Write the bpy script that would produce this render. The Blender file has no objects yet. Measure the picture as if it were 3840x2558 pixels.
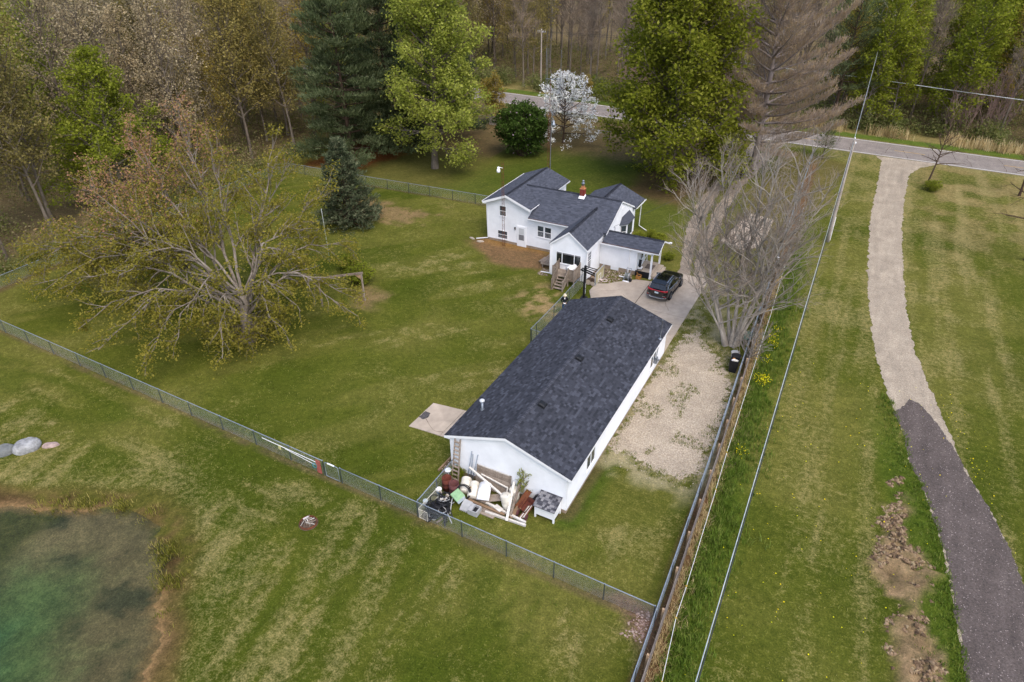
import bpy, math, random
import numpy as np
from mathutils import Vector, Matrix

# ------------------------------------------------------------------ scene, camera, light
scene = bpy.context.scene
COL = scene.collection
R = math.radians

cam_data = bpy.data.cameras.new('camera')
cam_data.sensor_width = 36.0
cam_data.lens = 24.0
cam_data.clip_end = 2000.0
cam = bpy.data.objects.new('camera', cam_data)
COL.objects.link(cam)
YAW, PITCH, ROLL = R(-28.28), R(32.71), R(-0.49)
fw = Vector((math.sin(YAW) * math.cos(PITCH), math.cos(YAW) * math.cos(PITCH), -math.sin(PITCH)))
rt = Vector((math.cos(YAW), -math.sin(YAW), 0.0))
up = rt.cross(fw)
cr, sr = math.cos(ROLL), math.sin(ROLL)
rt, up = rt * cr + up * sr, up * cr - rt * sr
CAM = Vector((0.0, 0.0, 28.0))
cam.matrix_world = Matrix(((rt.x, up.x, -fw.x, CAM.x), (rt.y, up.y, -fw.y, CAM.y), (rt.z, up.z, -fw.z, CAM.z), (0, 0, 0, 1)))
scene.camera = cam

SUN_EL, SUN_AZ = R(58), R(128)          # azimuth measured clockwise from +Y
world = bpy.data.worlds.new('World')
scene.world = world
world.use_nodes = True
wn = world.node_tree.nodes
sky = wn.new('ShaderNodeTexSky')
sky.sky_type = 'NISHITA'
sky.sun_disc = False
sky.sun_elevation = SUN_EL
sky.sun_rotation = SUN_AZ
sky.air_density = 1.0
sky.dust_density = 3.0
sky.ozone_density = 0.6
world.node_tree.links.new(sky.outputs['Color'], wn['Background'].inputs['Color'])
wn['Background'].inputs['Strength'].default_value = 0.15

sun_data = bpy.data.lights.new('sun', 'SUN')
sun_data.energy = 0.8
sun_data.angle = R(45)
sun_data.color = (1.0, 0.98, 0.95)
sun = bpy.data.objects.new('sun', sun_data)
COL.objects.link(sun)
sdir = Vector((math.sin(SUN_AZ) * math.cos(SUN_EL), math.cos(SUN_AZ) * math.cos(SUN_EL), math.sin(SUN_EL)))
sun.rotation_euler = sdir.to_track_quat('Z', 'Y').to_euler()

scene.view_settings.view_transform = 'Standard'
scene.view_settings.look = 'None'
scene.view_settings.exposure = 0.95
scene.view_settings.gamma = 1.0
scene.render.engine = 'CYCLES'
scene.cycles.max_bounces = 6
scene.cycles.diffuse_bounces = 3
scene.cycles.transparent_max_bounces = 8
scene.cycles.use_denoising = True

rng = np.random.default_rng(7)
random.seed(7)

# ------------------------------------------------------------------ materials
def lin(c):
    return tuple(((v / 255.0) / 12.92 if v / 255.0 <= 0.04045 else (((v / 255.0) + 0.055) / 1.055) ** 2.4) for v in c)

def _new(name):
    m = bpy.data.materials.new(name)
    m.use_nodes = True
    return m, m.node_tree.nodes, m.node_tree.links

def _noise(n, l, vec, scale, detail=4.0, rough=0.6, dist=0.0):
    t = n.new('ShaderNodeTexNoise')
    t.inputs['Scale'].default_value = scale
    t.inputs['Detail'].default_value = detail
    t.inputs['Roughness'].default_value = rough
    t.inputs['Distortion'].default_value = dist
    l.new(vec, t.inputs['Vector'])
    return t.outputs['Fac']

def _ramp(n, l, fac, stops):
    r = n.new('ShaderNodeValToRGB')
    e = r.color_ramp.elements
    while len(e) < len(stops):
        e.new(0.5)
    for k, (p, c) in enumerate(stops):
        e[k].position = p
        e[k].color = (c[0], c[1], c[2], 1.0)
    l.new(fac, r.inputs['Fac'])
    return r.outputs['Color']

def _mix(n, l, fac, a, b, mode='MIX'):
    m = n.new('ShaderNodeMix')
    m.data_type = 'RGBA'
    m.blend_type = mode
    for idx, v in ((0, fac), (6, a), (7, b)):
        if isinstance(v, (int, float)):
            m.inputs[idx].default_value = v
        elif isinstance(v, tuple):
            m.inputs[idx].default_value = (v[0], v[1], v[2], 1.0)
        else:
            l.new(v, m.inputs[idx])
    return m.outputs[2]

def _math(n, l, op, a, b=None):
    m = n.new('ShaderNodeMath')
    m.operation = op
    for k, v in ((0, a), (1, b)):
        if v is None:
            continue
        if isinstance(v, (int, float)):
            m.inputs[k].default_value = v
        else:
            l.new(v, m.inputs[k])
    return m.outputs[0]

def _bump(n, l, height, strength, dist, bsdf):
    b = n.new('ShaderNodeBump')
    b.inputs['Strength'].default_value = strength
    b.inputs['Distance'].default_value = dist
    l.new(height, b.inputs['Height'])
    l.new(b.outputs['Normal'], bsdf.inputs['Normal'])

def mat(name, col, rough=0.7, metal=0.0, var=0.18, scale=3.0, bump=0.0, col2=None, spec=0.3, stretch=(1, 1, 1), var2=0.0, scale2=0.6):
    """painted / plain surfaces: base colour with mottled variation and a little relief"""
    m, n, l = _new(name)
    b = n['Principled BSDF']
    b.inputs['Roughness'].default_value = rough
    b.inputs['Metallic'].default_value = metal
    b.inputs['Specular IOR Level'].default_value = spec
    tc = n.new('ShaderNodeTexCoord')
    mp = n.new('ShaderNodeMapping')
    mp.inputs['Scale'].default_value = stretch
    l.new(tc.outputs['Object'], mp.inputs['Vector'])
    f = _noise(n, l, mp.outputs['Vector'], scale, 6.0, 0.65)
    c2 = col2 if col2 else tuple(max(0.0, v * (1 - 2 * var)) for v in col)
    c1 = col if col2 else tuple(min(1.0, v * (1 + var)) for v in col)
    c = _ramp(n, l, f, [(0.3, c2), (0.7, c1)])
    if var2:
        g = _noise(n, l, mp.outputs['Vector'], scale2, 5.0, 0.6)
        gv = _ramp(n, l, g, [(0.35, (1 - var2,) * 3), (0.65, (1 + var2 * 0.3,) * 3)])
        c = _mix(n, l, 1.0, c, gv, 'MULTIPLY')
    l.new(c, b.inputs['Base Color'])
    if bump:
        _bump(n, l, f, 1.0, bump, b)
    return m

def wood(name, ca, cb, scale=2.0, rough=0.85):
    """weathered boards: streaks along the local long axis"""
    m, n, l = _new(name)
    b = n['Principled BSDF']
    b.inputs['Roughness'].default_value = rough
    b.inputs['Specular IOR Level'].default_value = 0.15
    tc = n.new('ShaderNodeTexCoord')
    f1 = _noise(n, l, tc.outputs['Object'], 9.0 * scale, 6.0, 0.7, 0.4)
    f2 = _noise(n, l, tc.outputs['Object'], 1.3 * scale, 4.0, 0.6)
    oi = n.new('ShaderNodeObjectInfo')
    s = _math(n, l, 'ADD', _math(n, l, 'MULTIPLY', f1, 0.6), _math(n, l, 'MULTIPLY', f2, 0.5))
    s = _math(n, l, 'ADD', s, _math(n, l, 'MULTIPLY', oi.outputs['Random'], 0.18))
    c = _ramp(n, l, s, [(0.42, ca), (0.78, cb)])
    l.new(c, b.inputs['Base Color'])
    _bump(n, l, f1, 0.8, 0.01, b)
    return m

def leafmat(name, cols, trans=0.35, objvar=0.25, gain=1.3):
    """foliage: colour picked per leaf from the 'shade' attribute, a little light through the leaf"""
    m, n, l = _new(name)
    n.remove(n['Principled BSDF'])
    out = n['Material Output']
    at = n.new('ShaderNodeAttribute')
    at.attribute_name = 'shade'
    oi = n.new('ShaderNodeObjectInfo')
    k = len(cols)
    cols = [tuple(min(0.85, v * gain) for v in q) for q in cols]
    c = _ramp(n, l, at.outputs['Fac'], [(i / max(1, k - 1), cols[i]) for i in range(k)])
    if objvar:
        v = _ramp(n, l, oi.outputs['Random'], [(0.0, (1 - objvar, 1 - objvar, 1 - objvar)), (0.5, (1, 1, 1)), (1.0, (1 + objvar, 1 + objvar * 0.6, 1.0))])
        c = _mix(n, l, 1.0, c, v, 'MULTIPLY')
    d = n.new('ShaderNodeBsdfDiffuse')
    t = n.new('ShaderNodeBsdfTranslucent')
    l.new(c, d.inputs['Color'])
    l.new(c, t.inputs['Color'])
    mx = n.new('ShaderNodeMixShader')
    mx.inputs[0].default_value = trans
    l.new(d.outputs[0], mx.inputs[1])
    l.new(t.outputs[0], mx.inputs[2])
    l.new(mx.outputs[0], out.inputs['Surface'])
    return m

def barkmat(name, ca, cb, scale=3.0):
    m, n, l = _new(name)
    b = n['Principled BSDF']
    b.inputs['Roughness'].default_value = 0.95
    b.inputs['Specular IOR Level'].default_value = 0.1
    tc = n.new('ShaderNodeTexCoord')
    mp = n.new('ShaderNodeMapping')
    mp.inputs['Scale'].default_value = (1, 1, 0.35)
    l.new(tc.outputs['Object'], mp.inputs['Vector'])
    f = _noise(n, l, mp.outputs['Vector'], scale, 5.0, 0.7)
    oi = n.new('ShaderNodeObjectInfo')
    s = _math(n, l, 'ADD', f, _math(n, l, 'MULTIPLY', _math(n, l, 'SUBTRACT', oi.outputs['Random'], 0.5), 0.25))
    l.new(_ramp(n, l, s, [(0.3, ca), (0.7, cb)]), b.inputs['Base Color'])
    return m

def shadedmat(name, cols, rough=0.9, fine=30.0, amount=0.25, spec=0.2, objvar=0.0):
    """pieces whose tone is carried by the 'shade' attribute (shingles, stones) with a fine grain"""
    m, n, l = _new(name)
    b = n['Principled BSDF']
    b.inputs['Roughness'].default_value = rough
    b.inputs['Specular IOR Level'].default_value = spec
    at = n.new('ShaderNodeAttribute')
    at.attribute_name = 'shade'
    k = len(cols)
    c = _ramp(n, l, at.outputs['Fac'], [(i / max(1, k - 1), cols[i]) for i in range(k)])
    geo = n.new('ShaderNodeNewGeometry')
    f = _noise(n, l, geo.outputs['Position'], fine, 3.0, 0.7)
    g = _noise(n, l, geo.outputs['Position'], 0.35, 3.0, 0.6)
    v = _ramp(n, l, f, [(0.25, (1 - amount,) * 3), (0.75, (1 + amount,) * 3)])
    w = _ramp(n, l, g, [(0.3, (0.95, 0.95, 0.95)), (0.7, (1.05, 1.05, 1.05))])
    c = _mix(n, l, 1.0, c, v, 'MULTIPLY')
    c = _mix(n, l, 1.0, c, w, 'MULTIPLY')
    l.new(c, b.inputs['Base Color'])
    _bump(n, l, f, 0.5, 0.006, b)
    return m

def glassmat(name, col, rough=0.06):
    m, n, l = _new(name)
    b = n['Principled BSDF']
    b.inputs['Base Color'].default_value = (col[0], col[1], col[2], 1)
    b.inputs['Roughness'].default_value = rough
    b.inputs['Specular IOR Level'].default_value = 0.7
    tc = n.new('ShaderNodeTexCoord')
    f = _noise(n, l, tc.outputs['Object'], 1.2, 2.0, 0.5)
    l.new(_ramp(n, l, f, [(0.3, tuple(v * 0.55 for v in col)), (0.7, tuple(v * 1.4 for v in col))]), b.inputs['Base Color'])
    return m

# ------------------------------------------------------------------ mesh helpers
WL = {}            # world translation of every parent object

class MB:
    """collects polygons; build() links them as ONE mesh object"""
    def __init__(self):
        self.v, self.f, self.s = [], [], []

    def add(self, vs, fs, shade=0.5):
        o = len(self.v)
        self.v.extend([tuple(p) for p in vs])
        for f in fs:
            self.f.append(tuple(i + o for i in f))
            self.s.append(shade)
        return self

    def box(self, x0, x1, y0, y1, z0, z1, shade=0.5):
        return self.add([(x0, y0, z0), (x1, y0, z0), (x1, y1, z0), (x0, y1, z0), (x0, y0, z1), (x1, y0, z1), (x1, y1, z1), (x0, y1, z1)],
                        [(0, 3, 2, 1), (4, 5, 6, 7), (0, 1, 5, 4), (1, 2, 6, 5), (2, 3, 7, 6), (3, 0, 4, 7)], shade)

    def beam(self, p0, p1, w, h, upv=(0, 0, 1), shade=0.5):
        p0, p1 = Vector(p0), Vector(p1)
        d = (p1 - p0).normalized()
        u = Vector(upv)
        if abs(d.dot(u)) > 0.98:
            u = Vector((0, 1, 0))
        s = d.cross(u).normalized() * (w / 2)
        t = s.cross(d).normalized() * (h / 2)
        vs = [p0 - s - t, p0 + s - t, p0 + s + t, p0 - s + t, p1 - s - t, p1 + s - t, p1 + s + t, p1 - s + t]
        return self.add(vs, [(0, 3, 2, 1), (4, 5, 6, 7), (0, 1, 5, 4), (1, 2, 6, 5), (2, 3, 7, 6), (3, 0, 4, 7)], shade)

    def tube(self, pts, rad, n=8, caps=True, closed=False, shade=0.5):
        pts = [Vector(p) for p in pts]
        k = len(pts)
        if isinstance(rad, (int, float)):
            rad = [rad] * k
        vs, fs = [], []
        ref = None
        for i in range(k):
            if closed:
                d = (pts[(i + 1) % k] - pts[(i - 1) % k])
            else:
                d = pts[min(i + 1, k - 1)] - pts[max(i - 1, 0)]
            d = d.normalized() if d.length > 1e-9 else Vector((0, 0, 1))
            if ref is None:
                ref = Vector((0, 0, 1)) if abs(d.z) < 0.9 else Vector((1, 0, 0))
            a = (ref - d * ref.dot(d))
            a = a.normalized() if a.length > 1e-6 else d.orthogonal().normalized()
            ref = a
            b = d.cross(a)
            for j in range(n):
                t = 2 * math.pi * j / n
                vs.append(pts[i] + (a * math.cos(t) + b * math.sin(t)) * rad[i])
        m = k if closed else k - 1
        for i in range(m):
            i2 = (i + 1) % k
            for j in range(n):
                j2 = (j + 1) % n
                fs.append((i * n + j, i * n + j2, i2 * n + j2, i2 * n + j))
        if caps and not closed:
            fs.append(tuple(range(n - 1, -1, -1)))
            fs.append(tuple((k - 1) * n + j for j in range(n)))
        return self.add(vs, fs, shade)

    def lathe(self, prof, c=(0, 0, 0), n=16, axis='z', shade=0.5):
        vs, fs = [], []
        for (r, z) in prof:
            for j in range(n):
                t = 2 * math.pi * j / n
                a, b = r * math.cos(t), r * math.sin(t)
                if axis == 'z':
                    vs.append((c[0] + a, c[1] + b, c[2] + z))
                elif axis == 'x':
                    vs.append((c[0] + z, c[1] + a, c[2] + b))
                else:
                    vs.append((c[0] + b, c[1] + z, c[2] + a))
        for i in range(len(prof) - 1):
            for j in range(n):
                j2 = (j + 1) % n
                fs.append((i * n + j, i * n + j2, (i + 1) * n + j2, (i + 1) * n + j))
        if prof[0][0] > 1e-4:
            fs.append(tuple(range(n - 1, -1, -1)))
        if prof[-1][0] > 1e-4:
            fs.append(tuple((len(prof) - 1) * n + j for j in range(n)))
        return self.add(vs, fs, shade)

    def prism(self, poly, d, shade=0.5):
        """poly: list of 3-D points (planar), d: extrusion vector"""
        k = len(poly)
        d = Vector(d)
        vs = [Vector(p) for p in poly] + [Vector(p) + d for p in poly]
        fs = [tuple(range(k - 1, -1, -1)), tuple(range(k, 2 * k))]
        for i in range(k):
            j = (i + 1) % k
            fs.append((i, j, k + j, k + i))
        return self.add(vs, fs, shade)

    def mesh(self, name, m, smooth=False, off=(0, 0, 0)):
        me = bpy.data.meshes.new(name)
        off = Vector(off)
        vs = [(p[0] - off.x, p[1] - off.y, p[2] - off.z) for p in self.v]
        me.from_pydata(vs, [], self.f)
        at = me.attributes.new('shade', 'FLOAT', 'FACE')
        at.data.foreach_set('value', self.s)
        if m:
            me.materials.append(m)
        me.polygons.foreach_set('use_smooth', [smooth] * len(me.polygons))
        me.update()
        return me

    def build(self, name, m, parent=None, smooth=False, local=False, bevel=0.0):
        off = Vector((0, 0, 0)) if (local or parent is None) else WL[parent.name]
        base = None
        if parent is None and not local:
            arr = np.array(self.v)
            base = Vector(((arr[:, 0].min() + arr[:, 0].max()) / 2, (arr[:, 1].min() + arr[:, 1].max()) / 2, arr[:, 2].min()))
            off = base
        o = bpy.data.objects.new(name, self.mesh(name, m, smooth, off))
        COL.objects.link(o)
        if parent is not None:
            o.parent = parent
            WL[o.name] = WL[parent.name].copy()
        else:
            if base is not None:
                o.location = base
            WL[o.name] = Vector(o.location)
        if bevel:
            md = o.modifiers.new('bevel', 'BEVEL')
            md.width = bevel
            md.segments = 2
            md.limit_method = 'ANGLE'
        return o

def tag(o, label=None, cat=None, group=None, kind=None):
    if label: o['label'] = label
    if cat: o['category'] = cat
    if group: o['group'] = group
    if kind: o['kind'] = kind
    return o

def thing(name, loc, label, cat, group=None, rz=0.0):
    o = bpy.data.objects.new(name, None)
    o.empty_display_size = 0.3
    COL.objects.link(o)
    o.location = loc
    o.rotation_euler = (0, 0, rz)
    WL[o.name] = Vector(loc)
    return tag(o, label, cat, group)

def nmesh(name, V, F, shade, m, smooth=False):
    """fast mesh from numpy arrays; F is (n,k)"""
    me = bpy.data.meshes.new(name)
    V = np.ascontiguousarray(V, dtype=np.float32)
    F = np.ascontiguousarray(F, dtype=np.int32)
    nf, k = F.shape
    me.vertices.add(len(V))
    me.vertices.foreach_set('co', V.ravel())
    me.loops.add(nf * k)
    me.loops.foreach_set('vertex_index', F.ravel())
    me.polygons.add(nf)
    me.polygons.foreach_set('loop_start', np.arange(0, nf * k, k, dtype=np.int32))
    me.polygons.foreach_set('loop_total', np.full(nf, k, dtype=np.int32))
    me.polygons.foreach_set('use_smooth', np.full(nf, smooth, dtype=bool))
    if shade is not None:
        at = me.attributes.new('shade', 'FLOAT', 'FACE')
        at.data.foreach_set('value', np.ascontiguousarray(shade, dtype=np.float32))
    me.materials.append(m)
    me.update(calc_edges=True)
    return me

def link(name, me, parent=None, loc=(0, 0, 0), rot=(0, 0, 0), scale=(1, 1, 1)):
    o = bpy.data.objects.new(name, me)
    COL.objects.link(o)
    o.location, o.rotation_euler, o.scale = loc, rot, scale
    if parent is not None:
        o.parent = parent
    WL[o.name] = Vector(loc) if parent is None else WL[parent.name] + Vector(loc)
    return o

# value noise in numpy -----------------------------------------------------------------
_perm = np.random.default_rng(3).random((256, 256))
def vnoise(x, y):
    xi, yi = np.floor(x).astype(int), np.floor(y).astype(int)
    xf, yf = x - xi, y - yi
    u, v = xf * xf * (3 - 2 * xf), yf * yf * (3 - 2 * yf)
    a, b = _perm[xi & 255, yi & 255], _perm[(xi + 1) & 255, yi & 255]
    c, d = _perm[xi & 255, (yi + 1) & 255], _perm[(xi + 1) & 255, (yi + 1) & 255]
    return (a * (1 - u) + b * u) * (1 - v) + (c * (1 - u) + d * u) * v
def fbm(x, y, s=1.0, o=4, g=0.5):
    t, amp, tot = 0.0, 1.0, 0.0
    for k in range(o):
        t = t + amp * vnoise(x * s + 17.3 * k, y * s - 9.1 * k)
        tot += amp
        amp *= g
        s *= 2.03
    return t / tot
def sstep(a, b, x):
    t = np.clip((x - a) / (b - a), 0, 1)
    return t * t * (3 - 2 * t)
def sdpoly(px, py, poly):
    """signed distance to a polygon, positive inside"""
    P = np.array(poly, float)
    d = np.full(px.shape, 1e9)
    ins = np.zeros(px.shape, bool)
    n = len(P)
    for i in range(n):
        a, b = P[i], P[(i + 1) % n]
        e = b - a
        wx, wy = px - a[0], py - a[1]
        t = np.clip((wx * e[0] + wy * e[1]) / (e @ e), 0, 1)
        d = np.minimum(d, np.hypot(wx - e[0] * t, wy - e[1] * t))
        c = ((a[1] > py) != (b[1] > py)) & (px < (b[0] - a[0]) * (py - a[1]) / (b[1] - a[1] + 1e-12) + a[0])
        ins ^= c
    return np.where(ins, d, -d)
def sdline(px, py, pts):
    d = np.full(px.shape, 1e9)
    P = np.array(pts, float)
    for a, b in zip(P[:-1], P[1:]):
        e = b - a
        wx, wy = px - a[0], py - a[1]
        t = np.clip((wx * e[0] + wy * e[1]) / (e @ e), 0, 1)
        d = np.minimum(d, np.hypot(wx - e[0] * t, wy - e[1] * t))
    return d
# ================================================================== GROUND
POND = [(-37.75, 10.23), (-37.2, 10.7), (-35.73, 11.11), (-34.38, 11.82), (-33.36, 12.41), (-32.46, 13.0), (-31.39, 13.4), (-30.2, 13.5),
        (-29.0, 13.3), (-28.5, 12.75), (-27.43, 12.57), (-26.7, 12.3), (-26.32, 11.5), (-25.5, 11.0), (-25.4, 10.45), (-24.95, 9.8), (-24.0, 9.3),
        (-23.34, 8.83), (-22.9, 7.87), (-22.3, 7.0), (-21.5, 4.5), (-22, 0), (-28, -5), (-38, -7), (-47, -3), (-50, 3), (-45, 7.5), (-40, 9.4)]
MUD = [(5.9, 35.8), (6.5, 33.0), (6.1, 32.0), (6.9, 30.6), (7.9, 29.5), (7.6, 28.4), (7.2, 26.8), (7.4, 25.3), (8.2, 24.3), (7.6, 22.4), (7.4, 20.5), (6.4, 20.6), (6.4, 23.2), (6.2, 24.6), (6.5, 26.6), (5.6, 27.6), (5.0, 28.3), (5.3, 30.2), (5.9, 32.6)]
WATER_Z = -0.14

def axis(lo, hi, step, far_lo, far_hi, grow):
    a = list(np.arange(lo, hi + 1e-6, step))
    s, x = step, hi
    while x < far_hi:
        s *= grow
        x += s
        a.append(x)
    s, x, b = step, lo, []
    while x > far_lo:
        s *= grow
        x -= s
        b.append(x)
    return np.array(b[::-1] + a)

gx = axis(-70.0, 20.0, 0.36, -1500, 1500, 1.22)
gy = axis(5.0, 112.0, 0.36, -600, 1700, 1.22)
X, Y = np.meshgrid(gx, gy)
def fence_y(x):                      # line of the front chain-link fence
    return 20.2 + 0.0205 * np.maximum(0, -3.6 - x)
def rail_x(y):                       # line of the chain-link fence on the right
    return np.interp(y, [5, 16.7, 32.7, 49.0, 59.7, 66, 95], [-2.95, -3.38, -4.0, -4.76, -5.2, -5.55, -6.8])
def road_near(x):
    return 98.8 - 0.0468 * (x - 17.0)

n1 = fbm(X, Y, 0.11, 4)
n2 = fbm(X + 40, Y - 13, 0.45, 4)
n3 = fbm(X - 70, Y + 33, 1.5, 3)
wob = (n2 - 0.5) * 1.6 + (n3 - 0.5) * 0.8

# --- height
sp = sdpoly(X, Y, POND) + (n3 - 0.5) * 0.35
Z = np.where(sp > 0, WATER_Z - 0.04 - 0.09 * sp - 0.006 * sp * sp, WATER_Z * sstep(-2.2, 0.0, sp) - 0.0)
Z = np.maximum(Z, -3.2)
sm = sdpoly(X, Y, MUD) + 0.25 + (n3 - 0.5) * 1.3
mud = sstep(-0.1, 0.55, sm)
Z = Z + mud * ((fbm(X, Y, 2.2, 4, 0.62) - 0.5) * 1.1 + 0.06)
wood_l = sstep(-66.0, -72.0, X + wob * 1.5)
wood_b = sstep(0, 8, Y - road_near(X) - 11.0 + wob * 2)
Z = Z + np.maximum(wood_l * sstep(-64, -75, X), wood_b) * (n2 - 0.5) * 0.5

# --- colour
def C3(r, g, b):
    return np.array(lin((r, g, b)))
def put(col, c, m):
    return col * (1 - m[..., None]) + np.asarray(c) * m[..., None]
lush, mid, pale, straw = C3(64, 74, 20), C3(84, 88, 32), C3(106, 102, 50), C3(146, 128, 82)
col = np.zeros(X.shape + (3,)) + mid
col = put(col, lush, sstep(0.50, 0.72, n1) * 0.7)
col = put(col, pale, sstep(0.52, 0.30, n1) * 0.75)
dry = sstep(0.46, 0.74, n2) * 0.35

# mowing streaks
s1 = fbm(X * 1.25 + 0.30 * Y, Y * 0.16, 1.0, 4, 0.6)
front = sstep(0.2, 1.5, fence_y(X) - Y)
near_f = sstep(7.0, 2.0, fence_y(X) - Y) * sstep(-20, -24, X)
s2 = fbm(X * 0.14, (fence_y(X) - Y) * 1.1, 1.0, 4, 0.6)
st = np.where(near_f > 0.5, s2, s1)
dry = dry + front * sstep(0.46, 0.72, st) * 0.62
col = put(col, lush * 1.12, front * sstep(0.48, 0.32, st) * 0.6)
yard = sstep(0.3, 1.2, Y - fence_y(X)) * sstep(0.3, 1.0, rail_x(Y) - X) * sstep(-64.5, -63, X)
d3 = (X * 0.79 - Y * 0.62)
s3 = fbm(d3 * 0.55, (X * 0.62 + Y * 0.79) * 0.09, 1.0, 3)
band = sstep(0.52, 0.66, s3) * sstep(-40, -34, X) * sstep(54, 48, Y) * sstep(28, 32, Y)
dry = dry + yard * band * sstep(0.40, 0.62, n3) * 0.62
col = put(col, pale, yard * sstep(0.45, 0.62, s3) * 0.5)
garden = yard * sstep(-9.2, -8.6, X) * sstep(30.5, 28.5, Y)
s4 = sstep(0.4, 0.7, fbm(X * 1.3 + 0.3 * Y, Y * 0.2, 1.0, 3))
dry = dry + garden * (0.18 + 0.5 * s4 * sstep(0.35, 0.6, n2))
# front of the pond side: pale burnt grass near the water
dry = dry + front * sstep(-6.5, -2.0, sp) * 0.45
# right-hand meadow between the fence and the drive
right = sstep(0.5, 1.5, X - rail_x(Y))
brt = right * sstep(3.0, 0.8, X - rail_x(Y) - 0.2 + wob * 0.5) * sstep(78, 62, Y)
s5 = sstep(0.40, 0.68, fbm(X * 1.2 + 0.05 * Y, Y * 0.07, 1.0, 4))
dry = dry + right * sstep(1.5, 4, X - rail_x(Y)) * (0.10 + 0.5 * s5)
col = put(col, C3(72, 90, 30), brt * 0.8)
dry = dry * (1 - 0.8 * brt)
far_r = right * sstep(58, 92, Y + wob * 5)
dry = dry + far_r * 0.4
col = put(col, C3(128, 108, 74), far_r * sstep(0.40, 0.62, n2) * 0.75 * sstep(4.0, 7.0, X))
edge_drive = sstep(1.6, 0.5, np.abs(X - np.interp(Y, [20, 24, 31, 37, 42, 50, 63, 98], [8.8, 9.0, 8.1, 6.3, 5.3, 3.7, 2.1, 1.2]) + 0.7) + wob * 0.5)
col = put(col, C3(76, 92, 30), edge_drive * right * sstep(46, 36, Y) * 0.6)
dry = dry * (1 - 0.8 * edge_drive * right * sstep(46, 36, Y))
# bare spots by the house and litter
def patch(poly, soft=0.8, amp=1.0):
    return sstep(-soft, soft, sdpoly(X, Y, poly) + wob * amp)
brown, litter, rust, tan = C3(118, 92, 68), C3(128, 102, 80), C3(112, 66, 40), C3(150, 122, 88)
hp = patch([(-33.4, 52.4), (-32.4, 54), (-26, 54.1), (-22.6, 53.8), (-22.8, 51), (-24.5, 50.1), (-26.2, 48.9), (-28.5, 49.6), (-30.8, 51.0)], 0.6)
col = put(col, brown, hp)
col = put(col, C3(142, 106, 66), patch([(-31.6, 53.1), (-26, 53.1), (-23.5, 53.2), (-23.5, 54), (-31.6, 54)], 0.4, 0.5) * 0.8)
col = put(col, C3(136, 110, 84), patch([(-52, 56.3), (-47, 57), (-42.4, 57.6), (-38.5, 57.2), (-40, 55.0), (-46, 53.2), (-50, 54.0)], 1.0, 3.4) * 0.8)
col = put(col, C3(138, 112, 86), patch([(-36.5, 40.5), (-33.5, 40.0), (-33, 37.0), (-35, 36.8)], 1.0, 1.4) * 0.75)
col = put(col, C3(140, 118, 84), patch([(-61, 31), (-56, 32.5), (-52, 31.0), (-55, 28.8)], 1.2, 1.6) * 0.55)
bare = patch([(-22.5, 47.5), (-19.6, 47.2), (-19.5, 43.5), (-21, 42.5), (-23.4, 44.5)], 1.2, 1.2) * sstep(0.5, 0.6, n3)
col = put(col, C3(150, 124, 92), bare * 0.85)
# behind the house
beh = sstep(61.5, 64.0, Y + wob) * sstep(-64, -60, X) * sstep(-13, -17, X) * sstep(1, -3, Y - road_near(X))
col = put(col, C3(96, 90, 50), beh * 0.75 * sstep(-40, -47, X + wob * 2))
col = put(col, C3(74, 84, 32), beh * 0.7 * sstep(-46, -40, X + wob * 2))
col = put(col, C3(108, 88, 66), beh * sstep(80, 86, Y + wob * 2 - np.where(X < -44, -7, 0)) * 0.8)
col = put(col, rust, patch([(-64, 63), (-56.5, 64.5), (-55.0, 70), (-56.2, 75), (-60, 80), (-66, 78)], 1.2, 1.6) * 0.9)
col = put(col, C3(98, 76, 58), patch([(-24, 72), (-16.5, 70), (-15.5, 78), (-16, 95), (-25, 94)], 1.5, 1.5) * 0.8)
ndl = patch([(-10.5, 64), (-5.0, 63), (-4.6, 72), (-3.0, 80), (-2.5, 94), (-10.0, 97), (-11, 84)], 0.9, 1.3)
col = put(col, C3(112, 96, 64), ndl * 0.6)
dry = dry * (1 - np.maximum.reduce([hp, beh * 0.8, ndl]))
# woods, verge, between the fences
lit = C3(112, 96, 72) * (0.75 + 0.6 * n3[..., None])
col = put(col, lit, np.maximum(wood_l, wood_b))
verge = sstep(0.3, 0.8, Y - road_near(X) - 6.7) * sstep(3.4, 2.4, Y - road_near(X) - 6.7 + wob * 0.5)
col = put(col, C3(88, 104, 44), verge * 0.9)
col = put(col, C3(140, 124, 84), sstep(2.2, 3.0, Y - road_near(X) - 6.7 + wob * 0.5) * sstep(7.5, 5.5, Y - road_near(X) - 6.7 + wob) * 0.8)
near_v = sstep(2.2, 0.6, road_near(X) - Y + wob) * sstep(-0.2, 0.1, road_near(X) - Y)
col = put(col, C3(112, 108, 70), near_v * 0.6)
dry = dry * (1 - np.maximum.reduce([wood_l, wood_b, verge]))
bet = sstep(-0.25, 0.05, X - rail_x(Y)) * sstep(1.0, 0.7, X - rail_x(Y) - 0.1 + wob * 0.25) * sstep(96, 90, Y)
col = put(col, C3(112, 84, 64), bet * 0.95)
dry = dry * (1 - bet)
fl = np.abs(Y - fence_y(X) + 0.06)
fl = sstep(0.34, 0.10, fl + (n3 - 0.5) * 0.3) * sstep(-3.3, -3.7, X) * sstep(-64.6, -64, X)
col = put(col, C3(104, 88, 66), fl * 0.75)
corner = patch([(-3.5, 20.9), (-3.4, 18.4), (-4.2, 19.3), (-5.0, 20.3), (-6.6, 20.5), (-5.5, 21.0)], 0.35, 0.3)
col = put(col, C3(118, 92, 80), corner)
lf = sstep(0.9, 0.3, np.abs(X + 64.1) + (n3 - 0.5) * 0.5) * sstep(20.5, 21.5, Y) * sstep(58, 54, Y)
col = put(col, C3(96, 78, 58), lf * 0.8)
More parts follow.
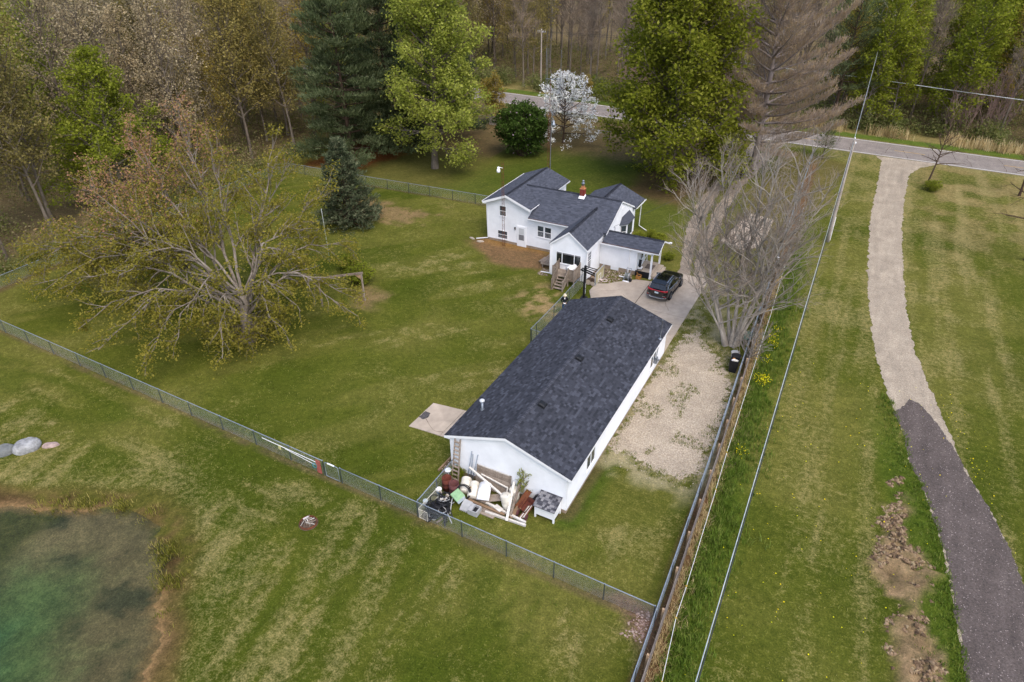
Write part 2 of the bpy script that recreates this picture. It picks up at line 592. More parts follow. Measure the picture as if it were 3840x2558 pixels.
bf = sstep(0.35, 0.12, np.abs(Y - np.interp(X, [-53, -37], [60.5, 61.4])) + (n3 - 0.5) * 0.2) * sstep(-56, -54, X) * sstep(-31.8, -33, X)
col = put(col, C3(92, 78, 56), bf * 0.7)
gar = sstep(0.75, 0.2, np.abs(sdpoly(X, Y, [(-17.14, 24.37), (-9.88, 24.37), (-9.88, 41.69), (-17.14, 41.69)])) + (n3 - 0.5) * 0.5)
col = put(col, C3(62, 80, 24), sstep(1.6, 0.7, np.abs(sdpoly(X, Y, [(-17.14, 24.37), (-9.88, 24.37), (-9.88, 41.69), (-17.14, 41.69)]))) * sstep(30.4, 29.6, Y) * sstep(-10.5, -9.9, X) * 0.8)
col = put(col, C3(104, 84, 64), gar * 0.55 * sstep(30, 29, Y))
# gravelly verge of the parking strip
grv = sstep(-1.6, 0.5, sdpoly(X, Y, [(-9.8, 29.6), (-7.2, 29.0), (-4.5, 29.0), (-4.2, 36), (-4.5, 41), (-5.8, 45), (-7.6, 50), (-8.6, 54), (-9.95, 54.5), (-9.95, 46)]) + wob * 1.3)
col = put(col, C3(150, 138, 112), grv * sstep(0.34, 0.52, n3) * 0.9)
# mud, pond banks
mudc = C3(132, 110, 86) * (0.5 + 1.0 * fbm(X, Y, 1.9, 4)[..., None])
col = put(col, mudc, mud * sstep(0.26, 0.42, n2 + 0.25 * sm))
bank = sstep(-2.3, -0.9, sp + wob * 0.9)
col = put(col, C3(96, 80, 50), bank * 0.9)
col = put(col, C3(70, 54, 38), sstep(-1.1, -0.3, sp + wob * 0.8) * sstep(0.35, 0.6, n2) * 0.8)
col = put(col, C3(138, 110, 80), bank * sstep(-0.9, -0.1, sp) * np.maximum(sstep(11.6, 10.6, Y + wob * 0.4) * sstep(-28, -27, X), sstep(-31.5, -33, X) * sstep(9.5, 10.5, Y)) * 0.85)
col = put(col, C3(78, 82, 30), bank * sstep(0.42, 0.58, n3) * sstep(11.3, 12.0, Y) * 0.7)
inside = sstep(-0.1, 0.3, sp)
bed = put(np.zeros(col.shape) + C3(112, 98, 74), C3(92, 104, 66), sstep(1.8, 5.5, sp + wob))
bed = put(bed, C3(36, 98, 78), sstep(5.0, 11.0, sp + wob))
bed = bed * (0.78 + 0.44 * n3[..., None])
weed = sstep(0.60, 0.70, fbm(X + Y * 0.8, Y - X * 0.5, 0.7, 4)) * sstep(6, 2, sp)
bed = put(bed, C3(62, 64, 46), weed * 0.8)
bed = put(bed, C3(66, 70, 22), sstep(-33.4, -35.2, X + wob * 0.8) * 0.75)  # dark green mirror image of the trees, painted into the bed at the left
col = col * (1 - inside[..., None]) + bed * inside[..., None]
dry = dry * (1 - np.maximum.reduce([mud, bank, inside]))
col = col * (0.86 + 0.28 * n3[..., None])
dry = np.clip(dry * 0.55, 0, 1)
col = np.where((sp < -1.5)[..., None], col * np.array([0.90, 0.93, 0.92]), col)

nyy, nxx = X.shape
V = np.stack([X.ravel(), Y.ravel(), Z.ravel()], 1)
idx = np.arange(nyy * nxx).reshape(nyy, nxx)
F = np.stack([idx[:-1, :-1].ravel(), idx[:-1, 1:].ravel(), idx[1:, 1:].ravel(), idx[1:, :-1].ravel()], 1)

def ground_mat():
    m, n, l = _new('grass_ground')
    b = n['Principled BSDF']
    b.inputs['Roughness'].default_value = 1.0
    b.inputs['Specular IOR Level'].default_value = 0.05
    geo = n.new('ShaderNodeNewGeometry')
    P = geo.outputs['Position']
    ca = n.new('ShaderNodeAttribute'); ca.attribute_name = 'col'
    da = n.new('ShaderNodeAttribute'); da.attribute_name = 'dry'
    f0 = _noise(n, l, P, 11.0, 4.0, 0.8)
    f1 = _noise(n, l, P, 3.2, 5.0, 0.75, 0.3)
    f2 = _noise(n, l, P, 0.8, 4.0, 0.65, 0.2)
    sel = _math(n, l, 'ADD', _math(n, l, 'MULTIPLY', da.outputs['Fac'], 1.25), _math(n, l, 'MULTIPLY', _math(n, l, 'SUBTRACT', f1, 0.5), 1.5))
    sel = _math(n, l, 'ADD', sel, _math(n, l, 'MULTIPLY', _math(n, l, 'SUBTRACT', f0, 0.5), 1.3))
    mr = n.new('ShaderNodeMapRange')
    mr.inputs['From Min'].default_value = 0.22
    mr.inputs['From Max'].default_value = 0.85
    l.new(sel, mr.inputs['Value'])
    st_ = lin((140, 128, 88))
    c = _mix(n, l, _math(n, l, 'MULTIPLY', mr.outputs[0], 0.72), ca.outputs['Color'], st_)
    v0 = _ramp(n, l, f0, [(0.30, (0.55, 0.60, 0.52)), (0.5, (1, 1, 1)), (0.72, (1.55, 1.48, 1.4))])
    v1 = _ramp(n, l, f1, [(0.30, (0.70, 0.74, 0.68)), (0.70, (1.28, 1.25, 1.2))])
    v2 = _ramp(n, l, f2, [(0.3, (0.86, 0.9, 0.84)), (0.7, (1.13, 1.1, 1.1))])
    for v in (v0, v1, v2):
        c = _mix(n, l, 1.0, c, v, 'MULTIPLY')
    l.new(c, b.inputs['Base Color'])
    _bump(n, l, _math(n, l, 'ADD', f0, f1), 0.9, 0.05, b)
    return m

me = nmesh('ground', V, F, None, ground_mat(), True)
at = me.attributes.new('col', 'FLOAT_COLOR', 'POINT')
at.data.foreach_set('color', np.concatenate([np.clip(col, 0, 1).reshape(-1, 3), np.ones((col.shape[0] * col.shape[1], 1))], 1).astype(np.float32).ravel())
at = me.attributes.new('dry', 'FLOAT', 'POINT')
at.data.foreach_set('value', dry.astype(np.float32).ravel())
tag(link('ground', me), 'mown green and straw coloured lawn spreading round the house and garage', 'lawn', kind='structure')

# ------------------------------------------------------------------ pond water
def water_mat():
    m, n, l = _new('pond_water')
    n.remove(n['Principled BSDF'])
    out = n['Material Output']
    tr = n.new('ShaderNodeBsdfTransparent')
    tr.inputs['Color'].default_value = (0.86, 0.93, 0.88, 1)
    gl = n.new('ShaderNodeBsdfGlossy')
    gl.inputs['Roughness'].default_value = 0.04
    fr = n.new('ShaderNodeFresnel')
    fr.inputs['IOR'].default_value = 1.33
    geo = n.new('ShaderNodeNewGeometry')
    f = _noise(n, l, geo.outputs['Position'], 2.2, 3.0, 0.6)
    bp = n.new('ShaderNodeBump')
    bp.inputs['Strength'].default_value = 0.25
    bp.inputs['Distance'].default_value = 0.02
    l.new(f, bp.inputs['Height'])
    l.new(bp.outputs['Normal'], gl.inputs['Normal'])
    l.new(bp.outputs['Normal'], fr.inputs['Normal'])
    mx = n.new('ShaderNodeMixShader')
    l.new(fr.outputs[0], mx.inputs[0])
    l.new(tr.outputs[0], mx.inputs[1])
    l.new(gl.outputs[0], mx.inputs[2])
    l.new(mx.outputs[0], out.inputs['Surface'])
    va = n.new('ShaderNodeVolumeAbsorption')
    va.inputs['Color'].default_value = (0.45, 0.78, 0.66, 1)
    va.inputs['Density'].default_value = 0.10
    l.new(va.outputs[0], out.inputs['Volume'])
    return m
pc = np.array(POND).mean(0)
wp = [(pc[0] + (x - pc[0]) * 1.06, pc[1] + (y - pc[1]) * 1.06) for x, y in POND]
from mathutils.geometry import tessellate_polygon
wb = MB()
k = len(wp)
tri = tessellate_polygon([[Vector((x, y, 0)) for x, y in wp]])
wb.add([(x, y, WATER_Z) for x, y in wp], [t if (Vector(wp[t[1]] + (0,)) - Vector(wp[t[0]] + (0,))).cross(Vector(wp[t[2]] + (0,)) - Vector(wp[t[0]] + (0,))).z > 0 else t[::-1] for t in tri])
wb.add([(x, y, WATER_Z) for x, y in wp] + [(x, y, -3.6) for x, y in wp], [(i, (i + 1) % k + 0, k + (i + 1) % k, k + i) for i in range(k)])
wb.add([(x, y, -3.6) for x, y in wp], [t if (Vector(wp[t[1]] + (0,)) - Vector(wp[t[0]] + (0,))).cross(Vector(wp[t[2]] + (0,)) - Vector(wp[t[0]] + (0,))).z < 0 else t[::-1] for t in tri])
tag(wb.build('pond_water', water_mat()), 'shallow green pond with a muddy bank in the near left corner', 'pond', kind='structure')

# ------------------------------------------------------------------ sheets: roads, drives, pads
def ragged(poly, step, amp, freq=0.8, closed=True, skip=None):
    out = []
    n = len(poly)
    for i in range(n if closed else n - 1):
        a, b = np.array(poly[i], float), np.array(poly[(i + 1) % n], float)
        L = np.linalg.norm(b - a)
        m = max(1, int(L / step))
        nr = np.array([-(b - a)[1], (b - a)[0]]) / max(L, 1e-6)
        for j in range(m):
            p = a + (b - a) * j / m
            w = amp
            if skip and skip(p):
                w = 0
            q = fbm(np.array([p[0]]), np.array([p[1]]), freq, 4, 0.65)[0] - 0.5
            out.append(tuple(p + nr * q * 2 * w))
    return out

def sheet(name, poly, z, m, parent=None, thick=None):
    mb = MB()
    P3 = [Vector((x, y, 0)) for x, y in poly]
    tri = tessellate_polygon([P3])
    fs = [t if (P3[t[1]] - P3[t[0]]).cross(P3[t[2]] - P3[t[0]]).z > 0 else t[::-1] for t in tri]
    mb.add([(x, y, z) for x, y in poly], fs)
    k = len(poly)
    lo = z - (thick if thick else z + 0.02)
    area = sum(poly[i][0] * poly[(i + 1) % k][1] - poly[(i + 1) % k][0] * poly[i][1] for i in range(k))
    vs = [(x, y, z) for x, y in poly] + [(x, y, lo) for x, y in poly]
    fs = [(i, k + i, k + (i + 1) % k, (i + 1) % k) if area > 0 else (i, (i + 1) % k, k + (i + 1) % k, k + i) for i in range(k)]
    mb.add(vs, fs)
    return mb.build(name, m, parent)

def gravel_mat(name, base, dark, weed=None, weed_amt=0.0, streak=0.0, speck=0.0):
    m, n, l = _new(name)
    b = n['Principled BSDF']
    b.inputs['Roughness'].default_value = 0.95
    b.inputs['Specular IOR Level'].default_value = 0.15
    geo = n.new('ShaderNodeNewGeometry')
    P = geo.outputs['Position']
    v = n.new('ShaderNodeTexVoronoi'); v.inputs['Scale'].default_value = 26.0
    l.new(P, v.inputs['Vector'])
    f1 = _noise(n, l, P, 9.0, 4.0, 0.7)
    f2 = _noise(n, l, P, 0.7, 5.0, 0.65)
    c = _ramp(n, l, f1, [(0.28, dark), (0.66, base)])
    hs = n.new('ShaderNodeSeparateColor')
    l.new(v.outputs['Color'], hs.inputs[0])
    c = _mix(n, l, 1.0, c, _ramp(n, l, hs.outputs[0], [(0.0, (0.72, 0.72, 0.73)), (0.6, (1, 1, 1)), (1.0, (1.2, 1.18, 1.14))]), 'MULTIPLY')
    c = _mix(n, l, 1.0, c, _ramp(n, l, f2, [(0.32, (0.82, 0.81, 0.80)), (0.68, (1.1, 1.09, 1.07))]), 'MULTIPLY')
    if speck:
        sp_ = _ramp(n, l, hs.outputs[1], [(1 - speck, (0, 0, 0)), (1 - speck * 0.7, (1, 1, 1))])
        c = _mix(n, l, sp_, c, tuple(min(1, x * 2.6) for x in base))
    if streak:
        mp = n.new('ShaderNodeMapping'); mp.inputs['Scale'].default_value = (1.0, 0.12, 1)
        mp.inputs['Rotation'].default_value = (0, 0, R(-8))
        l.new(P, mp.inputs['Vector'])
        f3 = _noise(n, l, mp.outputs['Vector'], 1.6, 4.0, 0.6)
        c = _mix(n, l, 1.0, c, _ramp(n, l, f3, [(0.3, (1 - streak,) * 3), (0.7, (1 + streak,) * 3)]), 'MULTIPLY')
    if weed:
        f4 = _noise(n, l, P, 1.1, 6.0, 0.72)
        wf = _ramp(n, l, f4, [(1 - weed_amt, (0, 0, 0)), (1 - weed_amt + 0.08, (1, 1, 1))])
        c = _mix(n, l, wf, c, weed)
    l.new(c, b.inputs['Base Color'])
    _bump(n, l, _math(n, l, 'ADD', f1, hs.outputs[0]), 0.8, 0.03, b)
    return m

M_conc = mat('concrete', lin((180, 165, 148)), 0.9, var=0.09, scale=1.6, var2=0.16, scale2=0.5, bump=0.004)
M_grav = gravel_mat('pale_gravel', lin((194, 182, 164)), lin((146, 130, 110)), lin((104, 104, 52)), 0.37)
M_grav2 = gravel_mat('drive_gravel', lin((184, 172, 154)), lin((146, 132, 116)), None, 0, 0.14)
M_track = gravel_mat('track_gravel', lin((166, 154, 140)), lin((124, 110, 94)), lin((112, 104, 62)), 0.34)
M_mill = gravel_mat('asphalt_millings', lin((104, 95, 91)), lin((80, 72, 69)), None, 0, 0.16, 0.02)
M_road = gravel_mat('worn_asphalt', lin((152, 144, 138)), lin((130, 122, 117)), None, 0, 0.05)
M_joint = mat('joint_dirt', lin((78, 62, 50)), 0.95)
M_line = mat('road_paint', lin((222, 220, 212)), 0.8, var=0.12, scale=8)
M_yel = mat('yellow_paint', lin((196, 158, 70)), 0.8, var=0.15, scale=8)

# public road with edge lines, centre dashes and cracks
xs = np.arange(-420, 300.1, 6.0)
rb = MB()
rv = [(x, road_near(x), 0.016) for x in xs] + [(x, road_near(x) + 6.7, 0.016) for x in xs]
nx_ = len(xs)
rb.add(rv, [(i, i + 1, nx_ + i + 1, nx_ + i) for i in range(nx_ - 1)])
road = tag(rb.build('road', M_road), 'grey two lane country road with white edge lines', 'road', kind='structure')
for off, w, nm in ((0.28, 0.13, 'edge_line'), (6.30, 0.13, 'edge_line')):
    b_ = MB()
    b_.add([(x, road_near(x) + off, 0.021) for x in xs] + [(x, road_near(x) + off + w, 0.021) for x in xs], [(i, i + 1, nx_ + i + 1, nx_ + i) for i in range(nx_ - 1)])
    b_.build(nm, M_line, road)
for x in (-47.2, -34.9, -22.5, -10.1, 2.4, 14.8, 27.2):
    b_ = MB()
    b_.add([(x, road_near(x) + 3.3, 0.021), (x + 3.6, road_near(x + 3.6) + 3.3, 0.021), (x + 3.6, road_near(x + 3.6) + 3.42, 0.021), (x, road_near(x) + 3.42, 0.021)], [(0, 1, 2, 3)])
    b_.build('centre_line', M_yel, road)

def crack(mb, a, b, z, w=0.03, jag=0.25, seed=0):
    r = random.Random(seed)
    a, b = Vector(a), Vector(b)
    n = max(3, int((b - a).length / 0.35))
    d = (b - a).normalized()
    s = Vector((-d.y, d.x))
    pts = []
    off = 0
    for i in range(n + 1):
        off = off * 0.6 + r.uniform(-jag, jag) * 0.5
        pts.append(a.lerp(b, i / n) + s * (off if 0 < i < n else 0))
    for i in range(n):
        ww = w * r.uniform(0.5, 1.2) / 2
        p, q = pts[i], pts[i + 1]
        mb.add([(p.x - s.x * ww, p.y - s.y * ww, z), (q.x - s.x * ww, q.y - s.y * ww, z), (q.x + s.x * ww, q.y + s.y * ww, z), (p.x + s.x * ww, p.y + s.y * ww, z)], [(0, 1, 2, 3)])
ck = MB()
for i in range(26):
    x = -6 + i * 1.15 + random.uniform(-.4, .4)
    if i % 3 == 0:
        crack(ck, (x, road_near(x) + 0.5), (x + random.uniform(-1, 1), road_near(x) + random.uniform(3.5, 6.2)), 0.020, 0.05, 0.3, i)
    elif i % 3 == 1:
        crack(ck, (x, road_near(x) + random.uniform(1, 5)), (x + random.uniform(1.5, 4), road_near(x) + random.uniform(1, 5.5)), 0.020, 0.04, 0.35, i)
ck.build('crack', M_joint, road)

# concrete driveway in panels
dr = thing('concrete_driveway', (-14.3, 48, 0), 'pale concrete driveway slab between the garage and the house porch', 'driveway')
tag(dr, kind='structure')
sheet('slab', [(-14.34, 41.75), (-14.34, 52.45), (-15.6, 52.2), (-17.0, 51.0), (-17.6, 50.3), (-18.5, 49.9), (-18.5, 48.4), (-17.85, 47.2), (-17.2, 41.75)], 0.05, M_conc, dr)
sheet('slab', ragged([(-14.28, 41.75), (-9.95, 41.75), (-9.95, 47.6), (-14.28, 47.6)], 0.6, 0.02), 0.054, M_conc, dr)
sheet('slab', ragged([(-14.28, 47.63), (-9.95, 47.63), (-9.95, 55.05), (-14.28, 55.2)], 0.6, 0.02), 0.05, M_conc, dr)
cd = MB()
for i, (a, b_) in enumerate([((-13.4, 48.6), (-12.2, 49.6)), ((-12.2, 49.6), (-11.5, 48.2)), ((-12.0, 45.0), (-10.6, 46.6)), ((-13.2, 45.4), (-12.0, 45.0)), ((-17.6, 48.9), (-15.2, 50.2)), ((-13.6, 44.6), (-11.8, 42.4)), ((-16.0, 49.3), (-14.4, 47.9))]):
    crack(cd, a, b_, 0.0585, 0.022, 0.16, i + 50)
cd.build('crack', M_joint, dr)
jn = MB()
jn.box(-14.34, -14.28, 41.75, 55.1, 0.0, 0.03)
jn.build('joint', M_joint, dr)

pd = thing('concrete_pad', (-20, 28, 0), 'small concrete pad on the lawn side of the garage', 'slab')
tag(pd, kind='structure')
sheet('slab', ragged([(-21.75, 26.5), (-19.49, 26.62), (-19.45, 29.48), (-21.68, 29.2)], 0.4, 0.035), 0.05, M_conc, pd)
sheet('slab', [(-19.46, 26.62), (-17.16, 26.85), (-17.16, 29.7), (-19.42, 29.48)], 0.055, M_conc, pd)
tar = sheet('tar_stain', ragged([(-21.7, 27.55), (-21.35, 27.45), (-21.15, 27.75), (-21.25, 28.2), (-21.66, 28.25)], 0.12, 0.10, 3.0), 0.056, mat('tar_stain', lin((84, 80, 80)), 0.9, var=0.3, scale=9), pd)
cp = MB()
crack(cp, (-21.2, 27.6), (-20.2, 26.9), 0.057, 0.03, 0.15, 3)
crack(cp, (-20.2, 26.9), (-19.5, 27.0), 0.057, 0.03, 0.15, 4)
cp.build('crack', M_joint, pd)

far_pad = thing('concrete_parking_pad', (-9.3, 66, 0), 'concrete parking pad beside the gravel track under the bare tree', 'slab')
tag(far_pad, kind='structure')
sheet('slab', ragged([(-11.1, 63.7), (-8.5, 62.5), (-7.2, 64.5), (-7.4, 71.5), (-10.0, 72.2)], 0.5, 0.05), 0.05, M_conc, far_pad)

# gravel
lot = [(-9.75, 30.3), (-8.3, 30.4), (-7.2, 29.85), (-5.9, 29.85), (-5.0, 29.8), (-4.3, 30.8), (-4.25, 34), (-4.4, 38), (-4.7, 40.3), (-5.5, 41.6), (-6.3, 43.2), (-7.5, 44.3), (-8.6, 46.2), (-9.2, 45.2), (-9.5, 42), (-9.75, 38)]
tag(sheet('gravel_lot', ragged(lot, 0.10, 0.75, 2.6), 0.008, M_grav), 'pale gravel parking strip between the garage wall and the fence', 'gravel strip', kind='structure')
tk = thing('gravel_track', (-13.5, 75, 0), 'two rutted gravel track running from the driveway to the road', 'track')
tag(tk, kind='structure')
Lk = [(-12.75, 55.25), (-13.3, 58), (-14.0, 61), (-15.0, 66), (-15.6, 72), (-15.8, 80), (-15.2, 90), (-15.0, 100.2)]
Rk = [(-10.4, 55.3), (-11.1, 58), (-11.3, 61), (-11.8, 66), (-12.3, 72), (-12.4, 80), (-11.8, 90), (-11, 100.0)]
ml = [(l_[0] * 0.56 + r_[0] * 0.44, l_[1] * 0.56 + r_[1] * 0.44) for l_, r_ in zip(Lk, Rk)]
mr_ = [(l_[0] * 0.40 + r_[0] * 0.60, l_[1] * 0.40 + r_[1] * 0.60) for l_, r_ in zip(Lk, Rk)]
sheet('rut', ragged(Lk + ml[::-1], 0.25, 0.30, 1.3), 0.009, M_track, tk)
sheet('rut', ragged(mr_ + Rk[::-1], 0.25, 0.30, 1.3), 0.009, M_track, tk)
LD = [(0.4, 99.4), (1.2, 97.6), (1.34, 87.4), (1.34, 79), (1.57, 74), (2.18, 63.3), (2.98, 55.1), (3.81, 49.1), (4.72, 45), (5.4, 42.2), (6.1, 39.9), (6.41, 37.5), (7.13, 35.8), (7.67, 33.65), (8.23, 31.15), (8.54, 28.8), (8.76, 26.7), (8.97, 25.2), (9.1, 23.6), (9.2, 18), (9.3, 8)]
RD = [(7.6, 99.2), (5.6, 96.6), (4.55, 93.5), (4.3, 85.3), (4.43, 75.4), (5, 64.75), (5.6, 56.4), (6.32, 50.9), (7.25, 46.7), (8.05, 43.7), (8.7, 41.1), (9.06, 39), (9.67, 37.2), (10.5, 35.1), (11.16, 32.7), (11.64, 30.3), (12.0, 27), (12.1, 22), (12.2, 8)]
tag(sheet('gravel_drive', ragged(LD + RD[::-1], 0.15, 0.24, 2.4), 0.010, M_grav2), 'curving pale gravel drive across the right hand meadow', 'drive', kind='structure')
dk = [(5.9, 43.4), (6.17, 44.3), (6.87, 43.95), (7.73, 42.5), (8.3, 41.3), (8.85, 39.7)] + RD[11:]
dk = dk + [p for p in LD[::-1] if p[1] < 42.5]
tag(sheet('dark_drive', ragged(dk, 0.12, 0.22, 2.4), 0.020, M_mill), 'dark asphalt millings covering the near end of the drive', 'drive', kind='structure')
# ================================================================== BUILDINGS
M_side = mat('white_siding', lin((236, 237, 240)), 0.55, var=0.035, scale=1.2, spec=0.35, var2=0.06, scale2=0.8)
M_trim = mat('white_trim', lin((240, 240, 242)), 0.5, var=0.03, scale=2.0, spec=0.35)
M_found = mat('block_foundation', lin((158, 140, 120)), 0.95, var=0.16, scale=3.0, bump=0.01)
M_shg = shadedmat('charcoal_shingle', [lin((40, 42, 48)), lin((52, 54, 61)), lin((62, 64, 72)), lin((76, 78, 87))], 0.95, 34.0, 0.22)
M_shh = shadedmat('slate_shingle', [lin((58, 60, 67)), lin((68, 71, 80)), lin((78, 81, 91)), lin((88, 91, 101))], 0.95, 34.0, 0.20)
M_deck = mat('roof_deck', lin((44, 44, 50)), 0.95)
M_glass = glassmat('window_glass', lin((58, 66, 74)), 0.05)
M_glassd = glassmat('dark_window_glass', lin((34, 38, 40)), 0.05)
M_screen = mat('window_screen', lin((122, 122, 126)), 0.7, var=0.1)
M_curtain = mat('curtain', lin((196, 198, 200)), 0.9, var=0.1, scale=6, stretch=(8, 8, 0.5))
M_galv = mat('galvanised', lin((150, 156, 164)), 0.45, metal=0.7, var=0.12, scale=8)
M_black = mat('black_metal', lin((30, 31, 34)), 0.5, var=0.15, scale=6)
M_rustm = mat('rusty_iron', lin((122, 72, 46)), 0.9, var=0.35, scale=7, col2=lin((84, 50, 36)))
M_brick = mat('red_brick', lin((132, 56, 44)), 0.9, var=0.2, scale=9)
M_mortar = mat('mortar', lin((176, 166, 156)), 0.95)
M_brownflash = mat('copper_brown_edge', lin((120, 84, 66)), 0.7)

def interval(poly, v):
    xs_ = []
    n = len(poly)
    for i in range(n):
        a, b = poly[i], poly[(i + 1) % n]
        if (a[1] <= v) != (b[1] <= v):
            xs_.append(a[0] + (b[0] - a[0]) * (v - a[1]) / (b[1] - a[1]))
    xs_.sort()
    return [(xs_[i], xs_[i + 1]) for i in range(0, len(xs_) - 1, 2)]

def wall(name, parent, O, U, N, poly, m=None, course=0.115, depth=0.02):
    """lap siding; poly in (u, z) on the plane through O with axes U and +Z, facing N"""
    O, U, N = Vector(O), Vector(U).normalized(), Vector(N).normalized()
    mb = MB()
    z0, z1 = min(p[1] for p in poly), max(p[1] for p in poly)
    k = int(math.ceil((z1 - z0) / course))
    for i in range(k):
        a, b = z0 + i * course, min(z0 + (i + 1) * course, z1)
        ia, ib = interval(poly, a + 1e-4), interval(poly, b - 1e-4)
        if not ia or not ib:
            continue
        (u0, u1), (w0, w1) = ia[0], ib[0]
        P = lambda u, z, d: O + U * u + Vector((0, 0, z)) + N * d
        vs = [P(u0, a, depth), P(u1, a, depth), P(w1, b, 0.001), P(w0, b, 0.001), P(u0, a, -0.002), P(u1, a, -0.002)]
        mb.add(vs, [(0, 1, 2, 3), (4, 5, 1, 0)])
    mb.prism([O + U * u + Vector((0, 0, z)) - N * 0.03 for u, z in poly], -N * 0.10)
    return mb.build(name, m or M_side, parent)

def slope_tabs(O, U, V, poly, e, widths, seed, shade_mix):
    """shingle tabs of one roof plane as (u0, u1, v0, v1, thick, shade)"""
    r = random.Random(seed)
    out = []
    v0, v1 = min(p[1] for p in poly), max(p[1] for p in poly)
    k = int(math.ceil((v1 - v0) / e))
    for i in range(k):
        a = v0 + i * e
        b = min(a + e, v1)
        for (l0, l1) in interval(poly, (a + b) / 2):
            u = l0 - r.uniform(0, widths[-1])
            while u < l1 - 0.02:
                w = r.choice(widths)
                s, t = max(u, l0), min(u + w, l1)
                if t - s > 0.02:
                    full = (t - s) > w - 1e-4 and (b - a) > e - 1e-3
                    lam = r.random()
                    sh = r.choice(shade_mix) + r.uniform(-0.06, 0.06)
                    out.append((s, t, a, b, 0.014 if lam < 0.55 else 0.006, min(1, max(0, sh)), full))
                u += w
    return out

def tab_geo(s, t, a, b, th):
    lap = 0.02
    return ([(s + .002, a, th), (t - .002, a, th), (t - .002, b + lap, 0.003), (s + .002, b + lap, 0.003), (s + .002, a, -.002), (t - .002, a, -.002)],
            [(0, 1, 2, 3), (4, 5, 1, 0), (4, 0, 3), (5, 2, 1)])

def roof_plane(parent, O, U, V, poly, e, widths, seed, m, shade_mix, deck=0.09, single=None, pname='shingles'):
    """deck prism, shingle courses joined in one part; the tabs nearest the camera can be singled out"""
    O, U, V = Vector(O), Vector(U).normalized(), Vector(V).normalized()
    N = U.cross(V).normalized()
    if N.z < 0:
        N = -N
    P = lambda u, v, d: O + U * u + V * v + N * d
    db = MB()
    db.prism([P(u, v, 0) for u, v in poly], -N * deck)
    db.build('roof_deck', M_deck, parent)
    tabs = slope_tabs(O, U, V, poly, e, widths, seed, shade_mix)
    rest, singles = tabs, []
    if single:
        full = [t for t in tabs if t[6]]
        full.sort(key=lambda t: (P((t[0] + t[1]) / 2, t[2], 0) - CAM).length)
        singles = full[:single]
        ids = set(id(t) for t in singles)
        rest = [t for t in tabs if id(t) not in ids]
    mb = MB()
    for t in rest:
        vs, fs = tab_geo(*t[:5])
        mb.add([P(*q) for q in vs], fs, t[5])
    o = mb.build(pname, m, parent)
    tag(o, kind='stuff')
    if singles:
        cache = {}
        rot = Matrix((U, V, N)).transposed()
        if rot.determinant() < 0:
            rot = Matrix((U, V, -N)).transposed()
        for t in singles:
            key = (round(t[1] - t[0], 3), t[4], round(t[5] * 7))
            if key not in cache:
                b2 = MB()
                vs, fs = tab_geo(0, t[1] - t[0], 0, t[3] - t[2], t[4])
                b2.add(vs, fs, t[5])
                cache[key] = b2.mesh('shingle', m)
            ob = bpy.data.objects.new('shingle', cache[key])
            COL.objects.link(ob)
            ob.parent = parent
            ob.matrix_basis = Matrix.Translation(P(t[0], t[2], 0) - WL[parent.name]) @ rot.to_4x4()
    return N

def window(parent, O, U, N, u0, u1, z0, z1, panes=1, split=True, fw_=0.06, glass=None, name='window', proud=0.045, sill=True, screen=False):
    """framed window fixed on a wall plane"""
    O, U, N = Vector(O), Vector(U).normalized(), Vector(N).normalized()
    P = lambda u, z, d: O + U * u + Vector((0, 0, z)) + N * d
    def bar(mb, a, b, c, d, t0, t1):
        mb.prism([P(a, c, t0), P(b, c, t0), P(b, d, t0), P(a, d, t0)], N * (t1 - t0))
    fr = MB()
    bar(fr, u0 - fw_, u0, z0 - fw_, z1 + fw_, -0.02, proud)
    bar(fr, u1, u1 + fw_, z0 - fw_, z1 + fw_, -0.02, proud)
    bar(fr, u0, u1, z1, z1 + fw_, -0.02, proud)
    bar(fr, u0, u1, z0 - fw_, z0, -0.02, proud)
    o = fr.build(name, M_trim, parent)
    w = (u1 - u0) / panes
    for i in range(panes):
        a, b = u0 + i * w, u0 + (i + 1) * w
        if i:
            mb = MB(); bar(mb, a - 0.035, a + 0.035, z0, z1, -0.02, proud - 0.004); mb.build('mullion', M_trim, o)
            a += 0.035
        if i < panes - 1:
            b -= 0.035
        if split:
            zm = (z0 + z1) / 2
            mb = MB(); bar(mb, a, b, zm - 0.025, zm + 0.025, -0.02, proud - 0.01); mb.build('sash_rail', M_trim, o)
            for c, d, dd in ((z0, zm - 0.025, 0.018), (zm + 0.025, z1, 0.026)):
                mb = MB(); bar(mb, a, b, c, d, 0.016, dd); mb.build('pane', (M_screen if screen and c == z0 else glass) or M_glass, o)
        else:
            mb = MB(); bar(mb, a, b, z0, z1, 0.016, 0.02); mb.build('pane', glass or M_glass, o)
    if sill:
        mb = MB(); bar(mb, u0 - fw_ - 0.02, u1 + fw_ + 0.02, z0 - fw_ - 0.045, z0 - fw_ - 0.002, -0.02, proud + 0.03); mb.build('sill', M_trim, o)
    return o

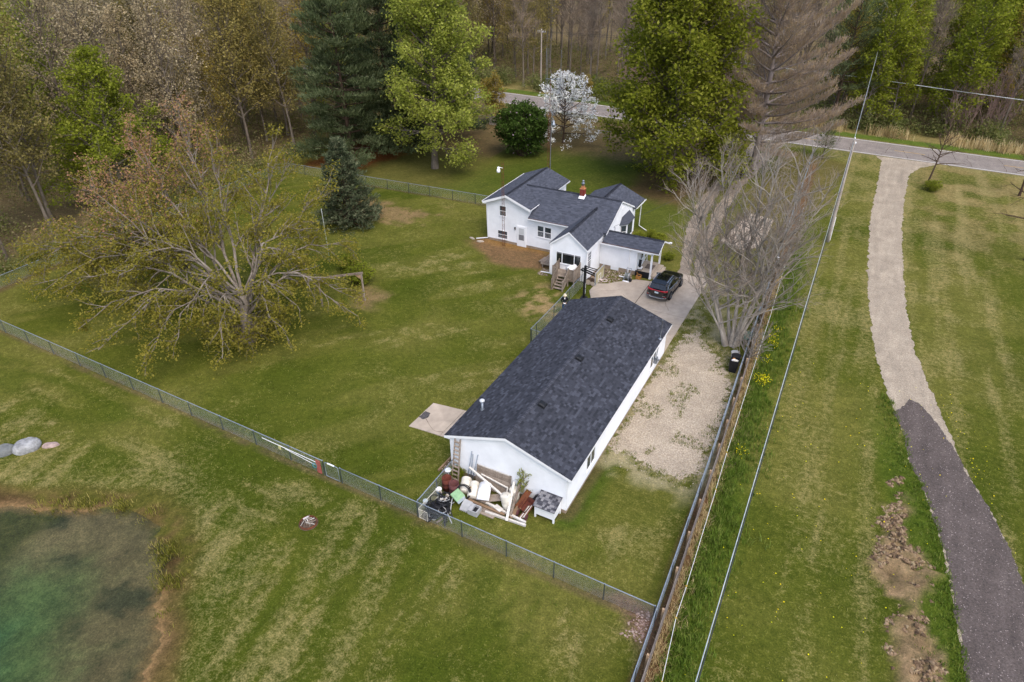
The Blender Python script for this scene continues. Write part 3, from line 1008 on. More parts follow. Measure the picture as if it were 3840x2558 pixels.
# ------------------------------------------------------------------ GARAGE
GX0, GX1, GY0, GY1 = -17.14, -9.88, 24.37, 41.69          # walls
RX0, RX1, RY0, RY1 = -17.44, -9.58, 24.22, 41.84          # roof edge
ZE, ZR, RXM = 2.72, 4.04, -13.51
g = thing('garage', (-13.51, 33.0, 0), 'long white sided garage with a charcoal shingle roof in the foreground', 'garage')
sl = (ZR - ZE) / (RXM - RX0)
zw = lambda x: ZE + sl * (x - RX0 if x < RXM else RX1 - x) - 0.13
gab = [(0, 0.28), (GX1 - GX0, 0.28), (GX1 - GX0, zw(GX1)), (RXM - GX0, zw(RXM)), (0, zw(GX0))]
wall('gable_wall', g, (GX0, GY0, 0), (1, 0, 0), (0, -1, 0), gab)
wall('gable_wall', g, (GX1, GY1, 0), (-1, 0, 0), (0, 1, 0), gab)
side = [(0, 0.28), (GY1 - GY0, 0.28), (GY1 - GY0, zw(GX1)), (0, zw(GX1))]
wall('side_wall', g, (GX1, GY0, 0), (0, 1, 0), (1, 0, 0), side)
wall('side_wall', g, (GX0, GY1, 0), (0, -1, 0), (-1, 0, 0), side)
mb = MB()
mb.box(GX0 + .02, GX1 - .02, GY0 + .02, GY1 - .02, -0.2, 0.275)
mb.build('foundation', M_found, g)
for x, y in ((GX0, GY0), (GX1, GY0), (GX1, GY1), (GX0, GY1)):
    mb = MB()
    sx, sy = (1 if x == GX0 else -1), (1 if y == GY0 else -1)
    mb.box(min(x - sx * .02, x + sx * .09), max(x - sx * .02, x + sx * .09), min(y - sy * .02, y + sy * .09), max(y - sy * .02, y + sy * .09), 0.27, zw(x) - 0.01)
    mb.build('corner_trim', M_trim, g)
# roof
L_ = math.hypot(RXM - RX0, ZR - ZE)
vd = Vector((RXM - RX0, 0, ZR - ZE)).normalized()
mix_g = [0.12, 0.3, 0.45, 0.6, 0.85, 0.5]
roof_plane(g, (RX1, RY0, ZE), (0, 1, 0), (-vd.x, 0, vd.z), [(0, 0), (RY1 - RY0, 0), (RY1 - RY0, L_), (0, L_)], 0.143, [0.16, 0.2, 0.26, 0.33], 5, M_shg, mix_g, single=298)
roof_plane(g, (RX0, RY0, ZE), (0, 1, 0), (vd.x, 0, vd.z), [(0, 0), (RY1 - RY0, 0), (RY1 - RY0, L_), (0, L_)], 0.143, [0.16, 0.2, 0.26, 0.33], 6, M_shg, mix_g)
# ridge caps: folded tabs lapped along the ridge
caps = []
for sh in (0.55, 0.72, 0.88, 1.0):
    b2 = MB()
    w, e = 0.155, 0.15
    dx, dz = w * vd.x, -w * vd.z
    vs = []
    for yy, h in ((0, 0.05), (e + 0.02, 0.022)):
        vs += [(-dx, yy, dz + h), (-dx * .35, yy, dz * .35 + h + .003), (0, yy, h + 0.006), (dx * .35, yy, dz * .35 + h + .003), (dx, yy, dz + h)]
    vs += [(p[0], p[1], p[2] - 0.03) for p in vs[:5]]
    b2.add(vs, [(i, i + 1, 6 + i, 5 + i) for i in range(4)] + [(10 + i, 11 + i, i + 1, i) for i in range(4)], sh)
    caps.append(b2.mesh('ridge_cap', M_shg))
yy = RY0
i = 0
while yy < RY1 - 0.1:
    k = (i * 7 + (i // 6) * 3) % 11
    link('ridge_cap', caps[0 if k < 2 else 1 if k < 6 else 2 if k < 9 else 3], g, Vector((RXM, yy, ZR + 0.004)) - WL[g.name])
    yy += 0.15
    i += 1
# fascia, rake boards
mb = MB()
for x, s in ((RX0, 1), (RX1, -1)):
    mb.box(min(x + s * .005, x + s * .03), max(x + s * .005, x + s * .03), RY0 + .02, RY1 - .02, ZE - 0.20, ZE - 0.022)
    mb.box(min(x + s * .03, x + s * .33), max(x + s * .03, x + s * .33), RY0 + .02, RY1 - .02, ZE - 0.19, ZE - 0.175)
mb.build('fascia', M_trim, g)
for y0, y1 in ((RY0 - 0.004, RY0 + 0.03), (RY1 - 0.03, RY1 + 0.004)):
    mb = MB()
    for x in (RX0, RX1):
        pts = [(x, ZE - 0.012), (RXM, ZR - 0.012), (RXM, ZR - 0.19), (x, ZE - 0.19)]
        mb.prism([(p[0], y0, p[1]) for p in pts], (0, y1 - y0, 0))
    mb.build('rake_board', M_trim, g)
# box vents, flue, service mast
for y in (27.9, 33.2, 38.5):
    x = -13.08
    z = ZE + sl * (RX1 - x)
    o_ = MB()
    Uv, Vv, Nv = Vector((0, 1, 0)), Vector((-vd.x, 0, vd.z)), Vector((vd.z, 0, vd.x))
    c = Vector((x, y, z))
    Q = lambda a, b, h: c + Uv * a + Vv * b + Nv * h
    def frustum(mb, a0, b0, h0, a1, b1, h1):
        vs = [Q(-a0, -b0, h0), Q(a0, -b0, h0), Q(a0, b0, h0), Q(-a0, b0, h0), Q(-a1, -b1, h1), Q(a1, -b1, h1), Q(a1, b1, h1), Q(-a1, b1, h1)]
        mb.add(vs, [(0, 3, 2, 1), (4, 5, 6, 7), (0, 1, 5, 4), (1, 2, 6, 5), (2, 3, 7, 6), (3, 0, 4, 7)])
    frustum(o_, .26, .24, .012, .26, .24, .022)
    frustum(o_, .15, .15, .02, .15, .15, .07)
    frustum(o_, .22, .21, .068, .20, .19, .12)
    frustum(o_, .20, .19, .12, .12, .12, .15)
    o_.build('roof_vent', M_black, g)
x, y = -16.45, 26.85
z = ZE + sl * (x - RX0)
mb = MB()
mb.lathe([(0.13, -0.08), (0.12, 0.06), (0.075, 0.12), (0.075, 0.62)], (x, y, z), 16)
fl_ = mb.build('flue_pipe', M_galv, g, True)
mb = MB(); mb.lathe([(0.06, 0.58), (0.15, 0.63), (0.155, 0.70), (0.09, 0.745), (0.0, 0.75)], (x, y, z), 18)
mb.build('flue_cap', M_curtain, fl_, True)
x, y = -9.72, 39.5
z = ZE
mb = MB(); mb.box(x - .12, x + .1, y - .1, y + .1, z - 0.02, z + 0.09); mb.lathe([(0.07, 0.06), (0.032, 0.14), (0.032, 1.5), (0.04, 1.5), (0.035, 1.58), (0, 1.6)], (x, y, z), 10)
ms = mb.build('service_mast', M_galv, g, True)
mb = MB(); mb.tube([(x, y, z + 1.22), (x + .12, y + .04, z + 1.28), (x + .2, y + .08, z + 1.15), (x + .1, y + .1, z + 1.05)], 0.012, 5); mb.build('wire', M_black, ms)
mb = MB(); mb.tube([(x - .02, y, z - 0.2), (GX1 + 0.05, y, 1.25)], 0.03, 8); mb.box(GX1 + .01, GX1 + .16, y - .13, y + .13, 0.75, 1.22); mb.lathe([(0.085, 0), (0.085, 0.12), (0.05, 0.15)], (GX1 + 0.14, y, 1.05), 12, 'x')
mb.box(GX1 + .01, GX1 + .12, y - .34, y - .18, 0.85, 1.15)
mb.build('electric_meter', M_galv, g)
wr = ((GX1, GY0, 0), (0, 1, 0), (1, 0, 0))
for a in (2.70, 13.9):
    window(g, *wr, a, a + 1.15, 0.92, 1.95, panes=2, split=False, glass=M_glass)
wl = ((GX0, GY1, 0), (0, -1, 0), (-1, 0, 0))
mb = MB(); mb.box(GX0 - 0.04, GX0 - 0.016, 27.0, 29.4, 0.05, 2.1); mb.build('overhead_door', M_trim, g)
mb = MB(); mb.tube([(-10.25, GY0 - 0.03, 1.12), (-10.28, GY0 - 0.035, 1.05), (-10.28, GY0 - 0.03, 0.7), (-10.4, GY0 - 0.04, 0.35), (-10.5, GY0 - 0.05, 0.05)], 0.014, 6)
mb.build('wall_cable', M_black, g)

# ------------------------------------------------------------------ HOUSE
h = thing('house', (-24.5, 55.5, 0), 'white sided farmhouse with slate grey gabled roofs, brick chimney and side porch', 'house')
EV = 0.14
WH = [0.3, 0.3, 0.34, 0.26]
mix_h = [0.25, 0.4, 0.5, 0.6, 0.75]
def rp(O, U, V, poly, seed):
    roof_plane(h, O, U, V, poly, EV, WH, seed, M_shh, mix_h, deck=0.08)
def slope(a, b):
    d = Vector(b) - Vector(a)
    return d.normalized(), d.length
# west wing: ridge along Y
W0, W1, WM, WE, WRZ, WY0, WY1 = -31.8, -26.7, -29.3, 4.05, 5.05, 53.4, 62.4
v_, L_ = slope((W1, 0, WE), (WM, 0, WRZ))
rp((W1, WY0, WE), (0, 1, 0), v_, [(0, 0), (WY1 - WY0, 0), (WY1 - WY0, L_), (0, L_)], 11)
v_, L_ = slope((W0, 0, WE), (WM, 0, WRZ))
rp((W0, WY0, WE), (0, 1, 0), v_, [(0, 0), (WY1 - WY0, 0), (WY1 - WY0, L_), (0, L_)], 12)
# main: ridge along X
MY0, MYR, MY1, ME, MR, MX1 = 53.4, 57.1, 60.8, 3.2, 4.98, -19.1
v_, L_ = slope((0, MY0, ME), (0, MYR, MR))
rp((-29.4, MY0, ME), (1, 0, 0), v_, [(2.45, 0), (MX1 + 29.4, 0), (MX1 + 29.4, L_), (0.2, L_), (2.6, L_ * 0.50), (2.45, L_ * 0.49)], 13)
v_, L_ = slope((0, MY1, ME), (0, MYR, MR))
rp((-29.0, MY1, ME), (1, 0, 0), v_, [(2.3, 0), (MX1 + 29.0, 0), (MX1 + 29.0, L_), (0, L_)], 14)
# sun room: ridge along Y
S0, S1, SM, SE, SR, SY0 = -22.87, -19.33, -21.1, 3.08, 4.45, 49.6
v_, L_ = slope((S0, 0, SE), (SM, 0, SR))
rp((S0, SY0, SE), (0, 1, 0), v_, [(0, 0), (3.75, 0), (6.5, L_), (0, L_)], 15)
v_, L_ = slope((S1, 0, SE), (SM, 0, SR))
rp((S1, SY0, SE), (0, 1, 0), v_, [(0, 0), (3.75, 0), (6.5, L_), (0, L_)], 16)
# east wing with porch: ridge along X
PX0, PX1, PY0, PYR, PY1, PE, PR = -19.22, -14.0, 52.65, 54.05, 55.75, 2.64, 3.3
v_, L_ = slope((0, PY0, PE), (0, PYR, PR))
rp((PX0, PY0, PE), (1, 0, 0), v_, [(0, 0), (PX1 - PX0, 0), (PX1 - PX0, L_), (0, L_)], 17)
v_, L_ = slope((0, PY1, 2.48), (0, PYR, PR))
rp((PX0, PY1, 2.48), (1, 0, 0), v_, [(0, 0), (PX1 - PX0, 0), (PX1 - PX0, L_), (0, L_)], 18)
# rear wing: ridge along Y
B0, B1, BM, BE, BR, BY1 = -24.4, -19.0, -21.7, 2.95, 4.13, 63.7
v_, L_ = slope((B1, 0, BE), (BM, 0, BR))
rp((B1, 60.4, BE), (0, 1, 0), v_, [(0.45, 0), (BY1 - 60.4, 0), (BY1 - 60.4, L_), (-1.6, L_)], 19)
v_, L_ = slope((B0, 0, BE), (BM, 0, BR))
rp((B0, 60.4, BE), (0, 1, 0), v_, [(0.45, 0), (BY1 - 60.4, 0), (BY1 - 60.4, L_), (-1.6, L_)], 20)
# ridges
def ridge(a, b, w=0.16, drop=0.06, m=None):
    a, b = Vector(a), Vector(b)
    d = (b - a).normalized()
    s = d.cross(Vector((0, 0, 1))).normalized() * w
    n = max(1, int((b - a).length / 0.28))
    mb = MB()
    for i in range(n):
        p, q = a.lerp(b, i / n), a.lerp(b, (i + 1.08) / n)
        hh = Vector((0, 0, 0.02 + 0.012 * (1)))
        dz = Vector((0, 0, -drop))
        vs = [p - s + dz + hh * 1.2, p + hh * 1.2, p + s + dz + hh * 1.2, q - s + dz + hh * 0.5, q + hh * 0.5, q + s + dz + hh * 0.5]
        mb.add(vs, [(0, 1, 4, 3), (1, 2, 5, 4), (0, 3, 4, 1), (1, 4, 5, 2)], random.choice([0.15, 0.3, 0.45]))
    return mb.build('ridge_cap', M_shh, h)
ridge((WM, WY0, WRZ), (WM, WY1, WRZ)); ridge((-28.9, MYR, MR), (MX1, MYR, MR), drop=0.075); ridge((SM, SY0, SR), (SM, 56.0, SR), 0.17, 0.12)
ridge((PX0, PYR, PR), (PX1, PYR, PR), 0.16, 0.07); ridge((BM, 59.0, BR), (BM, BY1, BR))
# walls
FB = 0.26
wz = lambda x: WE + (WRZ - WE) / 2.5 * (x - W0 if x < WM else W1 - x) - 0.10
wg = [(0, FB), (4.55, FB), (4.55, wz(-26.95)), (-29.3 + 31.5, wz(-29.3)), (0, wz(-31.5))]
wall('west_wing_wall', h, (-31.5, 53.8, 0), (1, 0, 0), (0, -1, 0), wg)
wall('west_wing_wall', h, (-26.95, 62.1, 0), (-1, 0, 0), (0, 1, 0), wg)
wall('west_wing_wall', h, (-31.5, 62.1, 0), (0, -1, 0), (-1, 0, 0), [(0, FB), (8.3, FB), (8.3, 3.95), (0, 3.95)])
wall('west_wing_wall', h, (-26.95, 53.83, 0), (0, 1, 0), (1, 0, 0), [(0, FB), (8.25, FB), (8.25, 3.95), (0, 3.95)])
wall('front_wall', h, (-26.95, 53.8, 0), (1, 0, 0), (0, -1, 0), [(0, FB), (7.75, FB), (7.75, 3.2), (0, 3.2)])
mz = lambda y: ME + (MR - ME) / 3.7 * (y - MY0 if y < MYR else MY1 - y) - 0.09
wall('gable_wall', h, (-19.2, 53.8, 0), (0, 1, 0), (1, 0, 0), [(0, FB), (6.7, FB), (6.7, mz(60.5)), (3.3, mz(57.1)), (0, mz(53.8))])
wall('rear_wall', h, (-19.25, 60.5, 0), (-1, 0, 0), (0, 1, 0), [(0, FB), (7.6, FB), (7.6, 3.2), (0, 3.2)])
wall('rear_wing_wall', h, (-19.3, 60.5, 0), (0, 1, 0), (1, 0, 0), [(0, FB), (1.2, FB), (1.2, 2.95), (0, 2.95)])
wall('rear_wing_wall', h, (-19.3, 61.7, 0), (-1, 0, 0), (0, 1, 0), [(0, FB), (4.8, FB), (4.8, 2.95), (2.4, 4.0), (0, 2.95)])
wall('rear_wing_wall', h, (-24.1, 61.7, 0), (0, -1, 0), (-1, 0, 0), [(0, FB), (1.2, FB), (1.2, 2.95), (0, 2.95)])
sz = lambda x: SE + (SR - SE) / 1.77 * (x - S0 if x < SM else S1 - x) - 0.10
wall('sun_room_wall', h, (-22.78, 49.75, 0), (1, 0, 0), (0, -1, 0), [(0, 0.02), (3.32, 0.02), (3.32, sz(-19.46)), (1.68, sz(SM)), (0, sz(-22.78))])
wall('sun_room_wall', h, (-19.46, 49.77, 0), (0, 1, 0), (1, 0, 0), [(0, 0.02), (4.1, 0.02), (4.1, 3.05), (0, 3.05)])
wall('sun_room_wall', h, (-22.78, 53.8, 0), (0, -1, 0), (-1, 0, 0), [(0, 0.02), (4.03, 0.02), (4.03, 3.05), (0, 3.05)])
wall('east_wing_wall', h, (-19.44, 53.0, 0), (1, 0, 0), (0, -1, 0), [(0, 0.42), (3.44, 0.42), (3.44, 2.68), (0, 2.68)])
pz = lambda y: PE + (PR - PE) / 1.4 * (y - PY0) if y < PYR else PR - 0.482 * (y - PYR)
wall('east_wing_wall', h, (-16.0, 53.03, 0), (0, 1, 0), (1, 0, 0), [(0, 0.42), (2.4, 0.42), (2.4, pz(55.4) - .1), (1.0, pz(54.05) - .1), (0, pz(53.03) - .1)])
wall('east_wing_wall', h, (-16.0, 55.43, 0), (-1, 0, 0), (0, 1, 0), [(0, 0.42), (3.2, 0.42), (3.2, 2.5), (0, 2.5)])
mb = MB()
for a in ((-31.48, -26.97, 53.82, 62.08), (-26.97, -19.22, 53.82, 60.48), (-24.08, -19.32, 60.48, 61.68)):
    mb.box(a[0], a[1], a[2], a[3], -0.2, FB - 0.005)
mb.build('foundation', M_found, h)
mb = MB(); mb.box(-19.42, -16.02, 53.02, 55.41, -0.2, 0.415); mb.build('foundation', M_found, h)
mb = MB(); mb.box(-18.35, -17.6, 52.985, 53.03, 0.08, 0.40); mb.build('vent_panel', M_side, h)
# corner boards
for x0, x1, y, z0, z1 in ((-31.53, -31.42, 53.775, FB, 3.8), (-19.28, -19.17, 53.77, FB, 3.1), (-22.81, -22.68, 49.72, 0.02, 2.98), (-19.56, -19.43, 49.72, 0.02, 2.98), (-16.1, -15.97, 52.97, 0.42, 2.6), (-16.75, -16.62, 52.965, 0.42, 2.6)):
    mb = MB(); mb.box(x0, x1, y, y + 0.1, z0, z1); mb.build('corner_board', M_trim, h)
# rake boards, fascias and gutters
def rake(pts, y0, y1, w=0.2, nm='rake_board'):
    mb = MB()
    for a, b in zip(pts[:-1], pts[1:]):
        poly = [(a[0], a[1] - 0.006), (b[0], b[1] - 0.006), (b[0], b[1] - w), (a[0], a[1] - w)]
        mb.prism([(p[0], y0, p[1]) for p in poly], (0, y1 - y0, 0))
    mb.build(nm, M_trim, h)
rake([(W0, WE), (WM, WRZ), (W1, WE)], WY0 - 0.006, WY0 + 0.03, 0.24)
rake([(W0, WE), (WM, WRZ), (W1, WE)], WY1 - 0.03, WY1 + 0.006, 0.24)
rake([(S0, SE), (SM, SR), (S1, SE)], SY0 - 0.006, SY0 + 0.05, 0.15)
rake([(B0, BE), (BM, BR), (B1, BE)], BY1 - 0.03, BY1 + 0.006, 0.2)
mb = MB()
mb.box(W0 + .02, -31.5, WY0 + .03, 53.78, WE - 0.22, WE - 0.16); mb.box(-26.95, W1 - .02, WY0 + .03, 53.78, WE - 0.22, WE - 0.16)
mb.box(W0 + .02, -31.5, 53.8, WY1, WE - 0.2, WE - 0.17); mb.box(-26.93, W1 - .02, 53.8, WY1, WE - 0.2, WE - 0.17)
mb.build('soffit', M_trim, h)
mb = MB()
for pts in ([(MY0, ME), (MYR, MR)], [(MYR, MR), (MY1, ME)]):
    a, b = pts
    mb.prism([(MX1 - 0.02, a[0], a[1] - 0.01), (MX1 - 0.02, b[0], b[1] - 0.01), (MX1 - 0.02, b[0], b[1] - 0.15), (MX1 - 0.02, a[0], a[1] - 0.15)], (0.03, 0, 0))
mb.build('rake_board', M_trim, h)
def gutter(a, b, nm='gutter', m=None, w=0.11):
    a, b = Vector(a), Vector(b)
    d = (b - a).normalized()
    s = d.cross(Vector((0, 0, 1)))
    mb = MB()
    prof = [(-w, 0.0), (-w, -0.09), (-w * .4, -0.12), (0, -0.12), (0, -0.105), (-w * .4, -0.105), (-w * .85, -0.08), (-w * .85, 0)]
    k = len(prof)
    vs = [a - s * p[0] + Vector((0, 0, p[1])) for p in prof] + [b - s * p[0] + Vector((0, 0, p[1])) for p in prof]
    mb.add(vs, [(i, (i + 1) % k, k + (i + 1) % k, k + i) for i in range(k)] + [tuple(range(k - 1, -1, -1)), tuple(range(k, 2 * k))])
    return mb.build(nm, m or M_trim, h)
gutter((-26.92, MY0 + .005, ME + 0.0), (-22.7, MY0 + .005, ME + 0.0))
gutter((W1 - .005, 53.45, WE), (W1 - .005, 55.4, WE)); gutter((W1 - .005, 58.8, WE), (W1 - .005, 62.3, WE)); gutter((W0 + .005, 62.3, WE), (W0 + .005, 53.45, WE))
gutter((S1 - .005, 49.62, SE + .01), (S1 - .005, 52.9, SE + .01)); gutter((S0 + .005, 53.2, SE), (S0 + .005, 49.65, SE), m=M_black, w=0.07)
gutter((PX0 - .1, PY0 + .005, PE), (PX1, PY0 + .005, PE)); gutter((B1 - .005, 61.0, BE), (B1 - .005, 63.8, BE))
mb = MB()
mb.prism([(PX1 - .02, PY0, PE - .01), (PX1 - .02, PYR, PR - .01), (PX1 - .02, PY1, 2.47), (PX1 - .02, PY1, 2.33), (PX1 - .02, PYR, PR - .15), (PX1 - .02, PY0, PE - .15)], (.04, 0, 0))
mb.box(PX1 - .02, PX1 + .22, PY1 - .10, PY1 + .06, 2.38, 2.50)
mb.build('rake_board', M_trim, h)
for a, b, r_ in (((-26.9, MY0 - 0.012, ME + .012), (-22.9, MY0 - 0.012, ME + .012), 0), ((PX0, PY0 - 0.012, PE + .012), (PX1, PY0 - 0.012, PE + .012), 0)):
    mb = MB(); mb.beam(a, b, 0.03, 0.02); mb.build('drip_edge', M_brownflash, h)
def downspout(pts, nm='downspout'):
    mb = MB()
    for p, q in zip(pts[:-1], pts[1:]):
        mb.beam(p, q, 0.075, 0.06)
    return mb.build(nm, M_trim, h)
downspout([(W1 - .05, 53.55, WE - .1), (-26.98, 53.74, WE - .35), (-26.98, 53.74, ME + .02)])
downspout([(-31.62, 53.85, WE - .1), (-31.56, 53.86, 0.15), (-32.6, 53.3, 0.06)])
downspout([(-22.86, 49.68, SE - .08), (-22.84, 49.70, 2.7), (-22.84, 49.70, 0.14), (-23.75, 49.75, 0.06)])
downspout([(-19.30, 49.66, SE - .05), (-19.40, 49.69, 2.6), (-19.40, 49.69, 0.2), (-19.0, 48.7, 0.08)])
downspout([(-16.55, 52.62, PE - .1), (-16.68, 52.93, 2.25), (-16.68, 52.93, 0.15)])
downspout([(-18.95, 63.7, BE - .1), (-19.25, 63.45, 2.4), (-19.29, 63.44, 0.15), (-18.2, 62.7, 0.06)])
# windows and door
fwall = ((-31.5, 53.8, 0), (1, 0, 0), (0, -1, 0))
window(h, *fwall, 1.38, 2.02, 2.78, 3.74)
window(h, *fwall, 1.14, 2.14, 0.44, 1.20)
window(h, *fwall, 5.43, 6.02, 1.44, 2.48); window(h, *fwall, 6.18, 6.80, 1.42, 2.46)
mb = MB(); mb.box(-29.34, -29.07, 53.765, 53.80, 4.13, 4.55)
for i in range(5):
    mb.box(-29.32, -29.09, 53.752, 53.77, 4.16 + i * 0.08, 4.20 + i * 0.08)
mb.build('gable_vent', M_trim, h)
mb = MB(); mb.box(-28.28, -27.28, 53.74, 53.80, -0.02, 2.12); d_ = mb.build('door', M_trim, h)
mb = MB(); mb.box(-28.20, -27.36, 53.70, 53.745, 0.02, 2.05); mb.build('storm_door', M_side, d_)
for z0, z1, m_ in ((1.30, 1.90, M_curtain), (0.68, 1.24, M_screen)):
    mb = MB(); mb.box(-28.05, -27.50, 53.685, 53.71, z0, z1); mb.build('pane', m_, d_)
mb = MB(); mb.lathe([(0.03, 0), (0.03, 0.06)], (-27.45, 53.70, 1.0), 8, 'y'); mb.build('handle', M_galv, d_)
mb = MB(); mb.lathe([(0.02, -0.02), (0.075, 0.0), (0.06, 0.12), (0.085, 0.14), (0.02, 0.2), (0, 0.22)], (-28.47, 53.70, 1.72), 8); mb.box(-28.50, -28.44, 53.70, 53.80, 1.62, 1.70); mb.box(-28.49, -28.45, 53.68, 53.72, 1.58, 1.72)
mb.build('wall_lantern', M_black, h)
srw = ((-22.78, 49.75, 0), (1, 0, 0), (0, -1, 0))
wd = window(h, *srw, 0.55, 2.80, 1.38, 2.36, panes=1, split=False, glass=M_glassd, fw_=0.05)
for a in (1.07, 2.22):
    mb = MB(); mb.box(-22.78 + a - .03, -22.78 + a + .03, 49.70, 49.74, 1.38, 2.36); mb.build('mullion', M_trim, wd)
mb = MB(); mb.box(-22.19, -20.02, 49.715, 49.732, 2.24, 2.34); mb.build('blind', M_screen, wd)
sre = ((-19.46, 49.75, 0), (0, 1, 0), (1, 0, 0))
wd = window(h, *sre, 0.30, 0.98, 1.05, 2.58, glass=M_glass, screen=True)
for zz in (2.02, 2.30):
    mb = MB(); mb.box(-19.46 + .02, -19.46 + .034, 50.06, 50.72, zz - .012, zz + .012); mb.build('grille_bar', M_trim, wd)
for u in (50.28, 50.50):
    mb = MB(); mb.box(-19.46 + .02, -19.46 + .035, u - .012, u + .012, 1.84, 2.56); mb.build('grille_bar', M_trim, wd)
# bay window on the east gable
bay = MB()
bp_ = [(57.25, 0), (57.75, 0.5), (59.35, 0.5), (59.85, 0)]
bay.prism([(-19.2 + x, y, 0.9) for y, x in bp_], (0, 0, 1.75))
bo = bay.build('bay_window', M_side, h)
for (y0, x0), (y1, x1) in zip(bp_[:-1], bp_[1:]):
    d = Vector((x1 - x0, y1 - y0, 0))
    window(bo, (-19.2 + x0, y0, 0), d, (d.y, -d.x, 0), 0.09, d.length - 0.09, 1.2, 2.45, split=(d.length < 1), glass=M_glass, sill=False, name='bay_sash', fw_=0.05)
rb_ = MB()
ro = [(56.95, 0), (57.65, 0.66), (59.45, 0.66), (60.15, 0)]
ri = [(57.5, 0.02), (57.95, 0.06), (59.15, 0.06), (59.6, 0.02)]
vs = [(-19.2 + x, y, 2.66) for y, x in ro] + [(-19.2 + x, y, 3.25) for y, x in ri] + [(-19.2 + x, y, 2.60) for y, x in ro]
rb_.add(vs, [(0, 1, 5, 4), (1, 2, 6, 5), (2, 3, 7, 6), (4, 5, 6, 7), (8, 9, 1, 0), (9, 10, 2, 1), (10, 11, 3, 2), (11, 10, 9, 8)], 0.5)
rb_.build('bay_roof', M_shh, bo)
mb = MB(); mb.box(-19.19, -19.13, 57.5, 57.75, 3.95, 4.3); mb.build('gable_vent', M_trim, h)
mb = MB(); mb.tube([(-19.16, 55.4, 3.0), (-19.1, 55.4, 3.15), (-19.08, 55.5, 3.0), (-19.12, 55.5, 1.0)], 0.02, 6); mb.build('service_conduit', M_galv, h)
# chimney of separate bricks
ch = MB(); cx_, cy_ = -22.92, 56.75
ch.box(cx_ - .20, cx_ + .20, cy_ - .20, cy_ + .20, 4.3, 5.62); chim = ch.build('chimney', M_mortar, h)
bm = MB(); bm.box(-.095, .095, -.05, .05, -.031, .031); bmesh_ = bm.mesh('brick', M_brick)
for c in range(13):
    z = 4.78 + c * 0.066
    for s, (ax, ay) in enumerate(((0, -1), (1, 0), (0, 1), (-1, 0))):
        for k in (-1, 1):
            sh = (0.105 * k) + (0.02 if c % 2 else -0.02)
            px, py = (cx_ + sh, cy_ + ay * 0.165) if ax == 0 else (cx_ + ax * 0.165, cy_ + sh)
            link('brick', bmesh_, chim, Vector((px, py, z)) - WL[chim.name], (0, 0, 0 if ax == 0 else R(90)))
mb = MB(); mb.box(cx_ - .24, cx_ + .24, cy_ - .24, cy_ + .24, 5.64, 5.70); mb.box(cx_ - .13, cx_ + .13, cy_ - .13, cy_ + .13, 5.70, 5.92); mb.build('chimney_cap', mat('clay_flue', lin((184, 126, 84)), 0.85), chim)
mb = MB(); mb.lathe([(0.10, 5.9), (0.10, 6.08), (0.15, 6.1), (0.15, 6.2), (0.07, 6.28), (0.07, 6.32), (0.11, 6.36), (0.09, 6.44), (0, 6.46)], (cx_, cy_, 0), 14); mb.build('chimney_pipe', M_galv, chim, True)
mb = MB()
mb.add([(cx_ - .30, cy_ - .36, 4.76), (cx_ + .30, cy_ - .36, 4.76), (cx_ + .22, cy_ - .22, 5.0), (cx_ - .22, cy_ - .22, 5.0), (cx_ + .30, cy_ + .1, 5.02), (cx_ + .22, cy_ + .1, 5.14), (cx_ - .30, cy_ + .1, 5.02), (cx_ - .22, cy_ + .1, 5.14)], [(0, 1, 2, 3), (1, 4, 5, 2), (6, 0, 3, 7)])
mb.build('flashing', M_trim, chim)
# porch: posts, beam, floor, steps
for x, y in ((-14.62, 52.85), (-14.62, 55.4)):
    mb = MB(); mb.box(x - .07, x + .07, y - .07, y + .07, 0.02, 2.40); mb.box(x - .09, x + .09, y - .09, y + .09, 0.02, 0.16); mb.build('porch_post', M_trim, h)
mb = MB(); mb.box(-16.0, -14.5, 52.78, 52.92, 2.33, 2.58); mb.box(-14.69, -14.55, 52.92, 55.35, 2.33, 2.50); mb.build('porch_beam', M_trim, h)
mb = MB(); mb.box(-15.98, -14.55, 52.85, 55.5, 0.28, 2.3 * 0 + 0.44); mb.build('porch_floor', M_conc, h)
mb = MB(); mb.box(-14.56, -14.2, 52.95, 55.5, 0.05, 0.30); mb.build('porch_step', M_conc, h)
mb = MB(); mb.box(-14.2, -13.98, 53.0, 55.5, 0.05, 0.16); mb.build('porch_step', M_conc, h)
mb = MB(); mb.box(-15.99, -14.68, 52.80, 52.85, 0.04, 0.60); mb.build('porch_skirt', M_black, h)
mb = MB(); mb.box(-15.5, -14.75, 53.9, 54.8, 0.442, 0.46); mb.build('porch_mat', mat('door_mat', lin((108, 96, 88)), 0.95, var=0.35, scale=14), h)
mb = MB(); mb.box(-15.965, -15.94, 53.9, 54.75, 0.45, 2.15); pdoor = mb.build('porch_door', M_trim, h)
mb = MB(); mb.box(-15.945, -15.925, 54.05, 54.6, 1.15, 2.0); mb.build('pane', M_glass, pdoor)
# ================================================================== FENCES, POLES, WIRES
M_fpost = mat('fence_pipe', lin((132, 142, 154)), 0.5, metal=0.0, var=0.12, scale=6)
M_mesh = mat('fence_wire', lin((168, 176, 180)), 0.6, metal=0.0, var=0.1)
M_board = wood('grey_fence_board', lin((84, 78, 76)), lin((138, 128, 120)))
M_wpost = wood('tan_fence_post', lin((128, 98, 68)), lin((176, 150, 122)))
M_pole = wood('utility_pole_wood', lin((118, 106, 96)), lin((172, 162, 152)), 1.0)
M_wireb = mat('dark_cable', lin((52, 56, 60)), 0.6)
M_wirew = mat('bare_aluminium_cable', lin((206, 210, 210)), 0.4, metal=0.4)

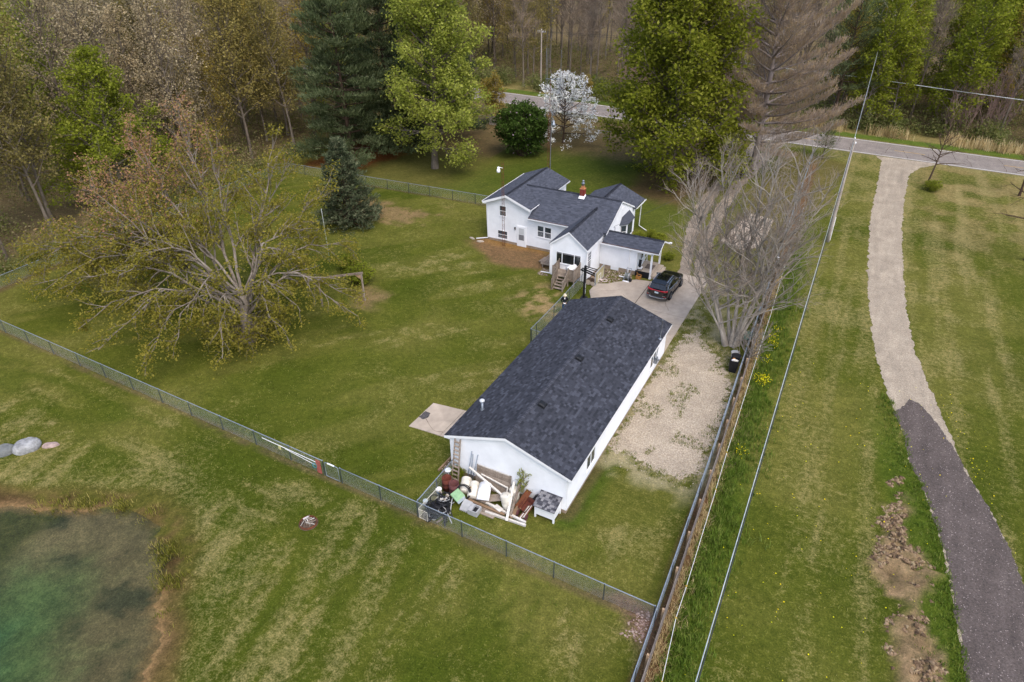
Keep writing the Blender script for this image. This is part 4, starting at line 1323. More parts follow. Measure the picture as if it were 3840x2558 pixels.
def chain_mesh(A, B, z0, z1, d=0.085, r=0.0016):
    A, B = Vector((A[0], A[1], 0)), Vector((B[0], B[1], 0))
    L, hh = (B - A).length, z1 - z0
    e = (B - A).normalized()
    nrm = Vector((-e.y, e.x, 0))
    segs = []
    k = -int(hh / d) - 1
    while k * d < L + hh:
        for sgn in (1, -1):
            s0 = k * d if sgn > 0 else k * d + hh
            a, b = s0, s0 + sgn * hh
            t0, t1 = 0.0, 1.0
            lo, hi = min(a, b), max(a, b)
            if hi < 0 or lo > L:
                continue
            if a < 0: t0 = (0 - a) / (b - a)
            if a > L: t0 = (L - a) / (b - a)
            if b < 0: t1 = (0 - a) / (b - a)
            if b > L: t1 = (L - a) / (b - a)
            segs.append((a + (b - a) * t0, z0 + hh * t0, a + (b - a) * t1, z0 + hh * t1))
        k += 1
    S = np.array(segs)
    n = len(S)
    P0 = np.array(A)[None] + np.array(e)[None] * S[:, 0:1] + np.array([0, 0, 1.0])[None] * S[:, 1:2]
    P1 = np.array(A)[None] + np.array(e)[None] * S[:, 2:3] + np.array([0, 0, 1.0])[None] * S[:, 3:4]
    D = P1 - P0
    D /= np.linalg.norm(D, axis=1, keepdims=True) + 1e-9
    N = np.repeat(np.array(nrm)[None], n, 0)
    T = np.cross(D, N)
    V = []
    for P in (P0, P1):
        for q in range(3):
            a = 2 * math.pi * q / 3
            V.append(P + (N * math.cos(a) + T * math.sin(a)) * r)
    V = np.stack(V, 1).reshape(-1, 3)
    b = (np.arange(n) * 6)[:, None]
    F = np.concatenate([b + np.array([[q, (q + 1) % 3, 3 + (q + 1) % 3, 3 + q]]) for q in range(3)], 0)
    return V, F

def chain_fence(name, pts, ht, label, group=None, step=None, rail=True, bottom=None, name_cat='fence'):
    """posts at the given points, top rail and a woven wire mesh"""
    c = pts[len(pts) // 2]
    t = thing(name, (c[0], c[1], 0), label, name_cat, group)
    for p in pts:
        b = MB(); b.lathe([(0.03, -0.1), (0.03, ht - 0.02), (0.038, ht - 0.02), (0.036, ht + 0.03), (0.02, ht + 0.055), (0, ht + 0.06)], (p[0], p[1], 0), 8)
        b.build('post', M_fpost, t, True)
    if rail:
        b = MB(); b.tube([(p[0], p[1], ht) for p in pts], 0.024, 6); b.build('top_rail', M_fpost, t, True)
    VV, FF_, o = [], [], 0
    for a, b in zip(pts[:-1], pts[1:]):
        V, F = chain_mesh(a, b, 0.03, ht + 0.02)
        VV.append(V); FF_.append(F + o); o += len(V)
    V = np.concatenate(VV) - np.array(WL[t.name])[None]
    me = nmesh('chain_mesh', V, np.concatenate(FF_), None, M_mesh)
    link('chain_mesh', me, t)
    return t

fy = lambda x: float(fence_y(np.array(x)))
FH = 1.14
fx1 = [-64.1, -62.4, -59.4, -56.37, -53.2, -50.04, -46.83, -43.9, -40.86, -37.84, -34.94, -32.0, -29.08, -26.18, -23.52]
chain_fence('chain_link_fence', [(x, fy(x)) for x in fx1], FH, 'long chain link fence across the lawn left of the gate')
fx2 = [-22.22, -19.41, -16.88, -14.05, -11.38, -8.71, -6.08, -3.62]
chain_fence('chain_link_fence', [(x, fy(x)) for x in fx2], FH, 'chain link fence from the gate past the junk pile to the right corner')
# gate
gt = thing('walk_gate', (-22.9, fy(-22.9), 0), 'small chain link walk gate with a pipe frame in the front fence', 'gate')
ga, gb = (-23.36, fy(-23.36) - 0.03), (-22.34, fy(-22.34) - 0.03)
mb = MB(); mb.tube([(ga[0], ga[1], 0.08), (ga[0], ga[1], 1.08), (ga[0] + .06, ga[1], 1.14), (gb[0] - .06, gb[1], 1.14), (gb[0], gb[1], 1.08), (gb[0], gb[1], 0.08)], 0.02, 6, closed=True)
mb.build('frame', M_fpost, gt, True)
V, F = chain_mesh(ga, gb, 0.1, 1.12)
link('chain_mesh', nmesh('chain_mesh', V - np.array(WL[gt.name])[None], F, None, M_mesh), gt)
mb = MB()
for i in range(4):
    x = -23.05 + i * 0.13
    mb.lathe([(0.03, -0.05), (0.045, -0.05), (0.045, 0.05), (0.03, 0.05)], (x, fy(x) - 0.03, 1.14), 8, 'x')
mb.build('rail_clamp', M_trim, gt)
chain_fence('chain_link_fence', [(-16.9, 20.6), (-16.9, 22.4), (-16.92, 24.25)], FH, 'short chain link fence between the junk pile and the lawn')
chain_fence('chain_link_fence', [(-19.32, 38.9), (-19.30, 39.8), (-19.27, 42.9), (-19.30, 46.0), (-19.33, 49.6)], 1.2, 'chain link fence between the garage and the back steps of the house')
chain_fence('chain_link_fence', [(-19.25, 38.85), (-17.25, 38.8)], 1.2, 'stub of chain link fence closing the gap to the garage wall')
chain_fence('chain_link_fence', [(x, float(np.interp(x, [-64, -53, -37, -31.7], [60.0, 60.4, 61.35, 61.6]))) for x in (-64.1, -61, -58, -55.2, -51.92, -48.89, -46.0, -43.24, -40.29, -37.44, -34.5, -31.75)], FH, 'chain link fence behind the lawn running from the spruce to the house')
chain_fence('chain_link_fence', [(-64.15, y) for y in np.arange(21.6, 60.2, 3.2)], FH, 'chain link fence along the edge of the left woods')
chain_fence('chain_link_fence', [(x, 89.6 + 0.03 * (x + 64)) for x in np.arange(-64, -16, 3.4)], FH, 'chain link fence beside the road beyond the lilac bush')
ry = list(np.arange(8.0, 95.1, 3.0))
chain_fence('chain_link_fence', [(float(rail_x(np.array(y))), y) for y in ry], 1.2, 'long chain link fence beside the board fence along the right side')

# board fence
wf = thing('board_fence', (-4.0, 35, 0), 'weathered grey horizontal board fence running beside the chain link rail', 'fence')
bx = lambda y: float(rail_x(np.array(y))) + 0.36
ys = [7.9 + i * 2.45 for i in range(23)]
r_ = random.Random(4)
for i, y in enumerate(ys):
    x = bx(y) - 0.09
    hh = 1.26 + r_.uniform(-0.03, 0.04)
    mb = MB(); mb.box(-.05, .05, -.05, .05, -0.1, hh)
    o_ = mb.build('post', M_wpost, wf, local=True)
    o_.location = Vector((x, y, 0)) - WL[wf.name]
    o_.rotation_euler = (r_.uniform(-.02, .02), r_.uniform(-.03, .03), r_.uniform(-.1, .1))
bdm = []
for k in range(3):
    mb = MB(); mb.box(-.016, .016, 0.01, 2.44, -.092, .092); bdm.append(mb.mesh('board', M_board))
for i in range(len(ys) - 1):
    a, b = Vector((bx(ys[i]), ys[i], 0)), Vector((bx(ys[i + 1]), ys[i + 1], 0))
    ang = math.atan2(-(b.x - a.x), b.y - a.y)
    for c in range(5):
        z = 0.16 + c * 0.215
        link('board', bdm[(i + c) % 3], wf, a - WL[wf.name] + Vector((r_.uniform(-.008, .008), 0, z + r_.uniform(-.012, .012))), (r_.uniform(-.006, .006), r_.uniform(-.04, .04), ang))
mb = MB(); mb.box(-5.2, -5.02, 59.3, 59.5, 1.22, 1.42); tag(mb.build('white_box', M_trim), 'small white box fixed on top of the right fence', 'box')

# electric rope fence
rope = [(-2.0, 14.0), (-2.27, 17.0), (-2.63, 20.2), (-2.69, 22.1), (-3.02, 29.0), (-3.2, 32.3), (-3.37, 36.6), (-3.65, 43), (-3.91, 49.8), (-4.1, 53.3), (-4.28, 56.6), (-4.71, 66.4), (-5.0, 74)]
ef = thing('rope_fence', (-3.2, 32, 0), 'white electric rope fence on thin posts along the tall grass', 'fence')
mb = MB(); mb.tube([(x, y, 0.93 - (0.04 if i % 2 else 0)) for i, (x, y) in enumerate(rope)], 0.013, 5); mb.build('rope', mat('white_rope', lin((226, 226, 220)), 0.8, var=0.12, scale=20), ef)
M_yins = mat('yellow_insulator', lin((212, 176, 60)), 0.5)
M_ystake = mat('grey_stake', lin((112, 112, 104)), 0.6)
for i, (x, y) in enumerate(rope[:-1]):
    mb = MB(); mb.lathe([(0.014, -0.1), (0.012, 0.97)], (x, y, 0), 6); p_ = mb.build('stake', M_ystake, ef)
    mb = MB(); mb.box(x - .03, x + .03, y - .035, y + .035, 0.885, 0.955); mb.build('insulator', M_yins, p_)

# utility poles
def upole(x, y, ht, label, arm=None, rot=0):
    t = thing('utility_pole', (x, y, 0), label, 'utility pole')
    mb = MB(); mb.lathe([(0.16, -0.2), (0.15, 1), (0.105, ht - 0.05), (0.09, ht)], (x, y, 0), 12); mb.build('shaft', M_pole, t, True)
    mb = MB(); mb.lathe([(0.03, ht), (0.03, ht + .1), (0.06, ht + .12), (0.05, ht + .2), (0.02, ht + .24)], (x, y, 0), 10); mb.lathe([(0.04, -.1), (0.06, -.06), (0.06, .06), (0.04, .1)], (x + .14, y, ht - .25), 10); mb.build('insulator', M_trim, t, True)
    if arm:
        mb = MB(); mb.beam((x - arm, y, ht - .35), (x + arm, y, ht - .25), 0.11, 0.12); a = mb.build('cross_arm', M_pole, t)
        for s in (-.85, -.4, .4, .85):
            mb = MB(); mb.lathe([(0.02, -.30), (0.02, -.16), (0.05, -.15), (0.045, -.05), (0, -.04)], (x + arm * s, y, ht + 0.02), 8); mb.build('insulator', M_trim, a)
    return t
upole(-1.76, 68.3, 9.9, 'tall grey utility pole standing in the right meadow near the drive')
upole(-2.9, 112.5, 11.6, 'utility pole at the edge of the green woods across the road')
upole(-54.6, 113.0, 9.8, 'utility pole with a cross arm in the woods beyond the house', 0.8)
mb = MB(); x, y = -1.76, 68.3
mb.tube([(x + .15, y - .02, 0.2), (x + .15, y - .02, 2.6)], 0.035, 6); mb.build('conduit', M_trim, bpy.data.objects['utility_pole'])

def cable(pts, r, m, label, sag=0.0):
    out = []
    for a, b in zip(pts[:-1], pts[1:]):
        a, b = Vector(a), Vector(b)
        for i in range(12):
            t = i / 12
            p = a.lerp(b, t)
            p.z -= sag * 4 * t * (1 - t)
            out.append(p)
    out.append(Vector(pts[-1]))
    mb = MB(); mb.tube(out, r, 5)
    tag(mb.build('overhead_cable', m), label, 'cable')
cable([(-1.80, 68.3, 9.72), (-0.76, 12.9, 8.25), (-0.10, -22, 9.3)], 0.016, M_wirew, 'bright bare overhead cable crossing the meadow above the tall grass')
cable([(-1.74, 68.3, 9.72), (-0.70, 12.9, 8.25), (-0.04, -22, 9.3)], 0.018, M_wireb, 'dark overhead cable twinned with the bright one above the meadow')
cable([(-1.8, 68.3, 9.75), (-2.9, 112.5, 10.9)], 0.022, M_wirew, 'overhead cable spanning the road between the two right hand utility poles', 0.5)
cable([(-40, 113.5, 8.2), (-2.9, 112.5, 6.85), (30, 110.8, 5.6)], 0.045, M_wirew, 'thick pale communication cable strung low along the far side of the road', 0.15)
cable([(-54.6, 113, 9.7), (-2.9, 112.5, 11.7), (30, 110.8, 9.5)], 0.018, M_wireb, 'thin dark power line along the far roadside, upper strand', 0.5)
cable([(-54.4, 113, 9.6), (-2.9, 112.4, 11.0), (30, 110.8, 8.9)], 0.018, M_wireb, 'thin dark power line along the far roadside, lower strand', 0.6)
cable([(-19.12, 55.45, 3.15), (-13.6, 59.5, 6.0), (-5.5, 66.5, 8.0), (-1.76, 68.25, 8.6)], 0.012, M_wireb, 'service cable sagging from the house gable to the meadow utility pole', 0.1)
# ================================================================== TREES
GOLD = math.pi * (3 - math.sqrt(5))

class Tree:
    def __init__(self, seed):
        self.r = np.random.default_rng(seed)
        self.V, self.F, self.o = [], [], 0
        self.anch, self.adir, self.aw = [], [], []

    def tube(self, P, rad, n):
        P = np.asarray(P, float)
        k = len(P)
        T = np.gradient(P, axis=0)
        T /= np.linalg.norm(T, axis=1, keepdims=True) + 1e-9
        ref = np.array([0.31, 0.17, 0.93]) if abs(T[0, 2]) < 0.9 else np.array([1.0, 0.1, 0.0])
        A = np.cross(T, ref)
        A /= np.linalg.norm(A, axis=1, keepdims=True) + 1e-9
        B = np.cross(T, A)
        a = np.arange(n) * 2 * math.pi / n
        rad = np.asarray(rad, float)
        ring = P[:, None, :] + rad[:, None, None] * (np.cos(a)[None, :, None] * A[:, None, :] + np.sin(a)[None, :, None] * B[:, None, :])
        self.V.append(ring.reshape(-1, 3))
        i = np.arange(k - 1)[:, None] * n
        j = np.arange(n)[None, :]
        j2 = (j + 1) % n
        f = np.stack([i + j, i + j2, i + n + j2, i + n + j], -1).reshape(-1, 4) + self.o
        self.F.append(f)
        self.o += k * n

    def grow(self, p, d, L, n, upv, jit):
        P = [np.asarray(p, float)]
        d = np.asarray(d, float)
        d = d / np.linalg.norm(d)
        for i in range(n):
            d = d + np.array([0, 0, upv / n]) + self.r.normal(0, jit / math.sqrt(n), 3)
            d /= np.linalg.norm(d)
            P.append(P[-1] + d * L / n)
        return np.array(P)

    def side(self, d, ang):
        """direction at angle ang off d, random roll"""
        d = d / (np.linalg.norm(d) + 1e-9)
        q = self.r.normal(0, 1, 3)
        q -= d * q.dot(d)
        q /= np.linalg.norm(q) + 1e-9
        return d * math.cos(ang) + q * math.sin(ang)

    def at(self, P, s):
        k = len(P) - 1
        x = min(max(s, 0), 0.9999) * k
        i = int(x)
        return P[i] + (P[i + 1] - P[i]) * (x - i), P[i + 1] - P[i]

    def wood(self, m, name='trunk'):
        return nmesh(name, np.concatenate(self.V), np.concatenate(self.F), None, m, True)

    def subs(self, P, r0, density, frac, ang, upv, jit, nseg, sides, s0=0.25, minr=0.006, rr=0.55):
        """side shoots along polyline P; returns their polylines and radii"""
        L = np.linalg.norm(np.diff(P, axis=0), axis=1).sum()
        n = max(1, int(L * density + self.r.random()))
        out = []
        for i in range(n):
            s = s0 + (1 - s0) * (i + self.r.random()) / n
            p, d = self.at(P, s)
            l = L * frac * (1.15 - 0.75 * s) * self.r.uniform(0.65, 1.25)
            q = self.grow(p, self.side(d, self.r.uniform(ang[0], ang[1])) + np.array([0, 0, 0.12]), l, nseg, upv, jit)
            rad = max(minr, r0 * rr * (1 - 0.7 * s))
            self.tube(q, np.linspace(rad, minr * 0.6, nseg + 1), sides)
            out.append((q, rad))
        return out

    def leafpts(self, P, n, s0=0.3, w=1.0):
        for i in range(n):
            s = s0 + (1 - s0) * (i + self.r.random()) / max(1, n)
            p, d = self.at(P, s)
            self.anch.append(p)
            self.adir.append(d / (np.linalg.norm(d) + 1e-9))
            self.aw.append(w)

    def leaves(self, m, per, size, spread, name='crown', aspect=0.62, upb=0.5, keep=1.0, shade=None, droop=0.0, cl=0.55):
        A = np.array(self.anch)
        if keep < 1:
            A = A[self.r.random(len(A)) < keep]
        n = len(A) * per
        cs = np.repeat(self.r.random(len(A)), per)
        P = np.repeat(A, per, 0) + self.r.normal(0, spread, (n, 3)) * np.array([1, 1, 0.8])
        P[:, 2] -= droop * self.r.random(n)
        P[:, 2] = np.maximum(P[:, 2], 0.03)
        N = self.r.normal(0, 1, (n, 3))
        N[:, 2] = np.abs(N[:, 2]) + upb
        N /= np.linalg.norm(N, axis=1, keepdims=True)
        Q = self.r.normal(0, 1, (n, 3))
        U = np.cross(N, Q)
        U /= np.linalg.norm(U, axis=1, keepdims=True) + 1e-9
        W = np.cross(N, U)
        s = (size * self.r.uniform(0.6, 1.25, n))[:, None]
        V = np.stack([P + U * s * 0.5, P + W * s * aspect * 0.5 + N * s * 0.06, P - U * s * 0.5, P - W * s * aspect * 0.5 + N * s * 0.06], 1).reshape(-1, 3)
        F = np.arange(n * 4).reshape(n, 4)
        sh = np.clip(cs * cl + self.r.random(n) * (1 - cl), 0, 1)
        if shade is not None:
            sh = shade(P, sh)
        return nmesh(name, V, F, sh, m)

    def needles(self, m, per, length, width, spread, up_=0.35, name='crown', out=None, cl=0.6):
        """long narrow faces pointing along the shoots"""
        A, D = np.array(self.anch), np.array(self.adir)
        n = len(A) * per
        cs = np.repeat(self.r.random(len(A)), per)
        P = np.repeat(A, per, 0) + self.r.normal(0, spread, (n, 3)) * np.array([1, 1, 0.45])
        d = np.repeat(D, per, 0) * 0.9 + self.r.normal(0, 0.5, (n, 3)) + np.array([0, 0, up_])
        d /= np.linalg.norm(d, axis=1, keepdims=True) + 1e-9
        q = self.r.normal(0, 1, (n, 3)) + np.array([0, 0, 0.4])
        w = np.cross(d, q)
        w /= np.linalg.norm(w, axis=1, keepdims=True) + 1e-9
        l = (length * self.r.uniform(0.6, 1.3, n))[:, None]
        ww = width * 0.5
        V = np.stack([P - w * ww * 0.6, P + w * ww * 0.6, P + d * l + w * ww * 0.35, P + d * l - w * ww * 0.35], 1).reshape(-1, 3)
        V[:, 2] = np.maximum(V[:, 2], 0.02)
        sh = np.clip(cs * cl + self.r.random(n) * (1 - cl), 0, 1)
        return nmesh(name, V, np.arange(n * 4).reshape(n, 4), sh, m)

def broadleaf(seed, H, r0, prof, elev, n1, t0, d2=1.1, f2=0.5, d3=1.3, f3=0.5, up1=0.25, lean=(0, 0), jit1=0.25, leafn=(2, 3), stems=None, sides=(8, 5, 4, 3), wob=0.10, third=True, minr=0.008, ang=(0.5, 1.05)):
    """generic deciduous tree: leader(s), limbs with an envelope, branches, twigs"""
    t = Tree(seed)
    stems = stems or [((0, 0, 0), (lean[0], lean[1], 1), H, r0, n1)]
    for (p0, d0, h_, rr, nn) in stems:
        T = t.grow(p0, d0, h_, 10, 0.25, wob)
        T[0] = p0
        rad = rr * (1 - np.linspace(0, 1, 11) ** 0.9 * 0.93)
        rad[0] *= 1.45
        t.tube(T, rad, sides[0])
        for i in range(nn):
            tt = t0 + (1 - t0) * ((i + t.r.uniform(0, 0.8)) / nn) ** 0.9
            p, _ = t.at(T, tt)
            az = i * GOLD + t.r.uniform(-0.4, 0.4)
            el = R(elev(tt)) + t.r.normal(0, 0.12)
            d = np.array([math.cos(az) * math.cos(el), math.sin(az) * math.cos(el), math.sin(el)])
            L = prof(tt) * t.r.uniform(0.8, 1.15)
            P = t.grow(p, d, L, 6, up1, jit1)
            r1 = max(0.02, min(rr * 0.5, 0.028 * L) * (1.2 - 0.6 * tt))
            t.tube(P, np.linspace(r1, 0.014, 7), sides[1])
            t.leafpts(P, leafn[0], 0.6)
            for (Q, rq) in t.subs(P, r1, d2, f2, ang, up1 * 0.6, jit1, 4, sides[2], 0.22, minr + 0.006):
                t.leafpts(Q, leafn[0], 0.35)
                if third:
                    for (S, rs) in t.subs(Q, rq, d3, f3, ang, 0.1, jit1, 2, sides[3], 0.25, minr):
                        t.leafpts(S, leafn[1], 0.3)
    return t

def pine(seed, H, R0, r0, t0=0.08, whorl=0.85, nb=5, upturn=0.35, drop=-5, prof=None, tw=2.4, lw=0.34, stub=0.25, lean=(0, 0)):
    t = Tree(seed)
    T = t.grow((0, 0, 0), (lean[0], lean[1], 1), H, 10, 0.2, 0.03)
    rad = r0 * (1 - np.linspace(0, 1, 11) * 0.95)
    rad[0] *= 1.3
    t.tube(T, rad, 8)
    prof = prof or (lambda s: (1 - s) ** 0.75)
    z = H * t0
    k = 0
    while z < H * 0.985:
        s = z / H
        for b in range(nb):
            az = (k * 1.13 + b * 2 * math.pi / nb) + t.r.uniform(-0.3, 0.3)
            L = R0 * prof(s) * t.r.uniform(0.75, 1.12) + 0.3
            el = R(drop + 38 * s) + t.r.normal(0, 0.08)
            d = np.array([math.cos(az) * math.cos(el), math.sin(az) * math.cos(el), math.sin(el)])
            p, _ = t.at(T, s)
            P = t.grow(p, d, L, 6, upturn, 0.16)
            r1 = max(0.02, 0.016 * L)
            t.tube(P, np.linspace(r1, 0.012, 7), 4)
            n = max(3, int(L * tw))
            for i in range(n):
                u = stub + (1 - stub) * (i + t.r.random()) / n
                q, dd = t.at(P, u)
                dd = dd / np.linalg.norm(dd)
                sgn = 1 if i % 2 else -1
                hd = np.cross(dd, [0, 0, 1]) * sgn
                a = t.r.uniform(0.5, 1.0)
                v = dd * math.cos(a) + hd * math.sin(a) + np.array([0, 0, t.r.uniform(0.0, 0.25)])
                l = L * lw * (1.15 - 0.75 * u) * t.r.uniform(0.7, 1.2) + 0.12
                S = t.grow(q, v, l, 3, upturn * 0.8, 0.15)
                t.tube(S, np.linspace(0.014, 0.006, 4), 3)
                t.leafpts(S, 3, 0.25)
            t.leafpts(P, 3, 0.75)
        z += whorl * t.r.uniform(0.75, 1.2)
        k += 1
    return t

# bark and leaf colours
M_bark = barkmat('grey_brown_bark', lin((92, 82, 72)), lin((140, 128, 115)))
M_barkl = barkmat('pale_grey_bark', lin((112, 104, 95)), lin((168, 160, 150)))
M_barkd = barkmat('dark_bark', lin((58, 46, 38)), lin((92, 76, 64)))
M_barkp = barkmat('dying_pine_bark', lin((116, 104, 98)), lin((168, 156, 150)))
M_lmaple = leafmat('maple_leaf', [lin((80, 88, 24)), lin((100, 107, 32)), lin((120, 123, 44)), lin((144, 144, 66))], 0.5, 0.0)
M_lyg = leafmat('yellow_green_leaf', [lin((108, 118, 46)), lin((132, 140, 58)), lin((152, 156, 74)), lin((174, 176, 96))], 0.5, 0.0)
M_lbright = leafmat('bright_green_leaf', [lin((90, 100, 26)), lin((110, 119, 36)), lin((130, 137, 50)), lin((152, 153, 70))], 0.5, 0.12)
M_lolive = leafmat('olive_bud_leaf', [lin((98, 92, 50)), lin((120, 112, 64)), lin((138, 128, 78)), lin((156, 146, 98))], 0.45, 0.2)
M_ltan = leafmat('tan_bud_leaf', [lin((126, 114, 90)), lin((148, 134, 106)), lin((168, 154, 124)), lin((188, 174, 146))], 0.45, 0.2)
M_lgold = leafmat('golden_bud_leaf', [lin((118, 104, 48)), lin((140, 122, 56)), lin((156, 138, 68)), lin((146, 142, 78))], 0.45, 0.2)
M_ldark = leafmat('lilac_leaf', [lin((36, 52, 20)), lin((50, 68, 26)), lin((64, 82, 36)), lin((82, 98, 50))], 0.25, 0.0)
M_lbush = leafmat('brush_leaf', [lin((70, 80, 40)), lin((92, 100, 54)), lin((112, 116, 70)), lin((134, 130, 92))], 0.4, 0.2)
M_lpine = leafmat('pine_needle', [lin((52, 60, 38)), lin((72, 82, 54)), lin((94, 104, 72)), lin((120, 126, 96))], 0.35, 0.15)
M_lspruce = leafmat('spruce_needle', [lin((44, 54, 38)), lin((66, 76, 54)), lin((92, 98, 74)), lin((122, 122, 96))], 0.2, 0.0)
M_ldead = leafmat('dying_needle', [lin((126, 112, 102)), lin((146, 132, 122)), lin((152, 130, 96)), lin((168, 158, 150))], 0.35, 0.0)
M_lwhite = leafmat('white_blossom', [lin((214, 212, 198)), lin((232, 230, 220)), lin((244, 242, 236))], 0.3, 0.0)
M_ldogw = leafmat('dogwood_leaf', [lin((70, 78, 40)), lin((96, 102, 60))], 0.3, 0.0)

def plant(name, loc, wood_me, crown_me, label, cat='tree', group=None, rz=0.0, sc=1.0, szf=1.0, crown_name='crown', trunk_name='trunk'):
    t = thing(name, loc, label, cat, group, rz)
    t.scale = (sc, sc, sc * szf)
    if wood_me: link(trunk_name, wood_me, t)
    if crown_me: link(crown_name, crown_me, t)
    return t

# ---- garden trees -------------------------------------------------------------------
# yellow-green tree behind the house
t = broadleaf(21, 27.0, 0.36, lambda s: 6.6 * (1 - s) ** 0.40 + 0.6, lambda s: 4 + 52 * s, 78, 0.085, 1.35, 0.46, 1.6, 0.5, 0.32, jit1=0.2, leafn=(2, 3))
plant('yellow_green_tree', (-48.1, 69.4, 0), t.wood(M_bark), t.leaves(M_lyg, 8, 0.33, 0.42, droop=0.25), 'tall yellow green leafy tree with a bare lower trunk behind the fence')
# big maple beside the track
t = broadleaf(22, 25.0, 0.5, lambda s: 9.9 * (1 - s) ** 0.55 * (0.82 + 0.4 * s) + 0.6, lambda s: 2 + 58 * s, 92, 0.05, 1.1, 0.46, 1.5, 0.5, 0.28, jit1=0.22, leafn=(2, 3), minr=0.012)
plant('maple_tree', (-20.6, 79.0, 0), t.wood(M_bark), t.leaves(M_lmaple, 7, 0.42, 0.58, droop=0.3, cl=0.6), 'huge dense green maple standing behind the right end of the house')
# bright green tree at the left wood edge
t = broadleaf(23, 15.6, 0.3, lambda s: 6.2 * (1 - s) ** 0.6 + 0.6, lambda s: 5 + 55 * s, 56, 0.08, 1.3, 0.48, 1.5, 0.5, 0.3, leafn=(2, 3))
w7, c7 = t.wood(M_bark), t.leaves(M_lbright, 8, 0.29, 0.34, droop=0.2)
plant('bright_green_tree', (-71.2, 43.2, 0), w7, c7, 'bright green leafy tree at the edge of the left woods')
# white flowering dogwood
t = broadleaf(24, 8.6, 0.14, lambda s: 5.4 * (1 - s) ** 0.55 + 0.5, lambda s: 2 + 50 * s, 44, 0.14, 1.5, 0.5, 1.9, 0.5, 0.25, leafn=(2, 3))
dg = plant('dogwood_tree', (-38.2, 86.4, 0), t.wood(M_barkd), t.leaves(M_lwhite, 4, 0.26, 0.17, keep=0.75, upb=1.0, name='blossom'), 'white flowering dogwood tree behind the lilac bush', crown_name='blossom')
link('leaves', t.leaves(M_ldogw, 1, 0.14, 0.2, keep=0.6, name='leaves'), dg)
# golden multi-stem shrub tree
t = broadleaf(25, 6.5, 0.06, lambda s: 1.9 * (1 - s) ** 0.4 + 0.4, lambda s: 25 + 40 * s, 14, 0.3, 1.8, 0.5, 2.0, 0.5, 0.3, leafn=(2, 3), stems=[((random.uniform(-.5, .5), random.uniform(-.5, .5), 0), (random.uniform(-.18, .18), random.uniform(-.15, .15), 1), random.uniform(5, 6.8), 0.05, 12) for _ in range(7)])
gw, gc = t.wood(M_barkl), t.leaves(M_lgold, 4, 0.24, 0.2)
plant('golden_shrub_tree', (-51.4, 90.0, 0), gw, gc, 'golden leaved multi stemmed small tree left of the dogwood')
plant('golden_shrub_tree', (-44.5, 109.8, 0), gw, gc, 'low golden shrub on the far roadside left of the dogwood', rz=2.0, sc=0.55)
# lilac
t = broadleaf(26, 4.2, 0.06, lambda s: 1.5, lambda s: 20 + 40 * s, 10, 0.15, 2.2, 0.5, 2.4, 0.5, 0.3, leafn=(2, 3), stems=[((math.cos(a) * .5, math.sin(a) * .5, 0), (math.cos(a) * q, math.sin(a) * q, 1), 4.6 - q * 1.1, 0.05, 11) for a, q in [(i * GOLD, 0.06 + 0.11 * (i % 9)) for i in range(26)]])
lc = plant('lilac_bush', (-40.8, 79.2, 0), t.wood(M_barkd), t.leaves(M_ldark, 4, 0.27, 0.22), 'big round dark green lilac bush behind the house', 'bush', sc=1.18)
link('blossom', t.leaves(leafmat('lilac_bloom', [lin((120, 100, 110)), lin((160, 140, 150))], 0.3, 0), 1, 0.22, 0.3, keep=0.05, name='blossom'), lc)
# spruce
t = pine(27, 8.6, 3.3, 0.16, 0.03, 0.33, 8, 0.30, -14, lambda s: (1 - s) ** 0.85, 3.2, 0.36, 0.12)
plant('spruce_tree', (-46.4, 50.6, 0), t.wood(M_barkd), t.needles(M_lspruce, 4, 0.24, 0.13, 0.10, 0.25), 'grey green cone shaped spruce at the lawn edge beside the big spreading tree')
# dark pines
t = pine(28, 23.0, 6.8, 0.32, 0.07, 0.95, 6, 0.30, -8, lambda s: (1 - s) ** 0.60 * (0.85 + 0.3 * math.sin(s * 21)), 3.2, 0.38, 0.35)
pw, pc_ = t.wood(M_barkd), t.needles(M_lpine, 7, 0.42, 0.15, 0.30, 0.55, cl=0.7)
plant('dark_pine_tree', (-59.5, 67.3, 0), pw, pc_, 'dark green pine left of the yellow green tree, nearest of the pines', sc=0.98)
plant('dark_pine_tree', (-58.6, 74.5, 0), pw, pc_, 'dark green pine standing directly behind the nearest pine', rz=2.1, sc=1.04)
plant('dark_pine_tree', (-54.8, 80.5, 0), pw, pc_, 'dark green pine half hidden behind the yellow green tree', rz=4.0, sc=0.95)
# dying pine
t = pine(29, 29.0, 11.4, 0.42, 0.13, 1.15, 5, 0.46, 0, lambda s: (1 - s) ** 0.45 * (0.8 + 0.4 * s), 5.4, 0.21, 0.12)
plant('dying_pine_tree', (-12.4, 85.5, 0), t.wood(M_barkp), t.needles(M_ldead, 6, 0.44, 0.075, 0.16, 0.8), 'huge half dead pine with bare grey brown upswept branches by the road')
t = pine(30, 15.0, 4.4, 0.2, 0.25, 0.8, 5, 0.3, 0, lambda s: (1 - s) ** 0.6, 2.6, 0.36, 0.2)
w30, c30 = t.wood(M_barkd), t.needles(M_lpine, 5, 0.4, 0.075, 0.18, 0.3)
plant('green_pine_tree', (-6.5, 111.5, 0), w30, c30, 'green pine poking out right of the dying pine across the road', sc=1.35)
plant('small_pine_tree', (-5.6, 95.0, 0), w30, c30, 'low green pine beside the road at the end of the right fence', rz=1.0, sc=0.36)

